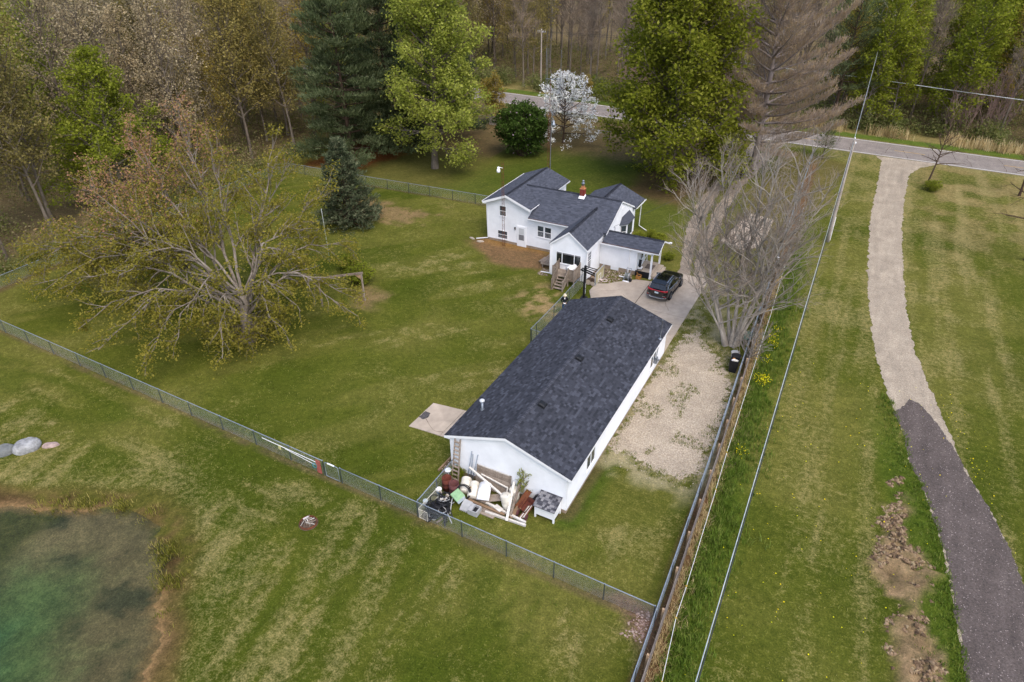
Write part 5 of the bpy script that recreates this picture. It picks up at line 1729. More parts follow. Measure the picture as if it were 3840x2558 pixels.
# big bare tree by the fence
M_twig = leafmat('bare_twigs', [lin((112, 100, 90)), lin((138, 126, 116)), lin((160, 150, 140))], 0.2, 0.1, 1.0)
def bare_clump(seed, stems, d2=0.9, d3=1.4):
    return broadleaf(seed, 15, 0.22, lambda s: 4.6 * (1 - s) ** 0.5 + 0.6, lambda s: 38 + 25 * s, 18, 0.2, d2, 0.5, d3, 0.52, 0.3, jit1=0.34, leafn=(1, 1), stems=stems, minr=0.010, ang=(0.4, 0.9))
t = bare_clump(31, [((-.35, -.1, 0), (-0.42, 0.10, 1), 12.5, 0.15, 28), ((.05, .1, 0), (-0.10, 0.20, 1), 14.5, 0.16, 30), ((.4, .35, 0), (0.14, 0.34, 1), 15.5, 0.16, 30), ((.25, .0, 0), (0.20, 0.08, 1), 12.0, 0.12, 22), ((-.1, .3, 0), (-0.26, 0.36, 1), 14.0, 0.13, 24), ((-.2, .0, 0), (-0.62, 0.02, 1), 9.0, 0.10, 18), ((.1, .2, 0), (0.05, 0.10, 1), 14.0, 0.13, 26), ((-.3, .2, 0), (-0.40, 0.30, 1), 12.5, 0.12, 24), ((.3, .2, 0), (0.32, 0.30, 1), 13.0, 0.12, 22)], 1.1, 1.6)
plant('bare_tree', (-5.85, 45.2, 0), t.wood(M_barkl), t.needles(M_twig, 4, 0.7, 0.026, 0.10, 0.25, name='twigs'), 'large bare grey multi stemmed tree leaning over the right fence')
t = broadleaf(32, 2.6, 0.05, lambda s: 1.5, lambda s: 25 + 35 * s, 9, 0.2, 2.0, 0.5, 2.2, 0.5, 0.3, leafn=(1, 1), stems=[((0, 0, 0), (q * math.cos(a), q * math.sin(a), 1), 2.6, 0.03, 7) for a, q in [(i * GOLD, 0.25 + 0.12 * (i % 5)) for i in range(7)]])
plant('bare_bush', (-4.35, 43.4, 0), t.wood(M_barkl), None, 'low bare twiggy bush pushing through the right fence', 'bush')

# huge spreading tree on the lawn: limbs laid out one by one
t = Tree(33)
TB = np.array([-38.6, 29.3, 0.0])
T = np.array([[0, 0, 0], [0.05, 0.1, 0.9], [-0.05, 0.25, 1.8], [-0.2, 0.5, 2.7], [-0.35, 0.7, 3.5]])
t.tube(T, [0.7, 0.48, 0.42, 0.38, 0.28], 10)
limbs = [(-53.5, 34.2, 12.6, 0.28), (-50.3, 36.9, 13.6, 0.30), (-46.2, 36.0, 12.9, 0.27), (-42.2, 39.0, 12.2, 0.30), (-40.2, 42.2, 8.2, 0.22), (-57.2, 26.3, 4.9, 0.25), (-50.5, 24.6, 4.2, 0.22),
         (-43.2, 20.9, 2.6, 0.2), (-39.0, 23.4, 2.4, 0.16), (-32.3, 34.3, 2.9, 0.22), (-37.0, 37.0, 6.3, 0.22), (-47.6, 31.2, 10.6, 0.24), (-53.0, 29.5, 8.5, 0.22), (-35.5, 33.0, 6.0, 0.18), (-45.0, 25.0, 6.0, 0.2), (-33.8, 30.5, 3.2, 0.16), (-60.5, 28.2, 3.2, 0.2), (-55.5, 24.6, 3.0, 0.18), (-47.0, 22.0, 2.6, 0.18), (-36.2, 25.0, 1.6, 0.15), (-31.2, 33.6, 1.8, 0.15), (-33.4, 28.6, 1.8, 0.14), (-40.4, 21.8, 1.6, 0.15), (-52.0, 27.0, 5.5, 0.2), (-36.5, 39.5, 4.0, 0.18), (-56.0, 31.5, 8.8, 0.2), (-44.0, 42.0, 9.8, 0.2)]
for i, (x, y, z, rr) in enumerate(limbs):
    e = np.array([x, y, z]) - TB
    s = T[2 + i % 3]
    hor = e.copy(); hor[2] = 0
    arch = np.array([0, 0, 2.8 if z < 7 else 0.9])
    P = []
    for k in range(9):
        u = k / 8
        p = s * (1 - u) + e * u + arch * math.sin(math.pi * min(1, u * 1.05)) * (1 if z < 7 else 0.6) + t.r.normal(0, 0.16, 3) * (0 < k < 8)
        P.append(p)
    P = np.array(P)
    t.tube(P, np.linspace(rr * 0.48, 0.025, 9), 6)
    low = z < 7
    for (Q, rq) in t.subs(P, rr, 1.15, 0.27, (0.4, 1.0), -0.55 if low else 0.15, 0.3, 5, 4, 0.22, 0.018, 0.45):
        t.leafpts(Q, 2, 0.4)
        for (S, rs) in t.subs(Q, rq, 1.7, 0.42, (0.4, 1.0), -0.45 if low else 0.1, 0.25, 3, 3, 0.2, 0.011):
            t.leafpts(S, 3, 0.3)
            for (S2, r2) in t.subs(S, rs, 1.3, 0.5, (0.4, 0.9), -0.2, 0.2, 2, 3, 0.3, 0.008):
                t.leafpts(S2, 2, 0.3)
    t.leafpts(P, 4, 0.7)
# sprouts low on the trunk
for i in range(64):
    a = i * GOLD
    p = np.array([math.cos(a) * .5, math.sin(a) * .5, t.r.uniform(0.3, 2.6)])
    Q = t.grow(p, (math.cos(a), math.sin(a), 0.5), t.r.uniform(1.2, 3.4), 4, -0.45, 0.25)
    t.tube(Q, np.linspace(0.025, 0.008, 5), 3)
    for (S, rs) in t.subs(Q, 0.03, 2.2, 0.5, (0.4, 1.0), -0.2, 0.2, 2, 3, 0.2, 0.008):
        t.leafpts(S, 3, 0.2)
M_barks = barkmat('spreading_tree_bark', lin((98, 88, 78)), lin((152, 142, 130)))
M_lspread = leafmat('spreading_tree_leaf', [lin((160, 116, 98)), lin((150, 122, 86)), lin((104, 102, 38)), lin((124, 116, 48)), lin((148, 136, 68))], 0.45, 0.0)
def spread_shade(P, sh):
    pink = np.clip((P[:, 2] - 6.5) / 4, 0, 1) * np.clip((-P[:, 0] - 4) / 7, 0, 1)
    return np.where(np.random.default_rng(5).random(len(sh)) < pink * 0.75, sh * 0.3, 0.42 + 0.58 * sh)
plant('spreading_tree', tuple(TB), t.wood(M_barks), t.leaves(M_lspread, 6, 0.19, 0.26, shade=spread_shade), 'huge spreading tree with sparse olive leaves and pale branches on the lawn')

# young street trees near the right drive, edge trunks
t = broadleaf(34, 6.6, 0.13, lambda s: 3.2 * (1 - s) ** 0.5 + 0.3, lambda s: 4 + 50 * s, 20, 0.36, 1.3, 0.5, 1.4, 0.5, 0.15, leafn=(1, 1), lean=(0.10, 0.05), jit1=0.3)
yw = t.wood(M_barkd)
plant('young_bare_tree', (6.4, 90.0, 0), yw, None, 'young dark bare tree where the gravel drive meets the road')
plant('young_bare_tree', (15.6, 91.0, 0), yw, None, 'young dark bare tree at the right edge by the road', rz=1.7)
plant('young_bare_tree', (14.9, 72.2, 0), yw, None, 'dark tree trunk cut by the right edge above the meadow', rz=3.7, sc=1.5)
t = bare_clump(35, [((0, 0, 0), (-0.35, 0.1, 1), 8.5, 0.2, 14), ((.2, 0, 0), (-0.1, -0.35, 1), 8.5, 0.16, 14)], 1.0, 1.5)
plant('bare_tree', (17.6, 48.5, 0), t.wood(M_barkl), t.needles(M_twig, 4, 0.5, 0.014, 0.10, 0.2, name='twigs'), 'bare grey tree reaching in from the right edge over the meadow')
t = broadleaf(36, 1.9, 0.02, lambda s: 0.55, lambda s: 20 + 50 * s, 12, 0.25, 3.0, 0.5, 3.0, 0.5, 0.2, leafn=(3, 3), stems=[((0, 0, 0), (0.03, 0.02, 1), 1.95, 0.014, 11), ((.05, .02, 0), (-0.18, -0.05, 1), 1.5, 0.012, 10)])
plant('sapling', (-12.35, 24.15, 0), t.wood(M_bark), t.leaves(M_lbright, 2, 0.085, 0.06), 'thin green sapling growing against the garage gable')
# small garden bushes
t = broadleaf(37, 1.0, 0.02, lambda s: 0.6, lambda s: 30, 8, 0.1, 3, 0.5, 3, 0.5, 0.2, leafn=(2, 2), stems=[((math.cos(a) * .2, math.sin(a) * .2, 0), (q * math.cos(a), q * math.sin(a), 1), 1.1, 0.015, 7) for a, q in [(i * GOLD, 0.2 + 0.25 * (i % 5)) for i in range(14)]])
bw, bc = t.wood(M_barkd), t.leaves(M_lbright, 5, 0.13, 0.13)
plant('green_bush', (-36.9, 40.6, 0), bw, bc, 'low bright green bush behind the wooden swing frame', 'bush', sc=1.1)
plant('green_bush', (-39.4, 42.2, 0), bw, bc, 'low bright green bush near the white pole', 'bush', rz=2, sc=0.9)
for i, (x, y, s, lb) in enumerate([(-18.2, 60.4, 0.55, 'small green plant under the bay window'), (-17.4, 61.6, 0.5, 'small green plant beside the long downspout'), (-16.3, 60.8, 0.6, 'round green plant in the bed right of the bay window'), (-14.3, 57.4, 0.5, 'green plant behind the far porch post'), (6.9, 88.4, 0.8, 'green tuft at the foot of the young tree by the drive'), (-16.7, 24.2, 0.45, 'dark green weeds at the foot of the ladder')]):
    plant('green_plant', (x, y, 0), bw, bc, lb, 'plant', rz=i * 1.3, sc=s)

# ---- the woods ----------------------------------------------------------------------
VAR = {}
M_twig2 = leafmat('woodland_twigs', [lin((118, 104, 90)), lin((140, 126, 112)), lin((152, 140, 122))], 0.2, 0.15, 1.1)
def variant(key, seed, H, crown, leaf, per, size, spread, keep, bark, n1=30, t0=0.35, wide=4.8, el=(25, 45), sides=(7, 4, 3, 3), d3=1.5):
    t = broadleaf(seed, H, 0.08 + H * 0.0045, lambda s: wide * (1 - s) ** 0.5 * (0.55 + 0.6 * s) + 0.5, lambda s: el[0] + el[1] * s, n1, t0, 1.15, 0.5, d3, 0.5, 0.35, leafn=(2, 2), sides=sides, minr=0.014)
    VAR[key] = (t.wood(bark), t.leaves(leaf, per, size, spread, keep=keep) if leaf else t.needles(M_twig2, 4, 0.8, 0.045, 0.25, 0.3))
variant('olive', 41, 20, 1, M_lolive, 9, 0.26, 0.42, 1.0, M_bark, 42, 0.2)
variant('olive2', 42, 18, 1, M_lgold, 8, 0.25, 0.42, 0.9, M_bark, 42, 0.18, 4.8)
variant('tan', 43, 21, 1, M_ltan, 7, 0.23, 0.36, 0.9, M_bark, 42, 0.25, 5.0)
variant('tan2', 44, 19, 1, M_ltan, 6, 0.22, 0.38, 0.85, M_bark, 44, 0.2, 5.2)
variant('bare', 45, 20, 1, None, 0, 0, 0, 1, M_bark, 36, 0.3, 4.6, d3=2.0)
variant('bare2', 46, 18, 1, None, 0, 0, 0, 1, M_bark, 40, 0.25, 4.2, (40, 35), d3=2.0)
variant('green', 47, 19, 1, M_lbright, 8, 0.36, 0.45, 1.0, M_bark, 46, 0.1, 5.2, (8, 50))
variant('green2', 48, 17, 1, M_lyg, 7, 0.32, 0.42, 1.0, M_bark, 42, 0.12, 4.8, (10, 50))
variant('thin', 49, 17, 1, M_lolive, 4, 0.32, 0.36, 0.9, M_barkl, 18, 0.45, 2.8, (35, 35))
variant('brush', 50, 6, 1, None, 0, 0, 0, 1, M_bark, 10, 0.2, 2.0, (40, 30))

fx_, fy_ = np.array(rt), np.array(fw)
def project(P):
    d = Vector(P) - CAM
    z = d.dot(fw)
    if z < 0.5:
        return None
    return 1920 + 2560 * d.dot(rt) / z, 1279 - 2560 * d.dot(up) / z
woods = []
rw = random.Random(11)
def scatter(x0, x1, y0, y1, sp, zone):
    x = x0
    while x < x1:
        y = y0
        while y < y1:
            px, py = x + rw.uniform(-.42, .42) * sp, y + rw.uniform(-.42, .42) * sp
            woods.append((px, py, zone))
            y += sp
        x += sp
scatter(-130, -67, 20, 108, 5.4, 'left')
scatter(-120, 42, 113.5, 158, 5.6, 'back')
cand = []
for (x, y, z) in woods:
    if z == 'back' and y < road_near(x) + 11.5: continue
    if z == 'left' and y > road_near(x) - 4: continue
    if z == 'left' and (x + 71.2) ** 2 + (y - 43.2) ** 2 < 36: continue
    b, tp = project((x, y, 0)), project((x, y, 19))
    if b is None or tp is None: continue
    if max(b[0], tp[0]) < -160 or min(b[0], tp[0]) > 4000 or b[1] < -150 or tp[1] > 2558: continue
    if -35 < x < -8 and y > 128: continue
    cand.append(((x * x + y * y), x, y, z, b[0]))
cand.sort()
lab = {'olive': 'olive leaved', 'olive2': 'golden budding', 'tan': 'tan budding', 'tan2': 'sparse tan budding', 'bare': 'bare pale trunked', 'bare2': 'bare brown', 'green': 'bright green', 'green2': 'yellow green', 'thin': 'thin pale trunked'}
# a few that stand out in the photograph get their own label
named = [(-71.4, 73.5, 'olive2', 1.1, 'tall forked trunk with golden buds left of the dark pines'), (-76.5, 66.0, 'olive', 1.08, 'pale leaning trunk with olive leaves in the left woods'), (-82.4, 39.0, 'tan', 1.0, 'tan budding tree with pale limbs at the far left edge'),
         (-81.0, 52.0, 'tan', 1.12, 'tall tan budding tree behind the bright green tree'), (-90, 47.0, 'green2', 1.05, 'yellow green tree in the upper left woods'), (-69.5, 29.0, 'bare', 0.9, 'bare tree overhanging the left fence corner')]
for (x, y, k, s, lb) in named:
    plant('woodland_tree', (x, y, 0), VAR[k][0], VAR[k][1], lb, rz=rw.uniform(0, 6.3), sc=s)
cnt = 0
for (d, x, y, z, bx_) in cand:
    if any((x - a) ** 2 + (y - b) ** 2 < 7 for a, b, *_ in named): continue
    q = rw.random()
    if z == 'left':
        k = 'olive' if q < .30 else 'tan' if q < .48 else 'tan2' if q < .62 else 'olive2' if q < .76 else 'bare' if q < .84 else 'thin' if q < .93 else 'green2'
        if x < -95 and q > .8: k = 'tan2'
        zone = 'left woods'
    else:
        if x > -7:
            k = 'green' if q < .62 else 'green2' if q < .78 else 'olive2' if q < .88 else 'bare'
            zone = 'green woods across the road right of the dying pine'
        elif x > -70:
            k = 'bare' if q < .34 else 'bare2' if q < .55 else 'thin' if q < .80 else 'green2' if q < .86 else 'olive'
            zone = 'open woods across the road behind the house'
        else:
            k = 'olive' if q < .3 else 'tan2' if q < .5 else 'bare' if q < .7 else 'olive2'
            zone = 'far woods across the road on the left'
    if cnt >= 285: break
    cnt += 1
    dist = math.sqrt(d)
    if z == 'left':
        rank = 'front rank' if dist < 92 else 'middle rank' if dist < 112 else 'back rank'
        pos = 'at the left edge' if bx_ < 250 else 'left of the bright green tree' if bx_ < 480 else 'behind the spreading tree' if bx_ < 1000 else 'behind the dark pines'
    else:
        rank = 'front rank' if y < road_near(x) + 20 else 'middle rank' if y < road_near(x) + 34 else 'back rank'
        pos = 'left of the dark pines' if bx_ < 1250 else 'behind the pines' if bx_ < 1750 else 'above the house' if bx_ < 2150 else 'left of the maple' if bx_ < 2450 else 'behind the maple' if bx_ < 2900 else 'near the far utility pole' if bx_ < 3350 else 'at the right edge'
    zn = 'left woods' if z == 'left' else 'far woods'
    plant('woodland_tree', (x, y, 0), VAR[k][0], VAR[k][1], '%s tree in the %s %s, %s' % (lab[k], zn, pos, rank), group='%s trees in the %s %s' % (lab[k], zn, pos), rz=rw.uniform(0, 6.3), sc=rw.uniform(0.82, 1.15), szf=rw.uniform(0.92, 1.1))
# tall oak-like trunk with golden leaves behind the far pole, leaning
t = broadleaf(52, 27.0, 0.42, lambda s: 5.0 * (1 - s) ** 0.5 + 0.6, lambda s: 25 + 35 * s, 30, 0.32, 1.2, 0.5, 1.5, 0.5, 0.3, leafn=(2, 2), wob=0.03)
plant('pale_trunked_tree', (-2.2, 119.5, 0), t.wood(M_barkl), t.leaves(M_lgold, 4, 0.26, 0.4, keep=0.6), 'tall pale trunk with golden leaves behind the far utility pole')
# trees out of frame on the left that the pond mirrors
for x, y, k in ((-68, 16, 'green'), (-72, 9, 'green'), (-66, 3, 'olive'), (-74, 2, 'tan'), (-70, 22, 'olive')):
    plant('woodland_tree', (x, y, 0), VAR[k][0], VAR[k][1], '%s tree in the left woods' % lab[k], group='%s trees in the left woods' % lab[k], rz=rw.uniform(0, 6), sc=1.0)
# brown twiggy brush on the far roadside
t = broadleaf(51, 6.0, 0.05, lambda s: 1.6, lambda s: 55 + 15 * s, 12, 0.15, 1.6, 0.5, 1.8, 0.55, 0.5, leafn=(1, 1), jit1=0.15, stems=[((math.cos(a) * q, math.sin(a) * q, 0), (q * .22 * math.cos(a), q * .22 * math.sin(a), 1), 6.5 - q, 0.035, 9) for a, q in [(i * GOLD, 0.2 + 0.25 * (i % 8)) for i in range(18)]], minr=0.012)
M_brush = barkmat('reddish_twigs', lin((116, 92, 84)), lin((156, 132, 122)))
brm = t.wood(M_brush)
for i, (x, y, s, lb) in enumerate([(-33.5, 111.5, 1.2, 'tall reddish brown bare brush behind the dogwood, left clump'), (-28.5, 112.0, 1.3, 'tall reddish brown bare brush beside the maple, right clump'), (-37.5, 113.5, 1.05, 'grey brown bare brush behind the dogwood crown'), (-23.5, 113.0, 1.2, 'bare brown brush hidden behind the maple'), (9.5, 113.5, 1.15, 'pale bare clump of stems across the road from the young tree'), (13.5, 116.0, 1.3, 'tall bare stems in the right woods edge')]):
    plant('bare_brush', (x, y, 0), brm, None, lb, 'bush', rz=i * 1.1, sc=s)
plant('budding_tree', (20.0, 109.5, 0), VAR['tan'][0], VAR['tan'][1], 'tan budding tree at the right edge across the road', rz=0.4, sc=0.62)
plant('fallen_branch_tree', (-33, 90.5, 0), VAR['brush'][0], None, 'low bare crooked tree right of the dogwood', rz=0.5, sc=0.8)
# ================================================================== GROUND COVER
def quads(P, U, W):
    V = np.stack([P + U, P + W, P - U, P - W], 1).reshape(-1, 3)
    return V, np.arange(len(P) * 4).reshape(-1, 4)
def rand_leaves(rg, P, size, upb=0.5, aspect=0.6):
    n = len(P)
    N = rg.normal(0, 1, (n, 3)); N[:, 2] = np.abs(N[:, 2]) + upb
    N /= np.linalg.norm(N, axis=1, keepdims=True)
    U = np.cross(N, rg.normal(0, 1, (n, 3))); U /= np.linalg.norm(U, axis=1, keepdims=True) + 1e-9
    W = np.cross(N, U)
    s = (size * rg.uniform(.6, 1.3, n))[:, None] * 0.5
    return quads(P, U * s, W * s * aspect)
rg = np.random.default_rng(77)
def clumps(n, sampler, hgt, rad, per, size, m, name, label, cat='undergrowth'):
    C = sampler(n)
    n = len(C)
    hs = hgt * rg.uniform(0.4, 1.3, n)
    rs = rad * rg.uniform(0.6, 1.4, n)
    k = n * per
    ci = np.repeat(np.arange(n), per)
    d = rg.normal(0, 1, (k, 3)); d /= np.linalg.norm(d, axis=1, keepdims=True)
    rr = rg.random(k) ** 0.45
    P = np.stack([C[ci, 0] + d[:, 0] * rr * rs[ci], C[ci, 1] + d[:, 1] * rr * rs[ci], np.abs(hs[ci] * (0.5 + 0.5 * d[:, 2] * rr)) + 0.03], 1)
    V, F = rand_leaves(rg, P, size)
    sh = np.clip(rg.random(n)[ci] * 0.6 + rg.random(k) * 0.4, 0, 1)
    tag(link(name, nmesh(name, V, F, sh, m)), label, cat, kind='stuff')
def s_left(n):
    x, y = rg.uniform(-112, -66.5, n), rg.uniform(18, 96, n)
    return np.stack([x, y], 1)[fbm(x, y, 0.15, 3) > 0.40]
def s_back(n):
    x = rg.uniform(-110, 36, n); y = road_near(x) + 11 + rg.uniform(0, 40, n)
    return np.stack([x, y], 1)[fbm(x, y, 0.15, 3) > 0.40]
def s_hedge(n):
    x = rg.uniform(-80, 34, n); y = road_near(x) + 11.0 + rg.normal(0, 1.6, n) + 1.2
    return np.stack([x, y], 1)[fbm(x, y, 0.22, 3) > 0.42]
M_under = leafmat('undergrowth_leaf', [lin((92, 84, 60)), lin((108, 102, 62)), lin((100, 108, 52)), lin((132, 122, 88)), lin((124, 108, 90))], 0.45, 0.0)
clumps(1700, s_left, 3.2, 1.5, 44, 0.25, M_under, 'undergrowth', 'mixed brown and green undergrowth on the floor of the left woods')
clumps(1700, s_back, 3.6, 1.7, 44, 0.28, M_under, 'undergrowth', 'mixed brown and green undergrowth in the woods across the road')
clumps(900, s_hedge, 3.0, 1.3, 70, 0.28, M_lbush, 'roadside_bushes', 'tangled green bushes lining the far side of the road')
def s_left_edge(n):
    y = rg.uniform(20, 90, n); x = -66.5 - np.abs(rg.normal(0, 2.0, n))
    return np.stack([x, y], 1)
clumps(300, s_left_edge, 1.4, 0.9, 50, 0.2, M_lbush, 'wood_edge_brush', 'green brush along the fence of the left woods')
# distant woods beyond the counted trees
n = 700
x = rg.uniform(-260, 90, n); y = rg.uniform(150, 235, n)
x2 = rg.uniform(-210, -118, 500); y2 = rg.uniform(10, 150, 500)
x, y = np.concatenate([x, x2]), np.concatenate([y, y2])
hh = rg.uniform(14, 21, len(x))
VV, FF_, o_ = [], [], 0
a = np.arange(4) * math.pi / 2
base = np.stack([x, y, np.zeros_like(x)], 1)
ring = np.stack([np.cos(a), np.sin(a), np.zeros(4)], 1)
B0_ = base[:, None, :] + ring[None] * 0.2
T0_ = base[:, None, :] + ring[None] * 0.05 + np.stack([rg.normal(0, 1, len(x)), rg.normal(0, 1, len(x)), hh], 1)[:, None, :]
V = np.concatenate([B0_, T0_], 1).reshape(-1, 3)
b = (np.arange(len(x)) * 8)[:, None]
F = np.concatenate([b + np.array([[q, (q + 1) % 4, 4 + (q + 1) % 4, 4 + q]]) for q in range(4)], 0)
dwd = tag(link('distant_woods', nmesh('distant_woods', V, F, None, M_bark)), 'distant mass of trees at the back of the woods', 'woods', kind='stuff')
per = 44
ci = np.repeat(np.arange(len(x)), per)
d = rg.normal(0, 1, (len(ci), 3)); d /= np.linalg.norm(d, axis=1, keepdims=True)
rr = rg.random(len(ci))[:, None] ** 0.4
P = base[ci] + np.array([0, 0, 1])[None] * (hh[ci] * 0.62)[:, None] + d * rr * np.stack([np.full(len(ci), 3.4), np.full(len(ci), 3.4), hh[ci] * 0.4], 1)
V, F = rand_leaves(rg, P, 0.8)
link('foliage', nmesh('foliage', V, F, np.clip(rg.random(len(x))[ci] * .6 + rg.random(len(ci)) * .4, 0, 1), M_under), dwd)

# tall grass along the right fences, reeds by the road
M_blade = leafmat('grass_blade', [lin((58, 76, 22)), lin((78, 98, 34)), lin((98, 116, 48)), lin((132, 134, 74))], 0.3, 0.0)
M_reed = leafmat('dry_reed', [lin((150, 130, 92)), lin((182, 162, 120)), lin((206, 190, 150))], 0.3, 0.0)
def blades(P, h0, w, lean, m, name, label, cat='grass', shade=None):
    n = len(P)
    hh = h0 * rg.uniform(0.5, 1.3, n)
    ang = rg.uniform(0, 2 * math.pi, n)
    ln = np.stack([np.cos(ang), np.sin(ang)], 1) * (rg.uniform(0.1, 1.0, n) * lean)[:, None] * hh[:, None]
    wd = np.stack([-np.sin(ang), np.cos(ang)], 1) * w * 0.5
    z0 = np.zeros(n) - 0.01
    mid = P + ln * 0.35
    tip = P + ln
    V = np.stack([np.column_stack([P - wd, z0]), np.column_stack([P + wd, z0]), np.column_stack([mid + wd * 0.8, hh * 0.6]), np.column_stack([mid - wd * 0.8, hh * 0.6]), np.column_stack([tip, hh])], 1).reshape(-1, 3)
    b = (np.arange(n) * 5)[:, None]
    F4 = b + np.array([[0, 1, 2, 3]])
    F3 = b + np.array([[3, 2, 4, 4]])
    me = bpy.data.meshes.new(name)
    faces = [tuple(f) for f in F4] + [tuple(f[:3]) for f in F3]
    me.from_pydata(V.tolist(), [], faces)
    sh = rg.random(n) if shade is None else shade
    at = me.attributes.new('shade', 'FLOAT', 'FACE')
    at.data.foreach_set('value', np.concatenate([sh, sh]).astype(np.float32))
    me.materials.append(m)
    tag(link(name, me), label, cat, kind='stuff')
def tufts(n, per, spread, sampler):
    C = sampler(n)
    k = len(C)
    return np.repeat(C, per, 0) + rg.normal(0, spread, (k * per, 2)), np.repeat(rg.random(k), per)
def s_rope(n):
    y = rg.uniform(10, 64, n)
    x = rail_x(y) + 0.75 + np.abs(rg.normal(0, 0.85, n)) * (0.6 + 0.8 * fbm(y, y * 0, 0.3, 3))
    return np.stack([x, y], 1)
P, s = tufts(2600, 9, 0.10, s_rope)
blades(P, 0.34, 0.03, 0.8, M_blade, 'tall_grass', 'tall lush grass growing along the rope fence', shade=np.clip(s * .6 + rg.random(len(s)) * .4, 0, 1))
def s_dead(n):
    y = rg.uniform(10, 62, n); x = rail_x(y) + 0.42 + np.abs(rg.normal(0, 0.28, n))
    return np.stack([x, y], 1)
P, s = tufts(700, 8, 0.09, s_dead)
blades(P, 0.36, 0.022, 1.1, M_reed, 'dead_grass', 'dead tan grass matted along the board fence', shade=s * 0.7)
def s_dr(n):
    y = rg.uniform(12, 44, n)
    x = np.interp(y, [8, 18, 23.6, 25.2, 26.7, 28.8, 31.15, 33.65, 35.8, 37.5, 39.9, 42.2, 45], [9.3, 9.2, 9.1, 8.97, 8.76, 8.54, 8.23, 7.67, 7.13, 6.41, 6.1, 5.4, 4.72]) - np.abs(rg.normal(0, 0.6, n)) + 0.08
    return np.stack([x, y], 1)
P, s = tufts(900, 8, 0.09, s_dr)
blades(P, 0.16, 0.03, 0.8, M_blade, 'verge_grass', 'lush grass edging the dark drive', shade=np.clip(s * .6 + rg.random(len(s)) * .4, 0, 1))
def s_lawn(n):
    x, y = rg.uniform(-46, 12, n), rg.uniform(12, 60, n)
    ok = (sdpoly(x, y, POND) < -1.6) & ~((x > -17.5) & (x < -4.2) & (y > 23.5) & (y < 47)) & ~((x > -23.5) & (y > 46)) & ~((x > -22.0) & (x < -17) & (y > 26.3) & (y < 29.8))
    ok &= ~((x > np.interp(y, [8, 24, 31, 37, 42, 50, 63], [9.2, 9.0, 8.1, 6.3, 5.3, 3.6, 2.1])) & (x < np.interp(y, [8, 24, 31, 37, 42, 50, 63], [12.3, 12.1, 11.5, 9.8, 8.6, 6.6, 5.2])))
    ok &= ~((x > -32) & (y > 49))
    return np.stack([x, y], 1)[ok]
P, s = tufts(12000, 4, 0.10, s_lawn)
M_lawn = leafmat('lawn_blade', [lin((60, 78, 20)), lin((86, 98, 36)), lin((110, 114, 54)), lin((142, 132, 84))], 0.3, 0.0)
blades(P, 0.075, 0.03, 1.6, M_lawn, 'grass_tufts', 'scattered uneven grass tufts over the mown lawn', shade=np.clip(s * .7 + rg.random(len(s)) * .3, 0, 1))
def s_reed(n):
    x = rg.uniform(-30, 34, n); y = road_near(x) + 10.2 + rg.normal(0, 0.7, n)
    return np.stack([x, y], 1)[fbm(x, y, 0.3, 3) > 0.46]
P, s = tufts(420, 12, 0.25, s_reed)
blades(P, 1.3, 0.07, 0.35, M_reed, 'roadside_reeds', 'dry tan reeds in the ditch across the road', 'reeds', shade=s)
def s_pond(n):
    a = rg.uniform(0, 1, n)
    x = np.interp(a, np.linspace(0, 1, 9), [-36, -33, -30.6, -28.6, -27, -26.2, -25.2, -25.0, -23.6]) + rg.normal(0, 0.45, n)
    y = np.interp(a, np.linspace(0, 1, 9), [11.4, 13.2, 13.9, 13.4, 12.6, 11.9, 11.5, 11.2, 9.6]) + rg.normal(0, 0.4, n)
    return np.stack([x, y], 1)[fbm(x, y, 0.5, 3) > 0.47]
P, s = tufts(420, 8, 0.12, s_pond)
M_marsh = leafmat('marsh_blade', [lin((70, 66, 24)), lin((86, 90, 30)), lin((126, 122, 52)), lin((150, 136, 82))], 0.3, 0.0)
blades(P, 0.22, 0.03, 0.9, M_marsh, 'marsh_grass', 'sedge and marsh grass along the pond bank', shade=s)
# yellow mustard flowers by the rope fence, dandelions in the meadow
fl = [(-3.2, 47.5, 60), (-3.0, 46.6, 60), (-3.05, 44.2, 40), (-2.85, 41.6, 150), (-2.75, 41.2, 80), (-2.5, 33.4, 40), (-3.1, 48.6, 40)]
P = np.concatenate([np.column_stack([rg.normal(x, .22, k), rg.normal(y, .3, k), rg.uniform(.35, .62, k)]) for x, y, k in fl])
V, F = rand_leaves(rg, P, 0.06, 1.0, 0.9)
M_must = leafmat('mustard_flower', [lin((206, 180, 20)), lin((236, 212, 40))], 0.3, 0.0)
tag(link('mustard_flowers', nmesh('mustard_flowers', V, F, rg.random(len(P)), M_must)), 'yellow mustard flowers in the tall grass beyond the right fence', 'flowers', kind='stuff')
k = 240
y = rg.uniform(18, 46, k); x = np.where(rg.random(k) < .6, rg.uniform(-2, 8.4, k), np.interp(y, [18, 30, 46], [12.3, 11.8, 7.6]) + np.abs(rg.normal(0, .7, k)))
P = np.column_stack([x, y, np.full(k, 0.08)])
V, F = rand_leaves(rg, P, 0.07, 2.0, 0.95)
tag(link('dandelions', nmesh('dandelions', V, F, rg.random(k), M_must)), 'yellow dandelions dotted over the right meadow', 'flowers', kind='stuff')
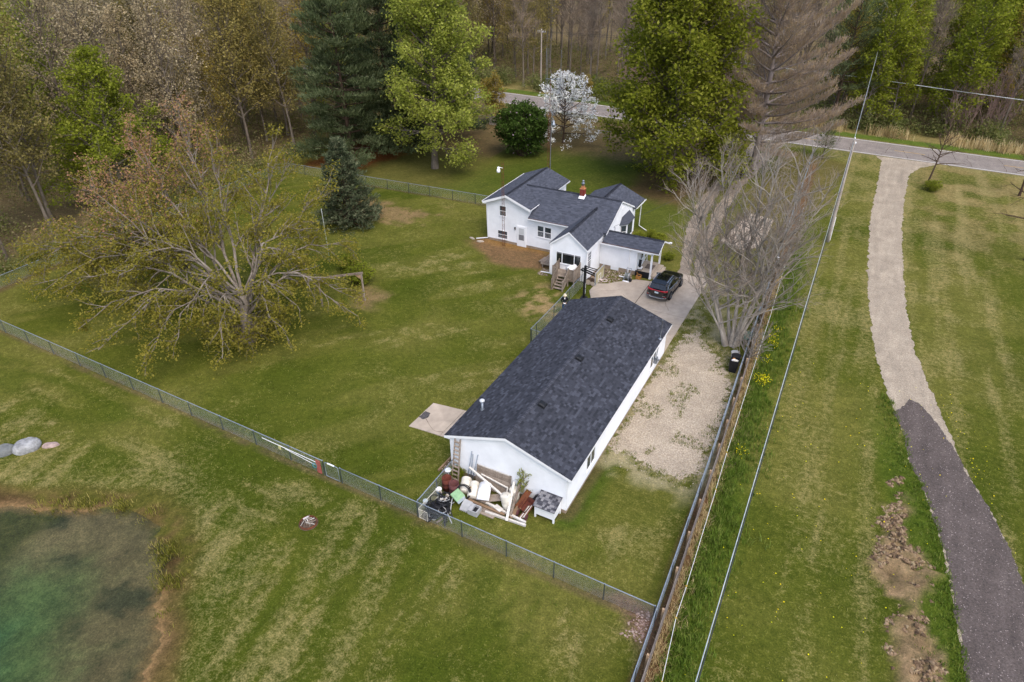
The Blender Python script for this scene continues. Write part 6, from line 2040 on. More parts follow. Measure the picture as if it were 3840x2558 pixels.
# clods of turned soil, stray gravel
def clods(P, s0, s1, m, name, label, cat, flat=0.6):
    n = len(P)
    base = np.array([[1, 0, 0], [-.5, .87, 0], [-.5, -.87, 0], [.3, .2, .8], [-.35, .3, .7], [0, -.4, .75]])
    F0 = np.array([[0, 1, 3], [1, 4, 3], [1, 2, 4], [2, 5, 4], [2, 0, 5], [0, 3, 5], [3, 4, 5]])
    s = rg.uniform(s0, s1, n)
    a = rg.uniform(0, 6.28, n)
    ca, sa = np.cos(a), np.sin(a)
    B = base[None] * rg.uniform(.6, 1.3, (n, 6, 1))
    V = np.stack([(B[..., 0] * ca[:, None] - B[..., 1] * sa[:, None]) * s[:, None] + P[:, 0:1], (B[..., 0] * sa[:, None] + B[..., 1] * ca[:, None]) * s[:, None] + P[:, 1:2], B[..., 2] * s[:, None] * flat + P[:, 2:3] - 0.01], -1).reshape(-1, 3)
    F = (F0[None] + (np.arange(n) * 6)[:, None, None]).reshape(-1, 3)
    tag(link(name, nmesh(name, V, F, np.repeat(rg.random(n), 7), m)), label, cat, kind='stuff')
x, y = rg.uniform(4.4, 8.8, 9000), rg.uniform(20, 36.5, 9000)
q = sdpoly(x, y, MUD) + (fbm(x - 70, y + 33, 1.5, 3) - .5) * 1.3
ok = (q > -0.25) & (fbm(x, y, 0.9, 3) > 0.42)
x, y = x[ok], y[ok]
clods(np.column_stack([x, y, np.maximum(0, (fbm(x, y, 2.2, 4, 0.62) - 0.5) * 1.1 + 0.03) * sstep(0, .5, q[ok])]), 0.04, 0.17, shadedmat('turned_soil', [lin((78, 62, 48)), lin((108, 88, 68)), lin((138, 116, 92)), lin((150, 134, 104))], .95, 14, .3), 'soil_clods', 'lumpy clods of turned brown soil beside the dark drive', 'soil')
x, y = rg.uniform(-9.9, -4.0, 5200), rg.uniform(28.6, 54, 5200)
q = sdpoly(x, y, lot) + rg.normal(0, .5, 5200)
ok = ((np.abs(q) < 0.8) & (sdpoly(x, y, [(-9.9, 29), (-4.3, 29), (-4.5, 40), (-5.2, 43), (-8.5, 55), (-9.9, 55)]) > 0)) | ((y > 43) & (x > -9.85) & (x < -8.2) & (rg.random(5200) < .5) & (fbm(x, y, .8, 3) > .45))
x, y = x[ok], y[ok]
clods(np.column_stack([x, y, np.full(len(x), .012)]), 0.02, 0.05, shadedmat('stray_gravel', [lin((120, 106, 90)), lin((160, 146, 128)), lin((196, 184, 168))], .95, 14, .2), 'stray_gravel', 'loose gravel scattered into the grass round the parking strip', 'gravel')
def s_lot(n):
    x, y = rg.uniform(-9.8, -4.2, n), rg.uniform(29.2, 55, n)
    q = sdpoly(x, y, lot)
    ok = ((np.abs(q + .15) < .45) & (fbm(x, y, 1.1, 3) > .46)) | ((q > 0) & (fbm(x + 9, y, .6, 4) > .60)) | ((q < 0) & (y > 42) & (x > -9.8) & (fbm(x, y, .7, 3) > .52))
    return np.stack([x, y], 1)[ok]
P, s = tufts(5200, 5, 0.07, s_lot)
blades(P, 0.10, 0.03, 1.3, M_lawn, 'gravel_weeds', 'weeds and grass tufts creeping over the gravel edges', shade=np.clip(s * .7 + rg.random(len(s)) * .3, 0, 1))
# ================================================================== THINGS ROUND THE HOUSE
M_gwood = wood('weathered_grey_wood', lin((92, 80, 70)), lin((160, 146, 132)), 1.5)
M_bwood = wood('brown_lumber', lin((104, 82, 62)), lin((158, 132, 106)), 1.5)
M_wwood = wood('peeling_white_paint', lin((176, 168, 158)), lin((228, 224, 216)), 1.2)
M_wplast = mat('aged_white_plastic', lin((222, 216, 202)), 0.5, var=0.07, scale=2.5, var2=0.15, scale2=1.5)
M_bplast = mat('black_plastic', lin((34, 34, 38)), 0.45, var=0.2, scale=4)
M_tarp = mat('black_tarp', lin((40, 40, 44)), 0.6, var=0.3, scale=5, bump=0.02)
M_gplast = mat('grey_plastic', lin((168, 168, 168)), 0.6, var=0.08, scale=4)
M_glid = mat('green_lid', lin((150, 186, 140)), 0.4, var=0.1, scale=4)
M_clear = mat('cloudy_tub', lin((188, 200, 206)), 0.35, var=0.1, scale=5)
M_stone = mat('field_stone', lin((178, 166, 152)), 0.9, var=0.2, scale=3, bump=0.02)
M_bould = mat('pale_boulder', lin((164, 164, 164)), 0.95, var=0.22, scale=2.2, bump=0.04, var2=0.3, scale2=1.1)
M_bouldd = mat('grey_boulder', lin((118, 120, 118)), 0.95, var=0.2, scale=2.5, bump=0.03)
M_bouldp = mat('pink_boulder', lin((172, 150, 142)), 0.95, var=0.22, scale=3, bump=0.03)
M_rust2 = mat('dark_rust', lin((112, 58, 44)), 0.9, var=0.3, scale=6, col2=lin((72, 40, 34)))
M_rust3 = mat('maroon_rust', lin((104, 62, 60)), 0.9, var=0.3, scale=5, col2=lin((74, 48, 50)))
M_soot = mat('drum_inside', lin((60, 44, 40)), 0.95, var=0.3, scale=6)

def blob(c, rx, ry, rz, seed, n=14, m=8, rough=0.18, flat=None, rot=0.0):
    r = random.Random(seed)
    ph = [r.uniform(0, 6.28) for _ in range(8)]
    mb = MB()
    vs = []
    for i in range(m + 1):
        th = math.pi * i / m
        for j in range(n):
            a = 2 * math.pi * j / n
            k = 1 + rough * (math.sin(2 * a + ph[0]) * math.sin(th + ph[1]) + 0.6 * math.sin(3 * a + ph[2] + 2 * th) + 0.5 * math.sin(5 * a + ph[3] - 3 * th)) + r.uniform(-.4, .4) * rough * 0.5 * (0 < i < m)
            x, y, z = rx * k * math.sin(th) * math.cos(a), ry * k * math.sin(th) * math.sin(a), rz * k * math.cos(th)
            if flat and z > flat: z = flat + (z - flat) * 0.25
            vs.append((c[0] + x * math.cos(rot) - y * math.sin(rot), c[1] + x * math.sin(rot) + y * math.cos(rot), c[2] + z))
    fs = []
    for i in range(m):
        for j in range(n):
            j2 = (j + 1) % n
            fs.append((i * n + j, (i + 1) * n + j, (i + 1) * n + j2, i * n + j2))
    mb.add(vs, fs)
    return mb

# boulders by the pond
tag(blob((-41.35, 13.95, 0.10), 0.66, 0.74, 0.6, 3, 18, 10, 0.07, 0.42, R(-25)).build('boulder', M_bould), 'large pale rounded boulder, middle of the three by the pond', 'boulder')
tag(blob((-42.25, 13.1, 0.05), 0.5, 0.72, 0.42, 4, 16, 8, 0.08, 0.3, R(-40)).build('boulder', M_bouldd), 'dark grey boulder cut by the left edge near the pond', 'boulder')
tag(blob((-40.35, 14.75, 0.0), 0.50, 0.27, 0.22, 5, 16, 8, 0.08, 0.14, R(35)).build('boulder', M_bouldp), 'low flat pinkish boulder right of the large pale one', 'boulder')

# fire ring
fr = thing('fire_ring', (-21.85, 17.35, 0), 'sunken rusty fire ring full of sticks on the front lawn', 'fire pit')
mb = MB(); mb.lathe([(0.47, -.1), (0.47, 0.12), (0.44, 0.12), (0.44, -.05)], (-21.85, 17.35, 0), 22); mb.build('rim', M_rustm, fr)
mb = MB(); mb.lathe([(0.52, 0.004), (0.47, 0.012)], (-21.85, 17.35, 0), 22); mb.lathe([(0.44, 0.02), (0.0, 0.05)], (-21.85, 17.35, 0), 18); mb.build('ash_bed', mat('ash', lin((92, 76, 64)), 0.95, var=0.4, scale=12), fr)
rs = random.Random(8)
for i in range(26):
    a, q = rs.uniform(0, 6.28), rs.uniform(0, .3)
    x, y, l, b = -21.85 + q * math.cos(a), 17.35 + q * math.sin(a), rs.uniform(.2, .5), rs.uniform(0, 6.28)
    mb = MB(); mb.tube([(x - l / 2 * math.cos(b), y - l / 2 * math.sin(b), 0.06 + rs.uniform(0, .1)), (x + l / 2 * math.cos(b), y + l / 2 * math.sin(b), 0.09 + rs.uniform(0, .16))], rs.uniform(.008, .02), 5)
    mb.build('stick', M_gwood if i % 4 else M_wwood, fr)
mb = MB(); mb.beam((-22.2, 17.35, .14), (-22.05, 17.62, .17), .07, .06); mb.build('log', M_wwood, fr)

# wooden swing frame
sf = thing('swing_frame', (-35.8, 37.0, 0), 'weathered wooden swing frame of two posts and a beam', 'frame')
A, B = Vector((-37.1, 35.9, 0)), Vector((-34.55, 38.25, 0))
for p in (A, B):
    mb = MB(); mb.beam(p + Vector((0, 0, -.1)), p + Vector((0, 0, 2.5)), 0.11, 0.11, (1, 0, 0)); mb.build('post', M_gwood, sf)
d = (B - A).normalized()
mb = MB(); mb.beam(A - d * .25 + Vector((0, 0, 2.58)), B + d * .15 + Vector((0, 0, 2.58)), 0.10, 0.17); mb.build('beam', M_gwood, sf)
for p, s in ((A, 1), (B, -1)):
    mb = MB(); mb.prism([p + Vector((0, 0, 2.0)), p + d * s * .08 + Vector((0, 0, 2.0)), p + d * s * .5 + Vector((0, 0, 2.44)), p + d * s * .5 + Vector((0, 0, 2.5)), p + Vector((0, 0, 2.5))], Vector((-d.y, d.x, 0)) * 0.05); mb.build('brace', M_bwood, sf)
mb = MB(); mb.lathe([(0.03, -.1), (0.028, 4.6), (0.035, 4.62), (0.03, 4.68), (0, 4.7)], (-43.06, 43.63, 0), 8)
tag(mb.build('white_pole', M_trim, smooth=True), 'thin white pole standing on the lawn beside the spreading tree', 'pole')

# yard tools on the front fence
pl_ = thing('snow_rake', (-26.0, 20.36, 0), 'long white poled rake with a red head hung along the fence', 'rake')
mb = MB(); mb.tube([(-28.3, fy(-28.3) - .06, 0.93), (-23.75, fy(-23.75) - .06, 0.86)], 0.018, 6); mb.build('pole', M_trim, pl_)
mb = MB(); mb.tube([(-26.4, fy(-26.4) - .07, 0.86), (-24.15, fy(-24.15) - .07, 0.62)], 0.014, 6); mb.build('pole', M_trim, pl_)
mb = MB(); mb.box(-23.98, -23.66, fy(-23.8) - .10, fy(-23.8) - .06, 0.12, 1.08); mb.build('head', mat('faded_red', lin((168, 92, 84)), 0.7, var=0.15, scale=6), pl_)
mb = MB(); mb.tube([(-24.1 + .16 * math.cos(a), fy(-24) - .12, .62 + .16 * math.sin(a)) for a in np.linspace(0, 6.0, 14)], 0.02, 6); mb.build('hose_ring', mat('teal_hose', lin((60, 140, 150)), 0.5), pl_)
mb = MB()
for i in range(5):
    x = -26.95 + i * .035
    mb.tube([(x, fy(x) - .07, .92), (x - .03, fy(x) - .09, .7), (x + .03, fy(x) - .09, .62), (x + .05, fy(x) - .08, .86)], 0.009, 5)
tag(mb.build('rope_hank', mat('pale_yellow_rope', lin((214, 206, 150)), 0.9)), 'hank of pale yellow rope hung on the front fence', 'rope')

# towers
def lattice(t, x, y, h0, h1, w0, m, rung=0.42):
    legs = [(x - w0 / 2, y), (x + w0 / 2, y), (x, y + w0 * .86)]
    for lx, ly in legs:
        mb = MB(); mb.tube([(lx, ly, h0), (x + (lx - x) * .75, y + (ly - y) * .75, h1)], 0.016, 6); mb.build('leg', m, t)
    mb = MB()
    z, i = h0 + .2, 0
    while z < h1 - .1:
        s = 1 - .25 * (z - h0) / (h1 - h0)
        P = [Vector((x + (lx - x) * s, y + (ly - y) * s, z)) for lx, ly in legs]
        for a in range(3):
            mb.tube([P[a], P[(a + 1) % 3]], 0.009, 4)
            if i % 2 == 0:
                mb.tube([P[a], P[(a + 1) % 3] + Vector((0, 0, rung))], 0.007, 4)
        z += rung
        i += 1
    mb.build('rungs', m, t)
lt = thing('light_tower', (-29.33, 53.1, 0), 'rusty lattice tower with a white yard lamp in front of the house', 'tower')
lattice(lt, -29.33, 53.0, -0.1, 8.25, 0.26, M_rustm)
mb = MB(); mb.tube([(-29.33, 53.0, 7.75), (-29.55, 52.9, 7.8), (-29.66, 52.86, 7.75)], 0.025, 6); mb.lathe([(0.02, .42), (0.1, .38), (0.11, .2), (0.16, .16), (0.17, .0), (0.13, -.12), (0, -.16)], (-29.68, 52.85, 7.45), 12)
mb.build('yard_lamp', M_trim, lt, True)
at_ = thing('antenna_tower', (-29.5, 63.2, 0), 'slender galvanised antenna mast rising behind the left roof ridge', 'antenna')
lattice(at_, -29.5, 63.2, -0.1, 10.4, 0.32, M_rustm, 0.45)
mb = MB(); mb.tube([(-29.3, 63.15, 0.0), (-29.28, 63.15, 8.8), (-29.2, 63.15, 10.3), (-29.34, 63.15, 10.7), (-29.48, 63.2, 10.4)], 0.035, 7); mb.build('conduit', M_galv, at_)
mb = MB(); mb.lathe([(0.03, 9.8), (0.024, 13.6)], (-29.5, 63.2, 0), 8); mb.build('mast', M_rustm, at_)
mb = MB(); mb.tube([(-30.0, 63.2, 13.5), (-28.4, 63.2, 13.6)], 0.035, 6); mb.build('cross_bar', M_galv, at_)
for x, z0, z1 in ((-29.98, 9.9, 16.3), (-29.82, 12.9, 16.3), (-28.42, 10.8, 16.25)):
    mb = MB(); mb.tube([(x, 63.2, z0), (x, 63.2, z1)], 0.018, 5); mb.build('rod', M_galv, at_)
mb = MB(); mb.lathe([(0.03, .5), (0.1, .44), (0.11, .2), (0.19, .16), (0.2, 0), (0.12, -.14), (0, -.16)], (-28.95, 63.0, 9.2), 12); mb.tube([(-29.4, 63.15, 9.6), (-29.1, 63.05, 9.9), (-28.95, 63.0, 9.7)], .025, 6); mb.build('yard_lamp', M_galv, at_, True)

# back steps and landing
stp = thing('wooden_steps', (-21.0, 48.4, 0), 'weathered wooden steps and landing with picket rails at the sun room', 'steps')
DZ, DY0, DX0, DX1 = 0.80, 48.35, -21.95, -19.95
for i in range(13):
    y = DY0 + i * 0.105
    mb = MB(); mb.box(DX0, DX1, y, y + .095, DZ - .035, DZ); mb.build('deck_board', M_gwood, stp)
for i in range(4):
    z, y = 0.64 - i * 0.16, 48.30 - (i + 1) * 0.25
    mb = MB(); mb.box(-21.42, -20.58, y, y + .24, z - .04, z); mb.build('tread', M_gwood, stp)
for x in (-21.44, -20.56):
    mb = MB(); mb.prism([(x - .02, 48.35, DZ - .05), (x - .02, 47.22, 0.02), (x - .02, 47.22, -0.05), (x - .02, 47.5, -.05), (x - .02, 48.35, DZ - .32)], (.04, 0, 0)); mb.build('stringer', M_gwood, stp)
posts = [(-21.5, 47.22, -.1, 1.0), (-20.5, 47.22, -.1, 1.0), (-21.5, 48.33, -.1, 1.75), (-20.5, 48.33, -.1, 1.75), (-21.95, 48.36, -.1, 1.7), (-19.95, 48.36, -.1, 1.7), (-19.95, 49.62, -.1, 1.85), (-21.92, 49.62, -.1, 1.8)]
for x, y, z0, z1 in posts:
    mb = MB(); mb.box(x - .045, x + .045, y - .045, y + .045, z0, z1); mb.build('rail_post', M_gwood, stp)
def pickets(a, b, za0, za1, zb0, zb1, n):
    a, b = Vector(a), Vector(b)
    d = (b - a).normalized()
    for i in range(n):
        t = (i + .5) / n
        p = a.lerp(b, t)
        q0, q1 = za0 + (zb0 - za0) * t, za1 + (zb1 - za1) * t
        mb = MB(); mb.beam((p.x, p.y, q0), (p.x, p.y, q1 + random.uniform(-.02, .02)), 0.085, 0.022, (d.y, -d.x, 0)); mb.build('picket', M_gwood, stp)
    mb = MB()
    mb.beam((a.x, a.y, za1 - .08), (b.x, b.y, zb1 - .08), 0.04, 0.085); mb.beam((a.x, a.y, za0 + .1), (b.x, b.y, zb0 + .1), 0.04, 0.085)
    mb.build('rail', M_gwood, stp)
pickets((-21.53, 47.25), (-21.53, 48.33), 0.08, 0.98, 0.75, 1.70, 10)
pickets((-20.47, 47.25), (-20.47, 48.33), 0.08, 0.98, 0.75, 1.70, 10)
pickets((-20.45, 48.36), (-19.98, 48.36), 0.5, 1.62, 0.5, 1.62, 5)
pickets((-19.93, 48.40), (-19.93, 49.6), 0.5, 1.66, 0.5, 1.8, 11)
pickets((-21.93, 48.36), (-21.55, 48.36), 0.5, 1.62, 0.5, 1.62, 4)
pickets((-21.95, 48.40), (-21.95, 49.6), 0.5, 1.62, 0.5, 1.72, 11)
# barrel grill on the landing
gr = thing('covered_grill', (-20.45, 48.95, 0.8), 'white barrel shaped grill on the back landing', 'grill')
mb = MB()
prof = [(-.27, 0), (-.27, .2), (-.2, .34), (-.07, .42), (.07, .42), (.2, .34), (.27, .2), (.27, 0)]
ax = Vector((0.45, 0.85, 0)).normalized()
sx = Vector((ax.y, -ax.x, 0))
vs = []
for e in (-.42, .42):
    vs += [Vector((-20.45, 48.98, 1.30)) + ax * e + sx * p[0] + Vector((0, 0, p[1])) for p in prof]
k = len(prof)
mb.add(vs, [(i, i + 1, k + i + 1, k + i) for i in range(k - 1)] + [tuple(range(k - 1, -1, -1)), tuple(range(k, 2 * k)), (k - 1, 0, k, 2 * k - 1)])
mb.build('lid', M_trim, gr, True)
mb = MB()
for e in (-.36, .36):
    for s in (-.2, .2):
        p = Vector((-20.45, 48.98, 0)) + ax * e + sx * s
        mb.beam((p.x, p.y, .8), (p.x, p.y, 1.30), .03, .03, (1, 0, 0))
p = Vector((-20.45, 48.98, 1.28)); mb.beam(p - ax * .42, p + ax * .42, .5, .06)
mb.build('stand', M_black, gr)
# low deck left of the sun room
ld = thing('low_deck', (-23.7, 51.4, 0), 'low warped wooden deck beside the sun room wall', 'deck')
for i in range(9):
    x = -24.15 + i * 0.15
    mb = MB(); mb.box(-.065, .065, 0, 1.95 - .02 * i, -.02, .02); o_ = mb.build('deck_board', M_gwood, ld, local=True); o_.location = Vector((x, 50.65, 0.50)) - WL[ld.name]; o_.rotation_euler = (random.uniform(-.03, .03), random.uniform(-.12, .12), random.uniform(-.03, .03))
mb = MB(); mb.box(-24.2, -22.82, 50.6, 50.66, .33, .47); mb.box(-24.2, -22.82, 52.5, 52.56, .33, .47); mb.build('joist', M_gwood, ld)
for x, y in ((-24.05, 50.72), (-24.05, 52.45), (-22.95, 50.72)):
    mb = MB(); mb.box(x - .045, x + .045, y - .045, y + .045, -.1, .34); mb.build('leg', M_gwood, ld)
for i in range(5):
    mb = MB(); mb.box(-.07, .07, 0, 1.0, -.015, .015); o_ = mb.build('ramp_board', M_gwood, ld, local=True); o_.location = Vector((-24.25 - .12 * i, 50.95 + .12 * i, 0.46 - .09 * i)) - WL[ld.name]; o_.rotation_euler = (random.uniform(-.1, .1), R(18), R(-6))
ub = thing('utility_hatch', (-23.1, 53.2, 0), 'small white utility box in the corner by the sun room', 'box')
mb = MB(); mb.prism([(-23.35, 52.9, 0.02), (-22.82, 52.9, 0.02), (-22.82, 52.9, 0.95), (-23.2, 52.9, 0.9), (-23.35, 52.9, 0.78)], (0, .75, 0)); mb.build('body', M_trim, ub)
mb = MB(); mb.box(-23.28, -22.9, 52.87, 52.902, 0.1, 0.66); mb.build('door', M_glassd, ub)
tag(blob((-33.0, 53.2, 0.0), .35, .14, .12, 9, rot=R(-20)).build('splash_stone', M_stone, smooth=True), 'pale stone under the left downspout', 'stone')
tag(blob((-31.9, 52.9, 0.0), .34, .16, .14, 10, rot=R(15)).build('splash_stone', M_stone, smooth=True), 'pale flat stone by the house foundation corner', 'stone')

# stone bed, stumps and lumber right of the sun room
sb = []
rs = random.Random(12)
mb = MB()
for i in range(620):
    x, y = rs.uniform(-19.4, -16.1), rs.uniform(50.2, 52.95)
    if x > -17.6 and y < 50.4 + (x + 17.6) * 1.25: continue
    if x < -18.0 and y < 50.2: continue
    s = rs.uniform(.035, .09)
    b = blob((x, y, s * .3), s, s * rs.uniform(.6, 1), s * .6, i, 6, 4, .2, rot=rs.uniform(0, 3))
    sh = rs.random()
    mb.add(b.v, b.f, sh)
for i in range(160):
    x, y = rs.uniform(-23.9, -22.9), rs.uniform(49.2, 50.5)
    s = rs.uniform(.03, .07)
    b = blob((x, y, s * .3), s, s * .8, s * .6, i, 6, 4, .2)
    mb.add(b.v, b.f, rs.random())
M_cob = shadedmat('river_stone', [lin((92, 78, 66)), lin((118, 102, 88)), lin((146, 130, 114)), lin((178, 164, 150))], 0.85, 20, .15)
tag(mb.build('stone_bed', M_cob), 'bed of small river stones against the house walls', 'stones', kind='stuff')
for i, (x, y, r0, z, lb) in enumerate([(-19.05, 49.62, .27, .26, 'big round cut log behind the basketball pole'), (-18.6, 49.55, .22, .24, 'cracked cut log right of the big round one'), (-19.0, 50.1, .14, .14, 'small round log on the pile behind the basketball hoop')]):
    lg = thing('cut_log', (x, y, 0), lb, 'log')
    mb = MB(); mb.lathe([(r0 * .96, -.22), (r0, -.1), (r0 * .98, .12), (r0 * .97, .22)], (x, y, z), 14, 'y'); mb.build('bark', M_barkd, lg, True)
    mb = MB(); mb.lathe([(0.0, -.226), (r0 * .93, -.223)], (x, y, z), 14, 'y'); mb.build('end_grain', mat('end_grain', lin((188, 172, 154)), 0.9, var=0.15, scale=7), lg)
for i in range(11):
    y = 50.1 + i * .18
    mb = MB(); mb.beam((-19.35 + rs.uniform(0, .15), y, .12 + .05 * (i % 4)), (-18.5 + rs.uniform(-.2, .35), y + rs.uniform(-.25, .3), .10 + .04 * (i % 3)), .13, .04)
    tag(mb.build('scrap_board', M_gwood if i % 3 else M_bwood), 'weathered scrap board in the stack beside the sun room wall', 'board', 'scrap boards stacked by the sun room')
mb = MB(); mb.beam((-19.2, 49.9, .1), (-18.35, 50.5, .12), .1, .05); tag(mb.build('scrap_board', M_gwood), 'grey board lying across the logs', 'board')

# basketball hoop
bh = thing('basketball_hoop', (-18.45, 47.1, 0), 'black basketball hoop with a clear backboard beside the driveway', 'basketball hoop')
mb = MB(); mb.box(-18.54, -18.36, 47.01, 47.19, 0.05, 3.0); mb.box(-18.7, -18.2, 46.85, 47.35, 0.0, 0.06); mb.build('pole', M_bplast, bh, bevel=.015)
mb = MB()
for i in range(13):
    if i == 6: continue
    z = 1.35 - i * .075
    mb.box(-18.362, -18.352, 47.06, 47.06 + random.choice([.07, .09, .1]), z, z + .05)
mb.build('decal_lettering', M_trim, bh)
mb = MB()
for y in (46.95, 47.25):
    mb.beam((-18.4, y, 2.86), (-17.25, y - .02, 2.78), .05, .06); mb.beam((-18.75, y, 2.62), (-17.25, y - .03, 2.28), .07, .10)
    mb.tube([(-17.55, y, 2.80), (-17.35, y, 2.75), (-17.28, y, 2.6)], .03, 6)
mb.beam((-18.75, 46.9, 2.62), (-18.75, 47.3, 2.62), .08, .08)
mb.build('arm', M_bplast, bh)
mb = MB(); mb.tube([(-18.72, 47.1, 2.6), (-18.72, 47.12, 1.42), (-18.5, 47.12, 1.38)], .022, 6); mb.build('crank_rod', M_bplast, bh)
bo_ = MB(); bo_.box(-17.185, -17.165, 46.12, 47.95, 1.98, 3.02); bd = bo_.build('backboard', mat('smoky_acrylic', lin((188, 178, 138)), 0.15, var=0.12, scale=1.5, spec=0.6), bh)
mb = MB()
for a, b_, c, d_ in ((46.08, 46.14, 1.94, 3.06), (47.93, 47.99, 1.94, 3.06), (46.14, 47.93, 3.0, 3.06), (46.14, 47.93, 1.94, 2.0)):
    mb.box(-17.2, -17.15, a, b_, c, d_)
mb.build('backboard_frame', M_gplast, bd)
mb = MB()
for a, b_, c, d_ in ((46.73, 46.77, 2.12, 2.58), (47.30, 47.34, 2.12, 2.58), (46.73, 47.34, 2.55, 2.59), (46.73, 47.34, 2.10, 2.14)):
    mb.box(-17.163, -17.158, a, b_, c, d_)
mb.build('target_square', M_trim, bd)
mb = MB(); mb.tube([(-17.15, 46.2, 3.0), (-17.15, 46.2, 2.0)], .02, 4)
for y in (46.55, 47.5): mb.box(-17.215, -17.19, y - .04, y + .04, 1.98, 3.02)
mb.build('backboard_strut', M_bplast, bd)
mb = MB(); mb.tube([(-16.72 + .235 * math.cos(a), 47.03 + .235 * math.sin(a), 2.10) for a in np.linspace(0, 2 * math.pi, 20, endpoint=False)], .022, 6, closed=True); mb.box(-17.16, -16.93, 46.95, 47.11, 2.05, 2.13)
mb.build('rim', mat('faded_pink_rim', lin((226, 206, 200)), 0.6), bh, True)

# hose reel, box, porch things
hr = thing('hose_reel', (-16.35, 51.75, 0), 'grey hose reel cart standing by the east wing wall', 'hose reel')
mb = MB(); mb.lathe([(.30, -.17), (.30, -.15), (.12, -.14), (.12, .14), (.30, .15), (.30, .17)], (-16.35, 51.75, .42), 20, 'x'); mb.build('drum', M_gplast, hr, True)
for i in range(5):
    x = -16.47 + i * .06
    mb = MB(); mb.tube([(x, 51.75 + .24 * math.cos(a), .42 + .24 * math.sin(a)) for a in np.linspace(0, 2 * math.pi, 18, endpoint=False)], .03, 6, closed=True); mb.build('hose', mat('grey_green_hose', lin((120, 126, 124)), 0.6), hr, True)
mb = MB()
for x in (-16.56, -16.14):
    mb.beam((x, 51.45, .03), (x, 51.75, .45), .03, .04); mb.beam((x, 52.1, .03), (x, 51.75, .45), .03, .04); mb.beam((x, 51.75, .45), (x, 52.25, .95), .03, .03)
mb.beam((-16.56, 52.25, .95), (-16.14, 52.25, .95), .03, .03); mb.build('frame', M_galv, hr)
mb = MB(); mb.lathe([(.06, -.28), (.07, 0), (.06, .28)], (-16.3, 51.35, .08), 10, 'x'); mb.build('roller', M_trim, hr, True)
mb = MB(); mb.lathe([(.05, 0), (.05, .8)], (-17.15, 52.0, .12), 10, 'x'); tag(mb.build('white_pipe', M_trim), 'short white pipe lying left of the hose reel', 'pipe')
mb = MB(); mb.lathe([(.14, -.12), (.18, 0), (.14, .12)], (-15.98, 51.6, .16), 12, 'x'); tag(mb.build('black_ball_tank', M_bplast, smooth=True), 'small black canister right of the hose reel', 'canister')
ob = thing('orange_box', (-15.5, 52.45, 0), 'small orange brown wooden box before the porch skirt', 'box')
M_obox = mat('orange_wood', lin((176, 124, 66)), 0.8, var=0.15, scale=6)
mb = MB(); mb.box(-15.72, -15.30, 52.28, 52.62, .05, .30); mb.build('body', M_obox, ob)
mb = MB(); mb.beam((-15.74, 52.3, .36), (-15.28, 52.3, .33), .05, .03); mb.beam((-15.74, 52.6, .40), (-15.28, 52.6, .36), .05, .03); mb.beam((-15.74, 52.62, .1), (-15.74, 52.62, .55), .05, .03, (1, 0, 0)); mb.build('rim', M_obox, ob)
mb = MB(); mb.box(-15.62, -15.38, 52.36, 52.54, .30, .37); mb.build('contents', M_bplast, ob)
pg = thing('porch_grill', (-15.75, 53.4, 0.44), 'small white and dark folding chair cart on the porch', 'cart')
mb = MB(); mb.box(-15.9, -15.55, 53.15, 53.55, .62, .74); mb.build('tray', M_trim, pg)
mb = MB()
for x, y in ((-15.88, 53.17), (-15.57, 53.17), (-15.88, 53.53), (-15.57, 53.53)): mb.beam((x, y, .44), (x, y, .64), .03, .03, (1, 0, 0))
mb.build('leg', M_black, pg)
mb = MB(); mb.beam((-15.88, 53.58, .70), (-15.9, 53.75, 1.25), .3, .03); mb.build('back', M_bplast, pg)
mb = MB(); mb.lathe([(.1, 0), (.1, .18)], (-15.75, 53.3, .74), 10); mb.build('pot', M_bplast, pg)
mb = MB(); mb.beam((-15.85, 53.9, .6), (-15.75, 55.3, 1.15), .05, .08); mb.beam((-15.85, 53.9, .46), (-15.85, 53.9, .6), .05, .05, (1, 0, 0)); mb.beam((-15.75, 55.3, .46), (-15.75, 55.3, 1.15), .05, .05, (1, 0, 0)); tag(mb.build('porch_handrail', M_trim), 'white sloping handrail along the porch wall', 'handrail')

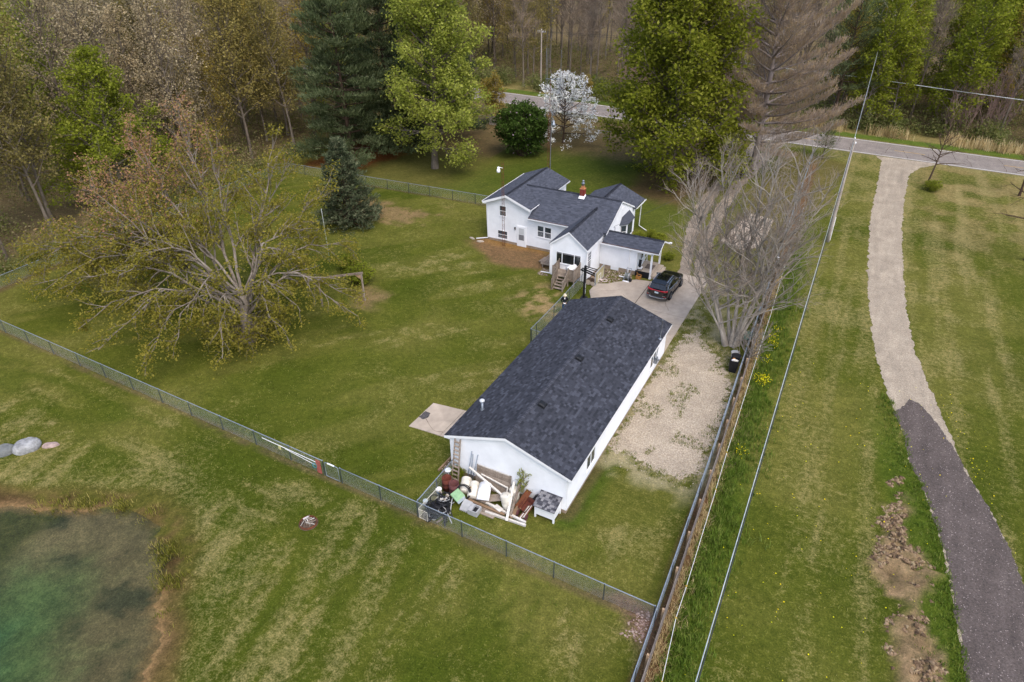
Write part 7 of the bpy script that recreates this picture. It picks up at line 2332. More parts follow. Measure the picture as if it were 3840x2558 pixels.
# bins by the right fence
for i, (x, y, hh, r0, m_, lb) in enumerate([(-4.95, 42.1, 1.02, .30, M_bplast, 'tall black wheeled bin full of rubbish by the right fence'), (-4.98, 42.75, .95, .30, M_bplast, 'open black bin behind the full one'), (-5.15, 43.35, .8, .28, M_gplast, 'open grey drum bin nearest the bare tree')]):
    bn = thing('rubbish_bin', (x, y, 0), lb, 'bin')
    mb = MB()
    if i == 0:
        a, b_ = .24, .30
        vs = [(x - a, y - a, .02), (x + a, y - a, .02), (x + a, y + a, .02), (x - a, y + a, .02), (x - b_, y - b_, hh), (x + b_, y - b_, hh), (x + b_, y + b_, hh), (x - b_, y + b_, hh)]
        q = b_ - .03
        vs += [(x - q, y - q, hh), (x + q, y - q, hh), (x + q, y + q, hh), (x - q, y + q, hh), (x - q, y - q, hh - .2), (x + q, y - q, hh - .2), (x + q, y + q, hh - .2), (x - q, y + q, hh - .2)]
        mb.add(vs, [(0, 3, 2, 1), (0, 1, 5, 4), (1, 2, 6, 5), (2, 3, 7, 6), (3, 0, 4, 7), (4, 5, 9, 8), (5, 6, 10, 9), (6, 7, 11, 10), (7, 4, 8, 11), (8, 9, 13, 12), (9, 10, 14, 13), (10, 11, 15, 14), (11, 8, 12, 15), (12, 13, 14, 15)])
        mb.build('body', m_, bn, bevel=.02)
        for j in range(9):
            b2 = blob((x + rs.uniform(-.18, .18), y + rs.uniform(-.18, .18), hh - .12 + rs.uniform(0, .08)), .1, .08, .06, j, 7, 5, .25)
            b2.build('rubbish', (M_wplast, M_obox, M_trim)[j % 3], bn)
        mb = MB(); mb.tube([(x - .25, y - .33, hh - .02), (x + .25, y - .33, hh - .02)], .02, 6); mb.build('handle', M_bplast, bn)
    else:
        mb.lathe([(.0, .03), (r0 * .85, .02), (r0, hh), (r0 + .03, hh), (r0 + .03, hh - .05)], (x, y, 0), 16); mb.lathe([(r0 - .02, hh), (r0 * .8, .1)], (x, y, 0), 16)
        mb.build('body', m_, bn)
wbr = thing('wheelbarrow', (-4.9, 46.3, 0), 'green metal cart tucked between the bare tree and the fence', 'cart')
mb = MB(); mb.add([(-5.4, 45.9, .5), (-4.6, 45.9, .5), (-4.5, 47.0, .62), (-5.5, 47.0, .62), (-5.2, 46.1, .28), (-4.75, 46.1, .28), (-4.7, 46.7, .3), (-5.25, 46.7, .3)], [(4, 5, 6, 7), (0, 1, 5, 4), (1, 2, 6, 5), (2, 3, 7, 6), (3, 0, 4, 7)]); mb.build('tray', mat('dull_green', lin((92, 112, 100)), .5, var=.15), wbr)
mb = MB(); mb.tube([(-5.3, 47.2, .7), (-5.1, 46.0, .25), (-5.0, 45.6, .2)], .02, 6); mb.tube([(-4.6, 47.2, .7), (-4.85, 46.0, .25), (-4.95, 45.6, .2)], .02, 6); mb.beam((-5.2, 46.8, .3), (-5.2, 46.8, .02), .03, .03); mb.beam((-4.7, 46.8, .3), (-4.7, 46.8, .02), .03, .03); mb.build('frame', M_black, wbr)
mb = MB(); mb.lathe([(.2, -.04), (.2, .04)], (-4.97, 45.6, .2), 14, 'x'); mb.build('wheel', M_bplast, wbr)

# ------------------------------------------------------------------ JUNK AT THE GARAGE GABLE
def drum(x, y, r0, hh, m_, lb):
    t = thing('rusty_drum', (x, y, 0), lb, 'drum')
    mb = MB(); mb.lathe([(r0, 0), (r0, hh * .31), (r0 + .015, hh * .33), (r0, hh * .36), (r0, hh * .64), (r0 + .015, hh * .66), (r0, hh * .69), (r0, hh), (r0 - .012, hh), (r0 - .015, .15), (0, .14)], (x, y, 0), 24)
    mb.build('shell', m_, t, True)
drum(-16.62, 23.0, .28, .86, M_rust2, 'open rusty red drum nearest the side fence')
drum(-16.05, 22.85, .29, .82, M_rust3, 'open maroon rusty drum in front of the ladder')
ldr = thing('wooden_ladder', (-16.5, 23.85, 0), 'grey wooden ladder leaning against the garage gable corner', 'ladder')
for a, b_ in (((-16.78, 23.75, 0), (-16.74, 24.28, 2.75)), ((-16.34, 23.70, 0), (-16.40, 24.28, 2.75))):
    mb = MB(); mb.beam(a, b_, .05, .09, (0, 1, 0)); mb.build('rail', M_gwood, ldr)
for i in range(10):
    t = (i + .6) / 10.4
    z = 2.75 * t
    mb = MB(); mb.beam((-16.76, 23.72 + .53 * t, z), (-16.36, 23.70 + .55 * t, z), .10, .035); mb.build('rung', M_gwood, ldr)
for i, (xb, yb, xt, zt, lb) in enumerate([(-15.95, 24.05, -15.69, 2.15, 'leftmost tall steel pipe leaning on the garage gable'), (-15.75, 24.1, -15.63, 1.95, 'shorter steel pipe in the middle of three on the gable'), (-15.62, 24.0, -15.30, 2.05, 'rightmost steel pipe leaning on the garage gable')]):
    mb = MB(); mb.tube([(xb, yb, 0.02), (xt, 24.32, zt)], .028, 8); tag(mb.build('steel_pipe', M_fpost, smooth=True), lb, 'pipe')
wp_ = thing('plank_panel', (-14.3, 24.2, 0), 'weathered panel of horizontal planks leaning on the garage gable', 'panel')
for i in range(6):
    mb = MB(); mb.box(-15.42 + rs.uniform(0, .06), -13.18, 0, .03, 0, .215); o_ = mb.build('plank', M_gwood, wp_, local=True); o_.location = Vector((0, 23.98 + i * .055, .05 + i * .22)) - WL[wp_.name]; o_.rotation_euler = (R(-14), 0, 0)
mb = MB(); mb.box(-15.3, -13.3, 24.29, 24.32, 1.32, 1.37); mb.build('torn_edge', M_wwood, wp_)
wfm = thing('white_window_frame', (-13.9, 23.8, 0), 'white painted wooden frame propped against the plank panel', 'frame')
mb = MB(); mb.beam((-15.75, 24.05, 1.15), (-13.15, 23.45, .55), .10, .09); mb.build('rail', M_wwood, wfm)
mb = MB(); mb.beam((-15.0, 24.10, .92), (-13.25, 24.0, .72), .07, .06); mb.build('rail', M_wwood, wfm)
mb = MB(); mb.beam((-13.25, 24.0, .72), (-13.2, 23.55, .25), .07, .06); mb.build('rail', M_wwood, wfm)
def barrel(c, d, L, r0, lb, m_=None, patch_=False):
    t = thing('white_barrel', (c[0], c[1], max(0, c[2] - r0)), lb, 'barrel')
    d = Vector(d).normalized()
    c = Vector(c)
    pr = [(0.0, -.5), (.9, -.495), (.97, -.47), (.97, -.44), (1.0, -.4), (1.0, -.17), (1.03, -.15), (1.0, -.13), (1.0, .13), (1.03, .15), (1.0, .17), (1.0, .4), (.97, .44), (.97, .47), (.9, .495), (0.0, .49)]
    mb = MB(); mb.lathe([(p[0] * r0, p[1] * L) for p in pr], (0, 0, 0), 20)
    q = Vector((0, 0, 1)).rotation_difference(d)
    mb.v = [tuple(c + q @ Vector(v)) for v in mb.v]
    mb.build('shell', m_ or M_wplast, t, True)
    e = c + d * (L * .497)
    mb = MB()
    for s in (-.55, .55):
        k = Vector((s * r0, 0, 0))
        b3 = MB(); b3.lathe([(.035, 0), (.035, .02), (0, .025)], (0, 0, 0), 8)
        mb.add([e + q @ (Vector(v) + k) for v in b3.v], b3.f)
    mb.build('bung', M_gplast, t)
    return t
barrel((-15.65, 23.42, .33), (-.35, .9, .28), .9, .30, 'white plastic barrel lying behind the black hose coil')
b2_ = barrel((-15.05, 23.28, .36), (-.30, .92, .24), .95, .29, 'white plastic barrel with a brown slot, middle of the lying ones')
mb = MB(); mb.box(-15.22, -15.12, 22.98, 23.2, .62, .66); mb.build('slot', mat('brown_slot', lin((126, 96, 52)), .8), b2_)
wt = thing('white_trough_lid', (-14.35, 23.3, 0), 'bright white half barrel shell right of the lying barrels', 'shell')
mb = MB()
pr = [(math.cos(a) * .36, .42 + math.sin(a) * .22) for a in np.linspace(0.05, math.pi - .05, 9)]
dd = Vector((-.32, .95, .30)).normalized(); ss = Vector((dd.y, -dd.x, 0)).normalized(); c0 = Vector((-14.35, 23.28, 0.1))
vs = []
for e in (-.5, .5):
    vs += [c0 + dd * e + ss * p[0] + Vector((0, 0, p[1])) for p in pr]
k = len(pr)
mb.add(vs, [(i, i + 1, k + i + 1, k + i) for i in range(k - 1)] + [tuple(range(k - 1, -1, -1)), tuple(range(k, 2 * k)), (0, k, 2 * k - 1, k - 1)])
mb.build('shell', M_trim, wt, True)
barrel((-12.82, 23.95, .46), (0.02, .02, 1), .90, .29, 'upright white barrel with a rust ring against the garage wall')
barrel((-12.95, 23.30, .47), (-.22, .05, 1), .92, .29, 'tilted white barrel in front of the upright one')
# black hose coil
hc = thing('hose_coil', (-15.45, 22.75, 0), 'large coil of thick black hose leaning on the white barrels', 'hose')
for i in range(4):
    r0 = .42 - .03 * (i % 2)
    n_ = Vector((.25, -.75, .6)).normalized(); u_ = n_.orthogonal().normalized(); w_ = n_.cross(u_)
    c0 = Vector((-15.45 + .03 * i, 22.72 + .02 * i, .45 + .03 * i))
    mb = MB(); mb.tube([c0 + (u_ * math.cos(a) + w_ * math.sin(a)) * r0 for a in np.linspace(0, 2 * math.pi, 24, endpoint=False)], .03, 7, closed=True); mb.build('loop', M_bplast, hc, True)
# lumber and beams on the ground
lm = [((-15.0, 22.55, .06), (-12.9, 22.5, .06), .20, .06, M_gwood, 'wide grey plank on the ground in front of the white barrels'), ((-15.2, 22.75, .10), (-12.75, 22.72, .10), .16, .06, M_bwood, 'brown plank behind the wide grey plank'), ((-14.6, 22.30, .05), (-13.2, 22.28, .05), .18, .06, M_gwood, 'short grey plank beside the grey tubs'),
      ((-15.1, 22.98, .14), (-13.1, 22.95, .14), .18, .06, M_gwood, 'grey plank at the back of the lumber stack'), ((-14.4, 23.05, .2), (-13.3, 23.5, .45), .5, .05, M_gwood, 'broad board leaning under the white frame'),
      ((-14.05, 22.95, .16), (-11.5, 22.72, .12), .12, .12, M_wwood, 'white painted post lying behind the longest one'), ((-13.8, 22.40, .10), (-11.4, 22.55, .10), .12, .12, M_wwood, 'longest white painted post lying on the grass'),
      ((-12.45, 22.35, .12), (-12.95, 24.2, 1.15), .13, .10, M_wwood, 'white post leaning over the tilted barrel, left one'), ((-12.40, 22.75, .25), (-12.60, 24.32, 1.35), .12, .10, M_gwood, 'grey post leaning on the wall right of the tilted barrel'),
      ((-12.45, 22.70, .08), (-12.2, 23.35, .35), .30, .03, M_bwood, 'tan plywood strip propped beside the rusty cart'), ((-13.5, 22.95, .2), (-13.0, 22.8, .2), .3, .04, M_wwood, 'small white board on the lumber stack')]
for a, b_, w, hh, m_, lb in lm:
    mb = MB(); mb.beam(a, b_, w, hh); tag(mb.build('lumber', m_), lb, 'lumber')
# rusty cart
rc = thing('rusty_cart', (-11.85, 23.45, 0), 'rusty red metal cart with scrap boards beside the small shed', 'cart')
mb = MB(); mb.add([(-12.15, 23.25, .3), (-11.75, 23.1, .3), (-11.55, 23.75, .42), (-12.0, 23.9, .42), (-12.2, 23.15, .55), (-11.7, 23.0, .55), (-11.45, 23.85, .7), (-12.05, 24.0, .7)], [(0, 3, 2, 1), (0, 1, 5, 4), (1, 2, 6, 5), (2, 3, 7, 6), (3, 0, 4, 7)]); mb.build('tray', M_rust2, rc)
mb = MB(); mb.beam((-12.3, 23.3, .3), (-12.05, 24.25, .85), .35, .03); mb.build('side_plate', M_rustm, rc)
for i in range(7):
    mb = MB(); mb.beam((-12.0 + .06 * i, 22.75 + .03 * i, .08 + .03 * i), (-11.75 + .05 * i, 23.5, .5 + .03 * i), .06, .03); mb.build('scrap', (M_rustm, M_gwood, M_wwood)[i % 3], rc)
mb = MB(); mb.lathe([(.18, -.04), (.18, .04)], (-12.15, 23.1, .18), 12, 'x'); mb.lathe([(.18, -.04), (.18, .04)], (-11.6, 23.0, .18), 12, 'x'); mb.build('wheel', M_rust3, rc)
mb = MB(); mb.tube([(-11.7, 23.9, .5), (-11.55, 24.1, .85), (-11.4, 24.2, .9)], .07, 8); mb.build('black_pipe', M_bplast, rc)
# small shingled shed
sh = thing('small_shed', (-10.75, 23.85, 0), 'small white box shed with a shingled lid beside the garage corner', 'shed')
SX0, SX1, SY0_, SY1_ = -11.32, -10.16, 23.42, 24.32
def boxwall(poly, dvec): 
    b = MB(); b.prism(poly, dvec); b.build('wall', M_trim, sh)
boxwall([(SX0, SY0_, .26), (SX1, SY0_, .26), (SX1, SY0_, .93), (SX0, SY0_, .93)], (0, .03, 0))
boxwall([(SX1 - .03, SY0_ + .03, .26), (SX1 - .03, SY1_, .26), (SX1 - .03, SY1_, 1.12), (SX1 - .03, SY0_ + .03, .93)], (.03, 0, 0))
boxwall([(SX0, SY0_ + .03, .26), (SX0, SY1_, .26), (SX0, SY1_, 1.12), (SX0, SY0_ + .03, .93)], (.03, 0, 0))
boxwall([(SX0 + .03, SY1_ - .03, .26), (SX1 - .03, SY1_ - .03, .26), (SX1 - .03, SY1_ - .03, 1.1), (SX0 + .03, SY1_ - .03, 1.1)], (0, .03, 0))
for x, y in ((SX0 + .04, SY0_ + .04), (SX1 - .04, SY0_ + .04), (SX0 + .04, SY1_ - .04), (SX1 - .04, SY1_ - .04)):
    mb = MB(); mb.box(x - .045, x + .045, y - .045, y + .045, -.05, .27); mb.build('leg', M_trim, sh)
O = Vector((SX0 - .06, SY0_ - .12, .93)); Vv = Vector((0, 1.02, .22)).normalized(); Uv = Vector((1, 0, 0)); Nv = Uv.cross(Vv)
mb = MB(); mb.prism([O, O + Uv * 1.28, O + Uv * 1.28 + Vv * 1.06, O + Vv * 1.06], -Nv * .04); mb.build('roof_deck', M_deck, sh)
M_shs = shadedmat('shed_shingle', [lin((58, 58, 64)), lin((84, 84, 90)), lin((112, 112, 116)), lin((136, 134, 136))], .95, 34, .22)
for t_ in slope_tabs(O, Uv, Vv, [(0, 0), (1.28, 0), (1.28, 1.06), (0, 1.06)], .143, [.13, .16, .2], 9, [.05, .2, .5, .7, .9]):
    vs, fs = tab_geo(*t_[:5])
    mb = MB(); mb.add([O + Uv * p[0] + Vv * p[1] + Nv * (p[2] + .003) for p in vs], fs, t_[5]); mb.build('shingle', M_shs, sh)
# tubs, tote, bucket, disc
for i, (x, y, lb, tip) in enumerate([(-14.88, 22.2, 'upturned grey plastic crate lying on its side in the grass', True), (-14.3, 22.15, 'open grey plastic crate with black lining in the grass', False)]):
    t = thing('grey_crate', (x, y, 0), lb, 'crate')
    mb = MB()
    if tip:
        mb.add([(x - .3, y - .25, .05), (x + .3, y - .22, .05), (x + .3, y + .25, .38), (x - .28, y + .27, .40), (x - .26, y - .05, .28), (x + .26, y - .02, .28), (x + .24, y + .22, .44), (x - .22, y + .24, .46)], [(4, 5, 6, 7), (0, 1, 5, 4), (1, 2, 6, 5), (2, 3, 7, 6), (3, 0, 4, 7)])
        for j in range(5): mb.box(x - .26 + j * .12, x - .2 + j * .12, y - .29, y - .23, .02, .1)
        mb.build('body', M_gplast, t)
    else:
        mb.box(x - .28, x - .10, y - .27, y + .27, .02, .36); mb.box(x + .2, x + .27, y - .27, y + .27, .02, .36); mb.box(x - .10, x + .2, y - .27, y - .22, .02, .36); mb.box(x - .10, x + .2, y + .22, y + .27, .02, .36)
        for j in range(4): mb.box(x - .10, x - .05, y - .2 + j * .11, y - .14 + j * .11, .30, .36)
        mb.build('body', M_gplast, t)
        mb = MB(); mb.box(x - .10, x + .2, y - .22, y + .22, .03, .2); mb.build('lining', M_tarp, t)
tt_ = thing('plastic_tote', (-15.5, 22.4, .25), 'clear plastic tote with a pale green lid on the hose pile', 'tote')
ux, uy = Vector((.83, -.40, .02)), Vector((.35, .72, .25))
ux.normalize(); uy.normalize(); un = ux.cross(uy)
c0 = Vector((-15.5, 22.38, .5))
P3 = lambda a, b, h_: c0 + ux * a + uy * b + un * h_
mb = MB(); mb.add([P3(-.3, -.24, -.22), P3(.3, -.24, -.22), P3(.3, .24, -.22), P3(-.3, .24, -.22), P3(-.33, -.27, .1), P3(.33, -.27, .1), P3(.33, .27, .1), P3(-.33, .27, .1)], [(0, 3, 2, 1), (0, 1, 5, 4), (1, 2, 6, 5), (2, 3, 7, 6), (3, 0, 4, 7), (4, 5, 6, 7)]); mb.build('tub', M_clear, tt_)
mb = MB(); mb.add([P3(-.35, -.29, .1), P3(.35, -.29, .1), P3(.35, .29, .1), P3(-.35, .29, .1), P3(-.32, -.26, .15), P3(.32, -.26, .15), P3(.32, .26, .15), P3(-.32, .26, .15)], [(0, 1, 5, 4), (1, 2, 6, 5), (2, 3, 7, 6), (3, 0, 4, 7), (4, 5, 6, 7)]); ld_ = mb.build('lid', M_glid, tt_)
mb = MB(); mb.add([P3(-.2, -.16, .152), P3(.2, -.16, .152), P3(.2, .16, .152), P3(-.2, .16, .152), P3(-.18, -.14, .17), P3(.18, -.14, .17), P3(.18, .14, .17), P3(-.18, .14, .17)], [(0, 1, 5, 4), (1, 2, 6, 5), (2, 3, 7, 6), (3, 0, 4, 7), (4, 5, 6, 7)]); mb.build('lid_panel', M_glid, ld_)
bk = thing('white_bucket', (-16.75, 22.3, 0), 'white and blue plastic bucket in front of the rusty drums', 'bucket')
mb = MB(); mb.lathe([(0, .1), (.13, .1), (.16, .48), (.175, .48), (.175, .44)], (-16.75, 22.35, 0.02), 16); mb.build('body', M_trim, bk, True)
mb = MB(); mb.lathe([(.146, .22), (.155, .34)], (-16.75, 22.35, .024), 16); mb.build('blue_band', mat('blue_print', lin((60, 130, 180)), .5), bk)
mb = MB(); mb.lathe([(.11, 0), (.14, .3)], (-16.85, 21.2, .3), 14); tag(mb.build('milky_jug', M_clear), 'cloudy white jug on the black hose pile', 'jug')
mb = MB(); mb.lathe([(.0, .5), (.19, .5), (.2, .53), (.17, .55), (0, .55)], (-17.08, 23.85, 0), 18); mb.lathe([(.03, 0), (.03, .5)], (-17.08, 23.85, 0), 8); tag(mb.build('white_disc_stand', M_trim), 'round white disc on a stem outside the side fence', 'disc')
# metal crib panel along the fence corner
cr_ = thing('slatted_panel', (-16.8, 21.3, 0), 'white slatted metal panel standing along the side fence', 'panel')
for a, b_ in (((-16.78, 20.45), (-16.72, 22.2)), ((-16.74, 20.42), (-16.2, 20.40))):
    A, B = Vector(a), Vector(b_)
    mb = MB(); mb.tube([(A.x, A.y, .08), (A.x, A.y, .72), (B.x, B.y, .72), (B.x, B.y, .08)], .018, 5, closed=True); mb.build('frame', M_wplast, cr_)
    n_ = max(4, int((B - A).length / .085))
    for i in range(1, n_):
        p = A.lerp(B, i / n_)
        mb = MB(); mb.tube([(p.x, p.y, .08), (p.x, p.y, .72)], .009, 4, caps=False); mb.build('slat', M_wplast, cr_)
# heap of black hose and tarp
hp_ = thing('hose_heap', (-16.1, 21.3, 0), 'big heap of tangled black hoses and tarp in the fence corner', 'heap')
for i in range(30):
    x, y, r0 = rs.uniform(-16.55, -15.75), rs.uniform(20.65, 22.2), rs.uniform(.15, .33)
    z = .12 + .42 * max(0, 1 - (abs(x + 16.2) / .7) ** 2) * max(0, 1 - (abs(y - 21.6) / 1.3) ** 2) + rs.uniform(-.05, .1)
    n_ = Vector((rs.uniform(-.4, .4), rs.uniform(-.4, .4), 1)).normalized(); u_ = n_.orthogonal().normalized(); w_ = n_.cross(u_)
    mb = MB(); mb.tube([Vector((x, y, z + rs.uniform(-.02, .02))) + (u_ * math.cos(a) + w_ * math.sin(a)) * r0 * (1 + .12 * math.sin(3 * a + i)) for a in np.linspace(0, rs.choice([5.2, 6.0, 2 * math.pi]), 16)], .022 + .008 * (i % 3), 5); mb.build('hose_loop', M_bplast if i % 9 else M_gplast, hp_, True)
for i in range(16):
    x, y, a, l = rs.uniform(-16.0, -15.4), rs.uniform(20.9, 22.1), rs.uniform(-1.3, -.5), rs.uniform(.7, 1.3)
    mb = MB(); mb.tube([(x - l / 2 * math.cos(a), y - l / 2 * math.sin(a), .10 + .02 * i), (x, y, .14 + .02 * i), (x + l / 2 * math.cos(a), y + l / 2 * math.sin(a), .03 + .01 * i)], .03, 6); mb.build('hose_length', M_bplast if i % 7 else M_gplast, hp_, True)
for i, (x, y, rx, ry, rz) in enumerate([(-16.3, 21.2, .38, .45, .42), (-16.15, 21.9, .4, .4, .36), (-16.35, 20.75, .32, .35, .22), (-15.9, 21.4, .35, .4, .25)]):
    blob((x, y, .05), rx, ry, rz, 30 + i, 18, 9, .22).build('tarp', M_tarp, hp_, True)
for i in range(6):
    x, y = rs.uniform(-16.6, -15.9), rs.uniform(21.6, 22.4)
    mb = MB(); mb.lathe([(.02, -.03), (.1, -.03), (.1, .03), (.02, .03)], (x, y, .55), 12, 'y' if i % 2 else 'x'); mb.build('reel_end', M_stone if i % 2 else M_wwood, hp_)
mb = MB(); mb.beam((-15.75, 20.55, .05), (-15.55, 21.1, .08), .08, .04); tag(mb.build('short_board', M_gwood), 'short grey board by the fence below the hose heap', 'board')
eb = thing('edged_stone_bed', (-17.5, 24.8, 0), 'timber edged bed of stones along the garage side wall', 'bed')
mb = MB(); mb.beam((-17.85, 23.95, .06), (-17.75, 26.4, .06), .1, .12); mb.build('timber', M_bwood, eb)
mb = MB()
for i in range(150):
    s = rs.uniform(.04, .09); b = blob((rs.uniform(-17.75, -17.2), rs.uniform(24.0, 26.3), s * .4), s, s * .8, s * .6, i, 6, 4, .2); mb.add(b.v, b.f, rs.random())
tag(mb.build('stones', M_cob, eb), kind='stuff')
mb = MB()
for i in range(170):
    s = rs.uniform(.03, .07); b = blob((-3.75 - abs(rs.gauss(0, .45)), rs.uniform(18.9, 20.6), s * .3), s, s * .8, s * .5, i, 6, 4, .2); mb.add(b.v, b.f, rs.random())
tag(mb.build('corner_stones', shadedmat('pinkish_stone', [lin((110, 88, 78)), lin((150, 124, 112)), lin((186, 166, 154))], .9, 20, .15)), 'pinkish stones heaped in the corner of the front fence', 'stones', kind='stuff')
# ================================================================== CAR
M_paint = mat('black_car_paint', lin((18, 19, 22)), 0.12, var=0.05, scale=1, spec=0.9)
M_cglass = glassmat('tinted_car_glass', lin((16, 18, 20)), 0.03)
M_chrome = mat('satin_chrome', lin((206, 208, 212)), 0.25, metal=0.9, var=0.03)
M_tyre = mat('tyre_rubber', lin((28, 28, 30)), 0.85, var=0.1)
M_rim = mat('alloy_rim', lin((128, 130, 136)), 0.3, metal=0.8, var=0.05)
M_red = mat('tail_lamp_red', lin((176, 20, 34)), 0.15, var=0.15, scale=5, spec=0.7)
M_plate = mat('number_plate', lin((206, 222, 230)), 0.4, var=0.08, scale=20)

def text_mesh(body, size, m, parent, name, mtx, extrude=0.004, spacing=1.0):
    cu = bpy.data.curves.new(name, 'FONT')
    cu.body, cu.size, cu.extrude, cu.align_x, cu.align_y = body, size, extrude, 'CENTER', 'CENTER'
    cu.space_character = spacing
    o = bpy.data.objects.new(name, cu)
    COL.objects.link(o)
    me = bpy.data.meshes.new_from_object(o.evaluated_get(bpy.context.evaluated_depsgraph_get()))
    bpy.data.objects.remove(o)
    me.materials.clear(); me.materials.append(m)
    ob = bpy.data.objects.new(name, me)
    COL.objects.link(ob)
    ob.parent = parent
    ob.matrix_basis = mtx
    return ob

def make_car(loc, rz, label, detail=True):
    c = thing('parked_suv', loc, label, 'car', rz=rz)
    L = dict(local=True)
    st = [(-2.27, .70, .98, .42), (-2.20, .84, 1.02, .36), (-2.0, .905, 1.06, .30), (-1.7, .925, 1.07, .26), (-1.345, .93, 1.06, .25), (-.6, .925, 1.02, .24), (.3, .925, 1.0, .24), (1.0, .92, 1.0, .24), (1.345, .92, .98, .25), (1.75, .90, .93, .27), (2.05, .84, .85, .30), (2.20, .74, .76, .36), (2.27, .55, .66, .42)]
    mb = MB()
    rows = []
    for (y, w, zt, z0) in st:
        half = [(0, z0), (.8 * w, z0), (.95 * w, z0 + .05), (1.0 * w, z0 + .2), (1.005 * w, .60), (.985 * w, .80), (.95 * w, zt - .07), (.90 * w, zt - .01), (.78 * w, zt + .015), (.45 * w, zt + .03), (0, zt + .035)]
        row = [(x, y, z) for x, z in half] + [(-x, y, z) for x, z in half[-2:0:-1]]
        rows.append(row)
    k = len(rows[0])
    vs = [p for r_ in rows for p in r_]
    fs = [(i * k + j, i * k + (j + 1) % k, (i + 1) * k + (j + 1) % k, (i + 1) * k + j) for i in range(len(rows) - 1) for j in range(k)]
    fs += [tuple(range(k)), tuple((len(rows) - 1) * k + j for j in range(k - 1, -1, -1))]
    mb.add(vs, fs)
    body = mb.build('body', M_paint, c, True, **L)
    md = body.modifiers.new('sub', 'SUBSURF'); md.levels = 1; md.render_levels = 2
    # greenhouse
    def ring(z, y0, y1, w0, w1):
        ym = (y0 + y1) / 2
        return [(w0 * .72, y0, z), (w0, y0 + .13, z), (max(w0, w1) * 1.01, ym, z), (w1, y1 - .18, z), (w1 * .72, y1, z), (-w1 * .72, y1, z), (-w1, y1 - .18, z), (-max(w0, w1) * 1.01, ym, z), (-w0, y0 + .13, z), (-w0 * .72, y0, z)]
    def loft(rings, caps=(False, True)):
        b = MB(); n = len(rings[0])
        b.add([p for r_ in rings for p in r_], [(i * n + j, i * n + (j + 1) % n, (i + 1) * n + (j + 1) % n, (i + 1) * n + j) for i in range(len(rings) - 1) for j in range(n)] + ([tuple((len(rings) - 1) * n + j for j in range(n))] if caps[1] else []))
        return b
    loft([ring(.98, -2.12, 1.02, .80, .86), ring(1.10, -2.06, .80, .80, .83), ring(1.32, -1.92, .42, .73, .74), ring(1.50, -1.78, .12, .67, .66)]).build('glasshouse', M_cglass, c, True, **L)
    loft([ring(1.485, -1.86, .16, .675, .665), ring(1.56, -1.78, .02, .66, .64), ring(1.615, -1.55, -.22, .60, .56), ring(1.635, -1.15, -.45, .42, .40)]).build('roof', M_paint, c, True, **L)
    for s in (-1, 1):
        for (ya, yb, za, zb, w) in ((-1.50, -1.62, 1.02, 1.52, .10), (-.55, -.62, 1.0, 1.52, .07), (.62, .14, 1.0, 1.50, .07)):
            b = MB(); b.beam((s * .845, ya, za), (s * .675, yb, zb), w, .03, (s, 0, 0)); b.build('pillar', M_paint, c, **L)
        b = MB(); b.tube([(s * .875, -1.78, 1.12), (s * .90, -1.3, 1.075), (s * .915, -.4, 1.04), (s * .905, .55, 1.03), (s * .86, .86, 1.02)], .014, 5); b.build('window_trim', M_chrome, c, **L)
        b = MB(); b.tube([(s * .80, -1.86, 1.16), (s * .735, -1.60, 1.40), (s * .705, -1.2, 1.49), (s * .70, -.5, 1.50), (s * .715, .0, 1.44), (s * .80, .55, 1.17)], .012, 5); b.build('window_trim', M_chrome, c, **L)
        b = MB(); b.tube([(s * .60, -1.62, 1.60), (s * .60, -1.50, 1.645), (s * .585, -.6, 1.665), (s * .58, -.15, 1.63), (s * .58, -.08, 1.59)], .018, 6); b.build('roof_rail', M_chrome, c, **L)
        b = MB(); b.add([(s * .93, .52, 1.06), (s * 1.09, .50, 1.05), (s * 1.10, .56, 1.19), (s * .95, .60, 1.18), (s * .93, .68, 1.06), (s * 1.08, .62, 1.06), (s * 1.08, .64, 1.17), (s * .95, .68, 1.17)], [(0, 1, 2, 3), (4, 7, 6, 5), (0, 4, 5, 1), (1, 5, 6, 2), (2, 6, 7, 3), (3, 7, 4, 0)]); mi = b.build('door_mirror', M_paint, c, **L)
        for y in (-.95, .05):
            b = MB(); b.box(s * .94 - .02, s * .94 + .02, y - .1, y + .1, .86, .90); b.build('door_handle', M_chrome if detail else M_paint, c, **L)
        for y in (-.58, .62):
            b = MB(); b.box(s * .926 - .004, s * .926 + .008, y - .006, y + .006, .34, .98); b.build('door_seam', M_tyre, c, **L)
        b = MB(); b.box(s * .90 - .03, s * .935 + .03 * (s > 0), -.98, .98, .27, .33); b.build('sill_trim', M_tyre, c, **L)
        for y in (-1.345, 1.345):
            b = MB(); b.lathe([(.0, -.10), (.405, -.10), (.405, .012), (.0, .012)], (s * .925, y, .37), 26, 'x'); b.build('wheel_arch', M_tyre, c, **L)
            w = MB(); w.lathe([(.20, -.11), (.33, -.115), (.362, -.08), (.368, 0), (.362, .08), (.33, .115), (.22, .10)], (s * .87, y, .368), 26, 'x'); wo = w.build('wheel', M_tyre, c, True, **L)
            w = MB()
            w.lathe([(.235, .075), (.25, .10), (.235, .11), (.22, .095)] if s > 0 else [(.22, -.095), (.235, -.11), (.25, -.10), (.235, -.075)], (s * .87, y, .368), 26, 'x')
            for a in range(10):
                t = a * math.pi / 5 + (.12 if a % 2 else -.12)
                w.beam((s * .96, y + .05 * math.cos(t), .368 + .05 * math.sin(t)), (s * .965, y + .235 * math.cos(t), .368 + .235 * math.sin(t)), .03, .02, (1, 0, 0))
            w.lathe([(0, .105 * s), (.06, .10 * s)], (s * .87, y, .368), 12, 'x')
            w.build('rim', M_rim, wo, **L)
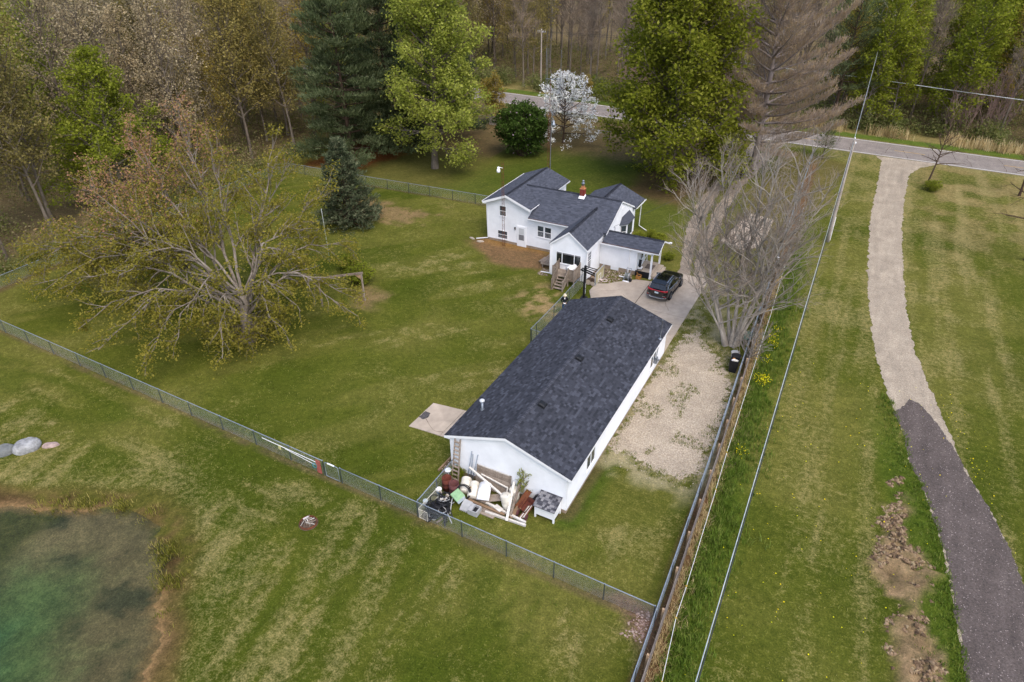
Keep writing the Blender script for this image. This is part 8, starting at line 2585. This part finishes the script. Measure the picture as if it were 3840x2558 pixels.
    b = MB(); b.add([(-.48, -1.45, 1.632), (.48, -1.45, 1.632), (.48, -.28, 1.628), (-.48, -.28, 1.628), (-.44, -1.40, 1.645), (.44, -1.40, 1.645), (.44, -.33, 1.642), (-.44, -.33, 1.642)], [(0, 1, 5, 4), (1, 2, 6, 5), (2, 3, 7, 6), (3, 0, 4, 7), (4, 5, 6, 7)]); b.build('sunroof', M_cglass, c, **L)
    # rear: spoiler, screen, lamps, bumper
    b = MB(); b.add([(-.62, -1.72, 1.60), (.62, -1.72, 1.60), (.60, -1.98, 1.545), (-.60, -1.98, 1.545), (-.62, -1.72, 1.57), (.62, -1.72, 1.57), (.60, -1.98, 1.52), (-.60, -1.98, 1.52)], [(0, 3, 2, 1), (4, 5, 6, 7), (0, 1, 5, 4), (1, 2, 6, 5), (2, 3, 7, 6), (3, 0, 4, 7)]); b.build('spoiler', M_paint, c, **L)
    b = MB(); b.add([(-.62, -1.93, 1.47), (.62, -1.93, 1.47), (.70, -2.13, 1.12), (-.70, -2.13, 1.12)], [(0, 3, 2, 1)]); b.build('rear_window', mat('rear_screen', lin((42, 44, 48)), .08, var=.2, scale=2, spec=.7), c, **L)
    pts = [(-.86, -2.02), (-.80, -2.16), (-.6, -2.235), (-.3, -2.265), (0, -2.275), (.3, -2.265), (.6, -2.235), (.80, -2.16), (.86, -2.02)]
    b = MB()
    hgt_ = [.15, .15, .14, .085, .075, .085, .14, .15, .15]
    vs = []
    for (x, y), h_ in zip(pts, hgt_):
        vs += [(x, y - .03, 1.035 - h_ / 2), (x, y - .05, 1.035), (x, y - .03, 1.035 + h_ / 2), (x * .97, y + .03, 1.035 + h_ / 2), (x * .97, y + .03, 1.035 - h_ / 2)]
    b.add(vs, [(i * 5 + j, i * 5 + (j + 1) % 5, i * 5 + 5 + (j + 1) % 5, i * 5 + 5 + j) for i in range(8) for j in range(5)]); tl = b.build('tail_lamp', M_red, c, True, **L)
    if detail:
        text_mesh('LINCOLN', .085, M_chrome, tl, 'lettering', Matrix.Translation((0, -2.332, 1.035)) @ Matrix.Rotation(R(90), 4, 'X'), .004, 1.55)
    b = MB(); b.box(-.16, .16, -2.325, -2.30, .80, .94); b.build('number_plate', M_plate, c, **L)
    b = MB(); b.tube([(-.80, -2.18, .42), (-.62, -2.29, .44), (-.45, -2.315, .40), (.45, -2.315, .40), (.62, -2.29, .44), (.80, -2.18, .42)], .028, 6); b.build('bumper_strip', M_chrome, c, **L)
    for s in (-1, 1):
        b = MB(); b.box(s * .68 - .12, s * .68 + .12, -2.27, -2.22, .56, .60); b.build('reflector', M_red, c, **L)
        b = MB(); b.box(s * .62 - .10, s * .62 + .10, -2.33, -2.29, .66, .685); b.build('badge', M_chrome, c, **L)
        b = MB(); b.add([(s * .50, 2.28, .62), (s * .82, 2.05, .66), (s * .82, 2.02, .76), (s * .50, 2.22, .74)], [(0, 1, 2, 3) if s > 0 else (3, 2, 1, 0)]); b.build('headlamp', M_chrome, c, **L)
    b = MB(); b.box(-.55, .55, 2.235, 2.29, .46, .64); b.build('grille', M_tyre, c, **L)
    return c
make_car((-12.78, 51.42, 0.054), R(-2.6), 'shiny black car parked on the concrete driveway by the porch')
make_car((-14.0, 84.3, 0.01), R(-4), 'dark car half hidden under the trees on the gravel track', False)

# ================================================================== PERSON
pn = thing('person', (-18.85, 44.0, 0), 'person in a black jacket, blue jeans and pale hat holding a white remote controller', 'person', rz=R(23))
M_skin = mat('skin', lin((206, 156, 132)), .6, var=.06)
M_jack = mat('black_jacket', lin((26, 27, 32)), .85, var=.2, scale=6)
M_jean = mat('blue_jeans', lin((44, 84, 128)), .9, var=.15, scale=8)
M_hat = mat('straw_hat', lin((220, 206, 178)), .85, var=.08, scale=14)
M_shoe = mat('brown_shoe', lin((70, 54, 44)), .8)
J = {'pel': (0, 0, .95, .15, .115), 'sp': (0, 0, 1.13, .155, .12), 'ch': (0, .01, 1.34, .185, .125), 'nk0': (0, .0, 1.47, .075, .075), 'nk': (0, -.02, 1.53, .055, .055), 'hd0': (0, -.055, 1.585, .075, .085), 'hd': (0, -.075, 1.66, .082, .098), 'hd1': (0, -.07, 1.735, .066, .08), 'nose': (0, -.19, 1.625, .012, .012)}
E_ = [('pel', 'sp'), ('sp', 'ch'), ('ch', 'nk0'), ('nk0', 'nk'), ('nk', 'hd0'), ('hd0', 'hd'), ('hd', 'hd1'), ('hd', 'nose')]
for s, n in ((-1, 'l'), (1, 'r')):
    J[n + 'hip'] = (s * .10, 0, .88, .105, .105); J[n + 'kn'] = (s * .115, -.015, .50, .072, .072); J[n + 'an'] = (s * .12, .01, .10, .048, .05); J[n + 'he'] = (s * .12, .03, .05, .045, .045); J[n + 'to'] = (s * .13, -.17, .035, .045, .032)
    J[n + 'sh'] = (s * .205, .01, 1.40, .075, .08); J[n + 'el'] = (s * .275, .0, 1.12, .055, .055); J[n + 'wr'] = (s * .125, -.235, 1.10, .036, .036); J[n + 'pa'] = (s * .085, -.285, 1.105, .032, .026)
    E_ += [('pel', n + 'hip'), (n + 'hip', n + 'kn'), (n + 'kn', n + 'an'), (n + 'an', n + 'he'), (n + 'an', n + 'to'), ('ch', n + 'sh'), (n + 'sh', n + 'el'), (n + 'el', n + 'wr'), (n + 'wr', n + 'pa')]
    for i in range(4):
        zf = 1.125 - .018 * i
        J['%sf%d' % (n, i)] = (s * (.085 - .012), -.318, zf, .0095, .0095); J['%sg%d' % (n, i)] = (s * .045, -.325 + .004 * i, zf - .004, .0085, .0085)
        E_ += [(n + 'pa', '%sf%d' % (n, i)), ('%sf%d' % (n, i), '%sg%d' % (n, i))]
    J[n + 't0'] = (s * .075, -.28, 1.145, .0105, .0105); J[n + 't1'] = (s * .05, -.30, 1.160, .009, .009)
    E_ += [(n + 'pa', n + 't0'), (n + 't0', n + 't1')]
names = list(J)
bme = bpy.data.meshes.new('body')
bme.from_pydata([J[k][:3] for k in names], [(names.index(a), names.index(b)) for a, b in E_], [])
tmp = bpy.data.objects.new('body', bme)
COL.objects.link(tmp)
md = tmp.modifiers.new('skin', 'SKIN')
for i, k in enumerate(names):
    sv = bme.skin_vertices[0].data[i]
    sv.radius = J[k][3:5]
    sv.use_root = (k == 'pel')
tmp.modifiers.new('sub', 'SUBSURF').levels = 2
pme = bpy.data.meshes.new_from_object(tmp.evaluated_get(bpy.context.evaluated_depsgraph_get()))
bpy.data.objects.remove(tmp)
pme.materials.clear()
for m_ in (M_jack, M_jean, M_skin, M_shoe): pme.materials.append(m_)
for p in pme.polygons:
    c0 = p.center
    p.use_smooth = True
    p.material_index = 3 if c0.z < .075 else 1 if c0.z < .90 else 2 if (c0.z > 1.50 or (c0.y < -.245 and abs(c0.x) < .14)) else 0
link('body', pme, pn)
mb = MB(); mb.lathe([(.165, -.012), (.17, 0), (.11, .022), (.098, .06), (.092, .11), (.055, .135), (0, .135)], (0, -.07, 1.70), 20)
mb.lathe([(.165, -.014), (.09, .0)], (0, -.07, 1.70), 20)
mb.build('hat', M_hat, pn, True, local=True)
mb = MB(); mb.lathe([(.101, .024), (.1, .05)], (0, -.07, 1.70), 20); mb.build('hat_band', M_skin, pn, True, local=True)
for s in (-1, 1):
    mb = MB(); mb.lathe([(0, -.012), (.012, 0), (0, .012)], (s * .032, -.165, 1.655), 8); mb.build('eye', M_black, pn, True, local=True)
    mb = MB(); mb.box(s * .085 - .01, s * .085 + .01, -.085, -.05, 1.62, 1.675); mb.build('ear', M_skin, pn, True, local=True)
mb = MB(); mb.box(-.025, .025, -.168, -.155, 1.578, 1.586); mb.build('mouth', mat('lips', lin((160, 96, 88)), .6), pn, local=True)
mb = MB(); mb.add([(-.07, -.075, 1.49), (.07, -.075, 1.49), (0, -.14, 1.34)], [(0, 2, 1)]); mb.build('shirt_collar', M_trim, pn, local=True)
rm = thing('remote_controller', tuple(Vector((-18.85, 44.0, 0)) + Matrix.Rotation(R(23), 3, 'Z') @ Vector((0, -.315, 1.09))), 'white drone remote with a dark tablet held in the hands', 'controller', rz=R(23))
mb = MB(); mb.add([(-.10, -.05, -.02), (.10, -.05, -.02), (.10, .05, -.02), (-.10, .05, -.02), (-.09, -.045, .03), (.09, -.045, .03), (.08, .04, .035), (-.08, .04, .035)], [(0, 3, 2, 1), (4, 5, 6, 7), (0, 1, 5, 4), (1, 2, 6, 5), (2, 3, 7, 6), (3, 0, 4, 7)]); mb.build('body', M_trim, rm, local=True)
mb = MB()
for s in (-1, 1): mb.lathe([(.012, .03), (.008, .05), (.014, .06), (0, .062)], (s * .06, -.005, 0), 8)
mb.build('stick', M_bplast, rm, local=True)
mb = MB(); mb.add([(-.12, .04, .04), (.12, .04, .04), (.12, .10, .20), (-.12, .10, .20), (-.12, .05, .036), (.12, .05, .036), (.12, .11, .196), (-.12, .11, .196)], [(0, 1, 2, 3), (4, 7, 6, 5), (0, 4, 5, 1), (1, 5, 6, 2), (2, 6, 7, 3), (3, 7, 4, 0)]); mb.build('tablet', M_glassd, rm, local=True)
for s in (-1, 1):
    mb = MB(); mb.tube([(s * .08, .04, .02), (s * .13, .02, .10)], .01, 5); mb.build('aerial', M_trim, rm, local=True)
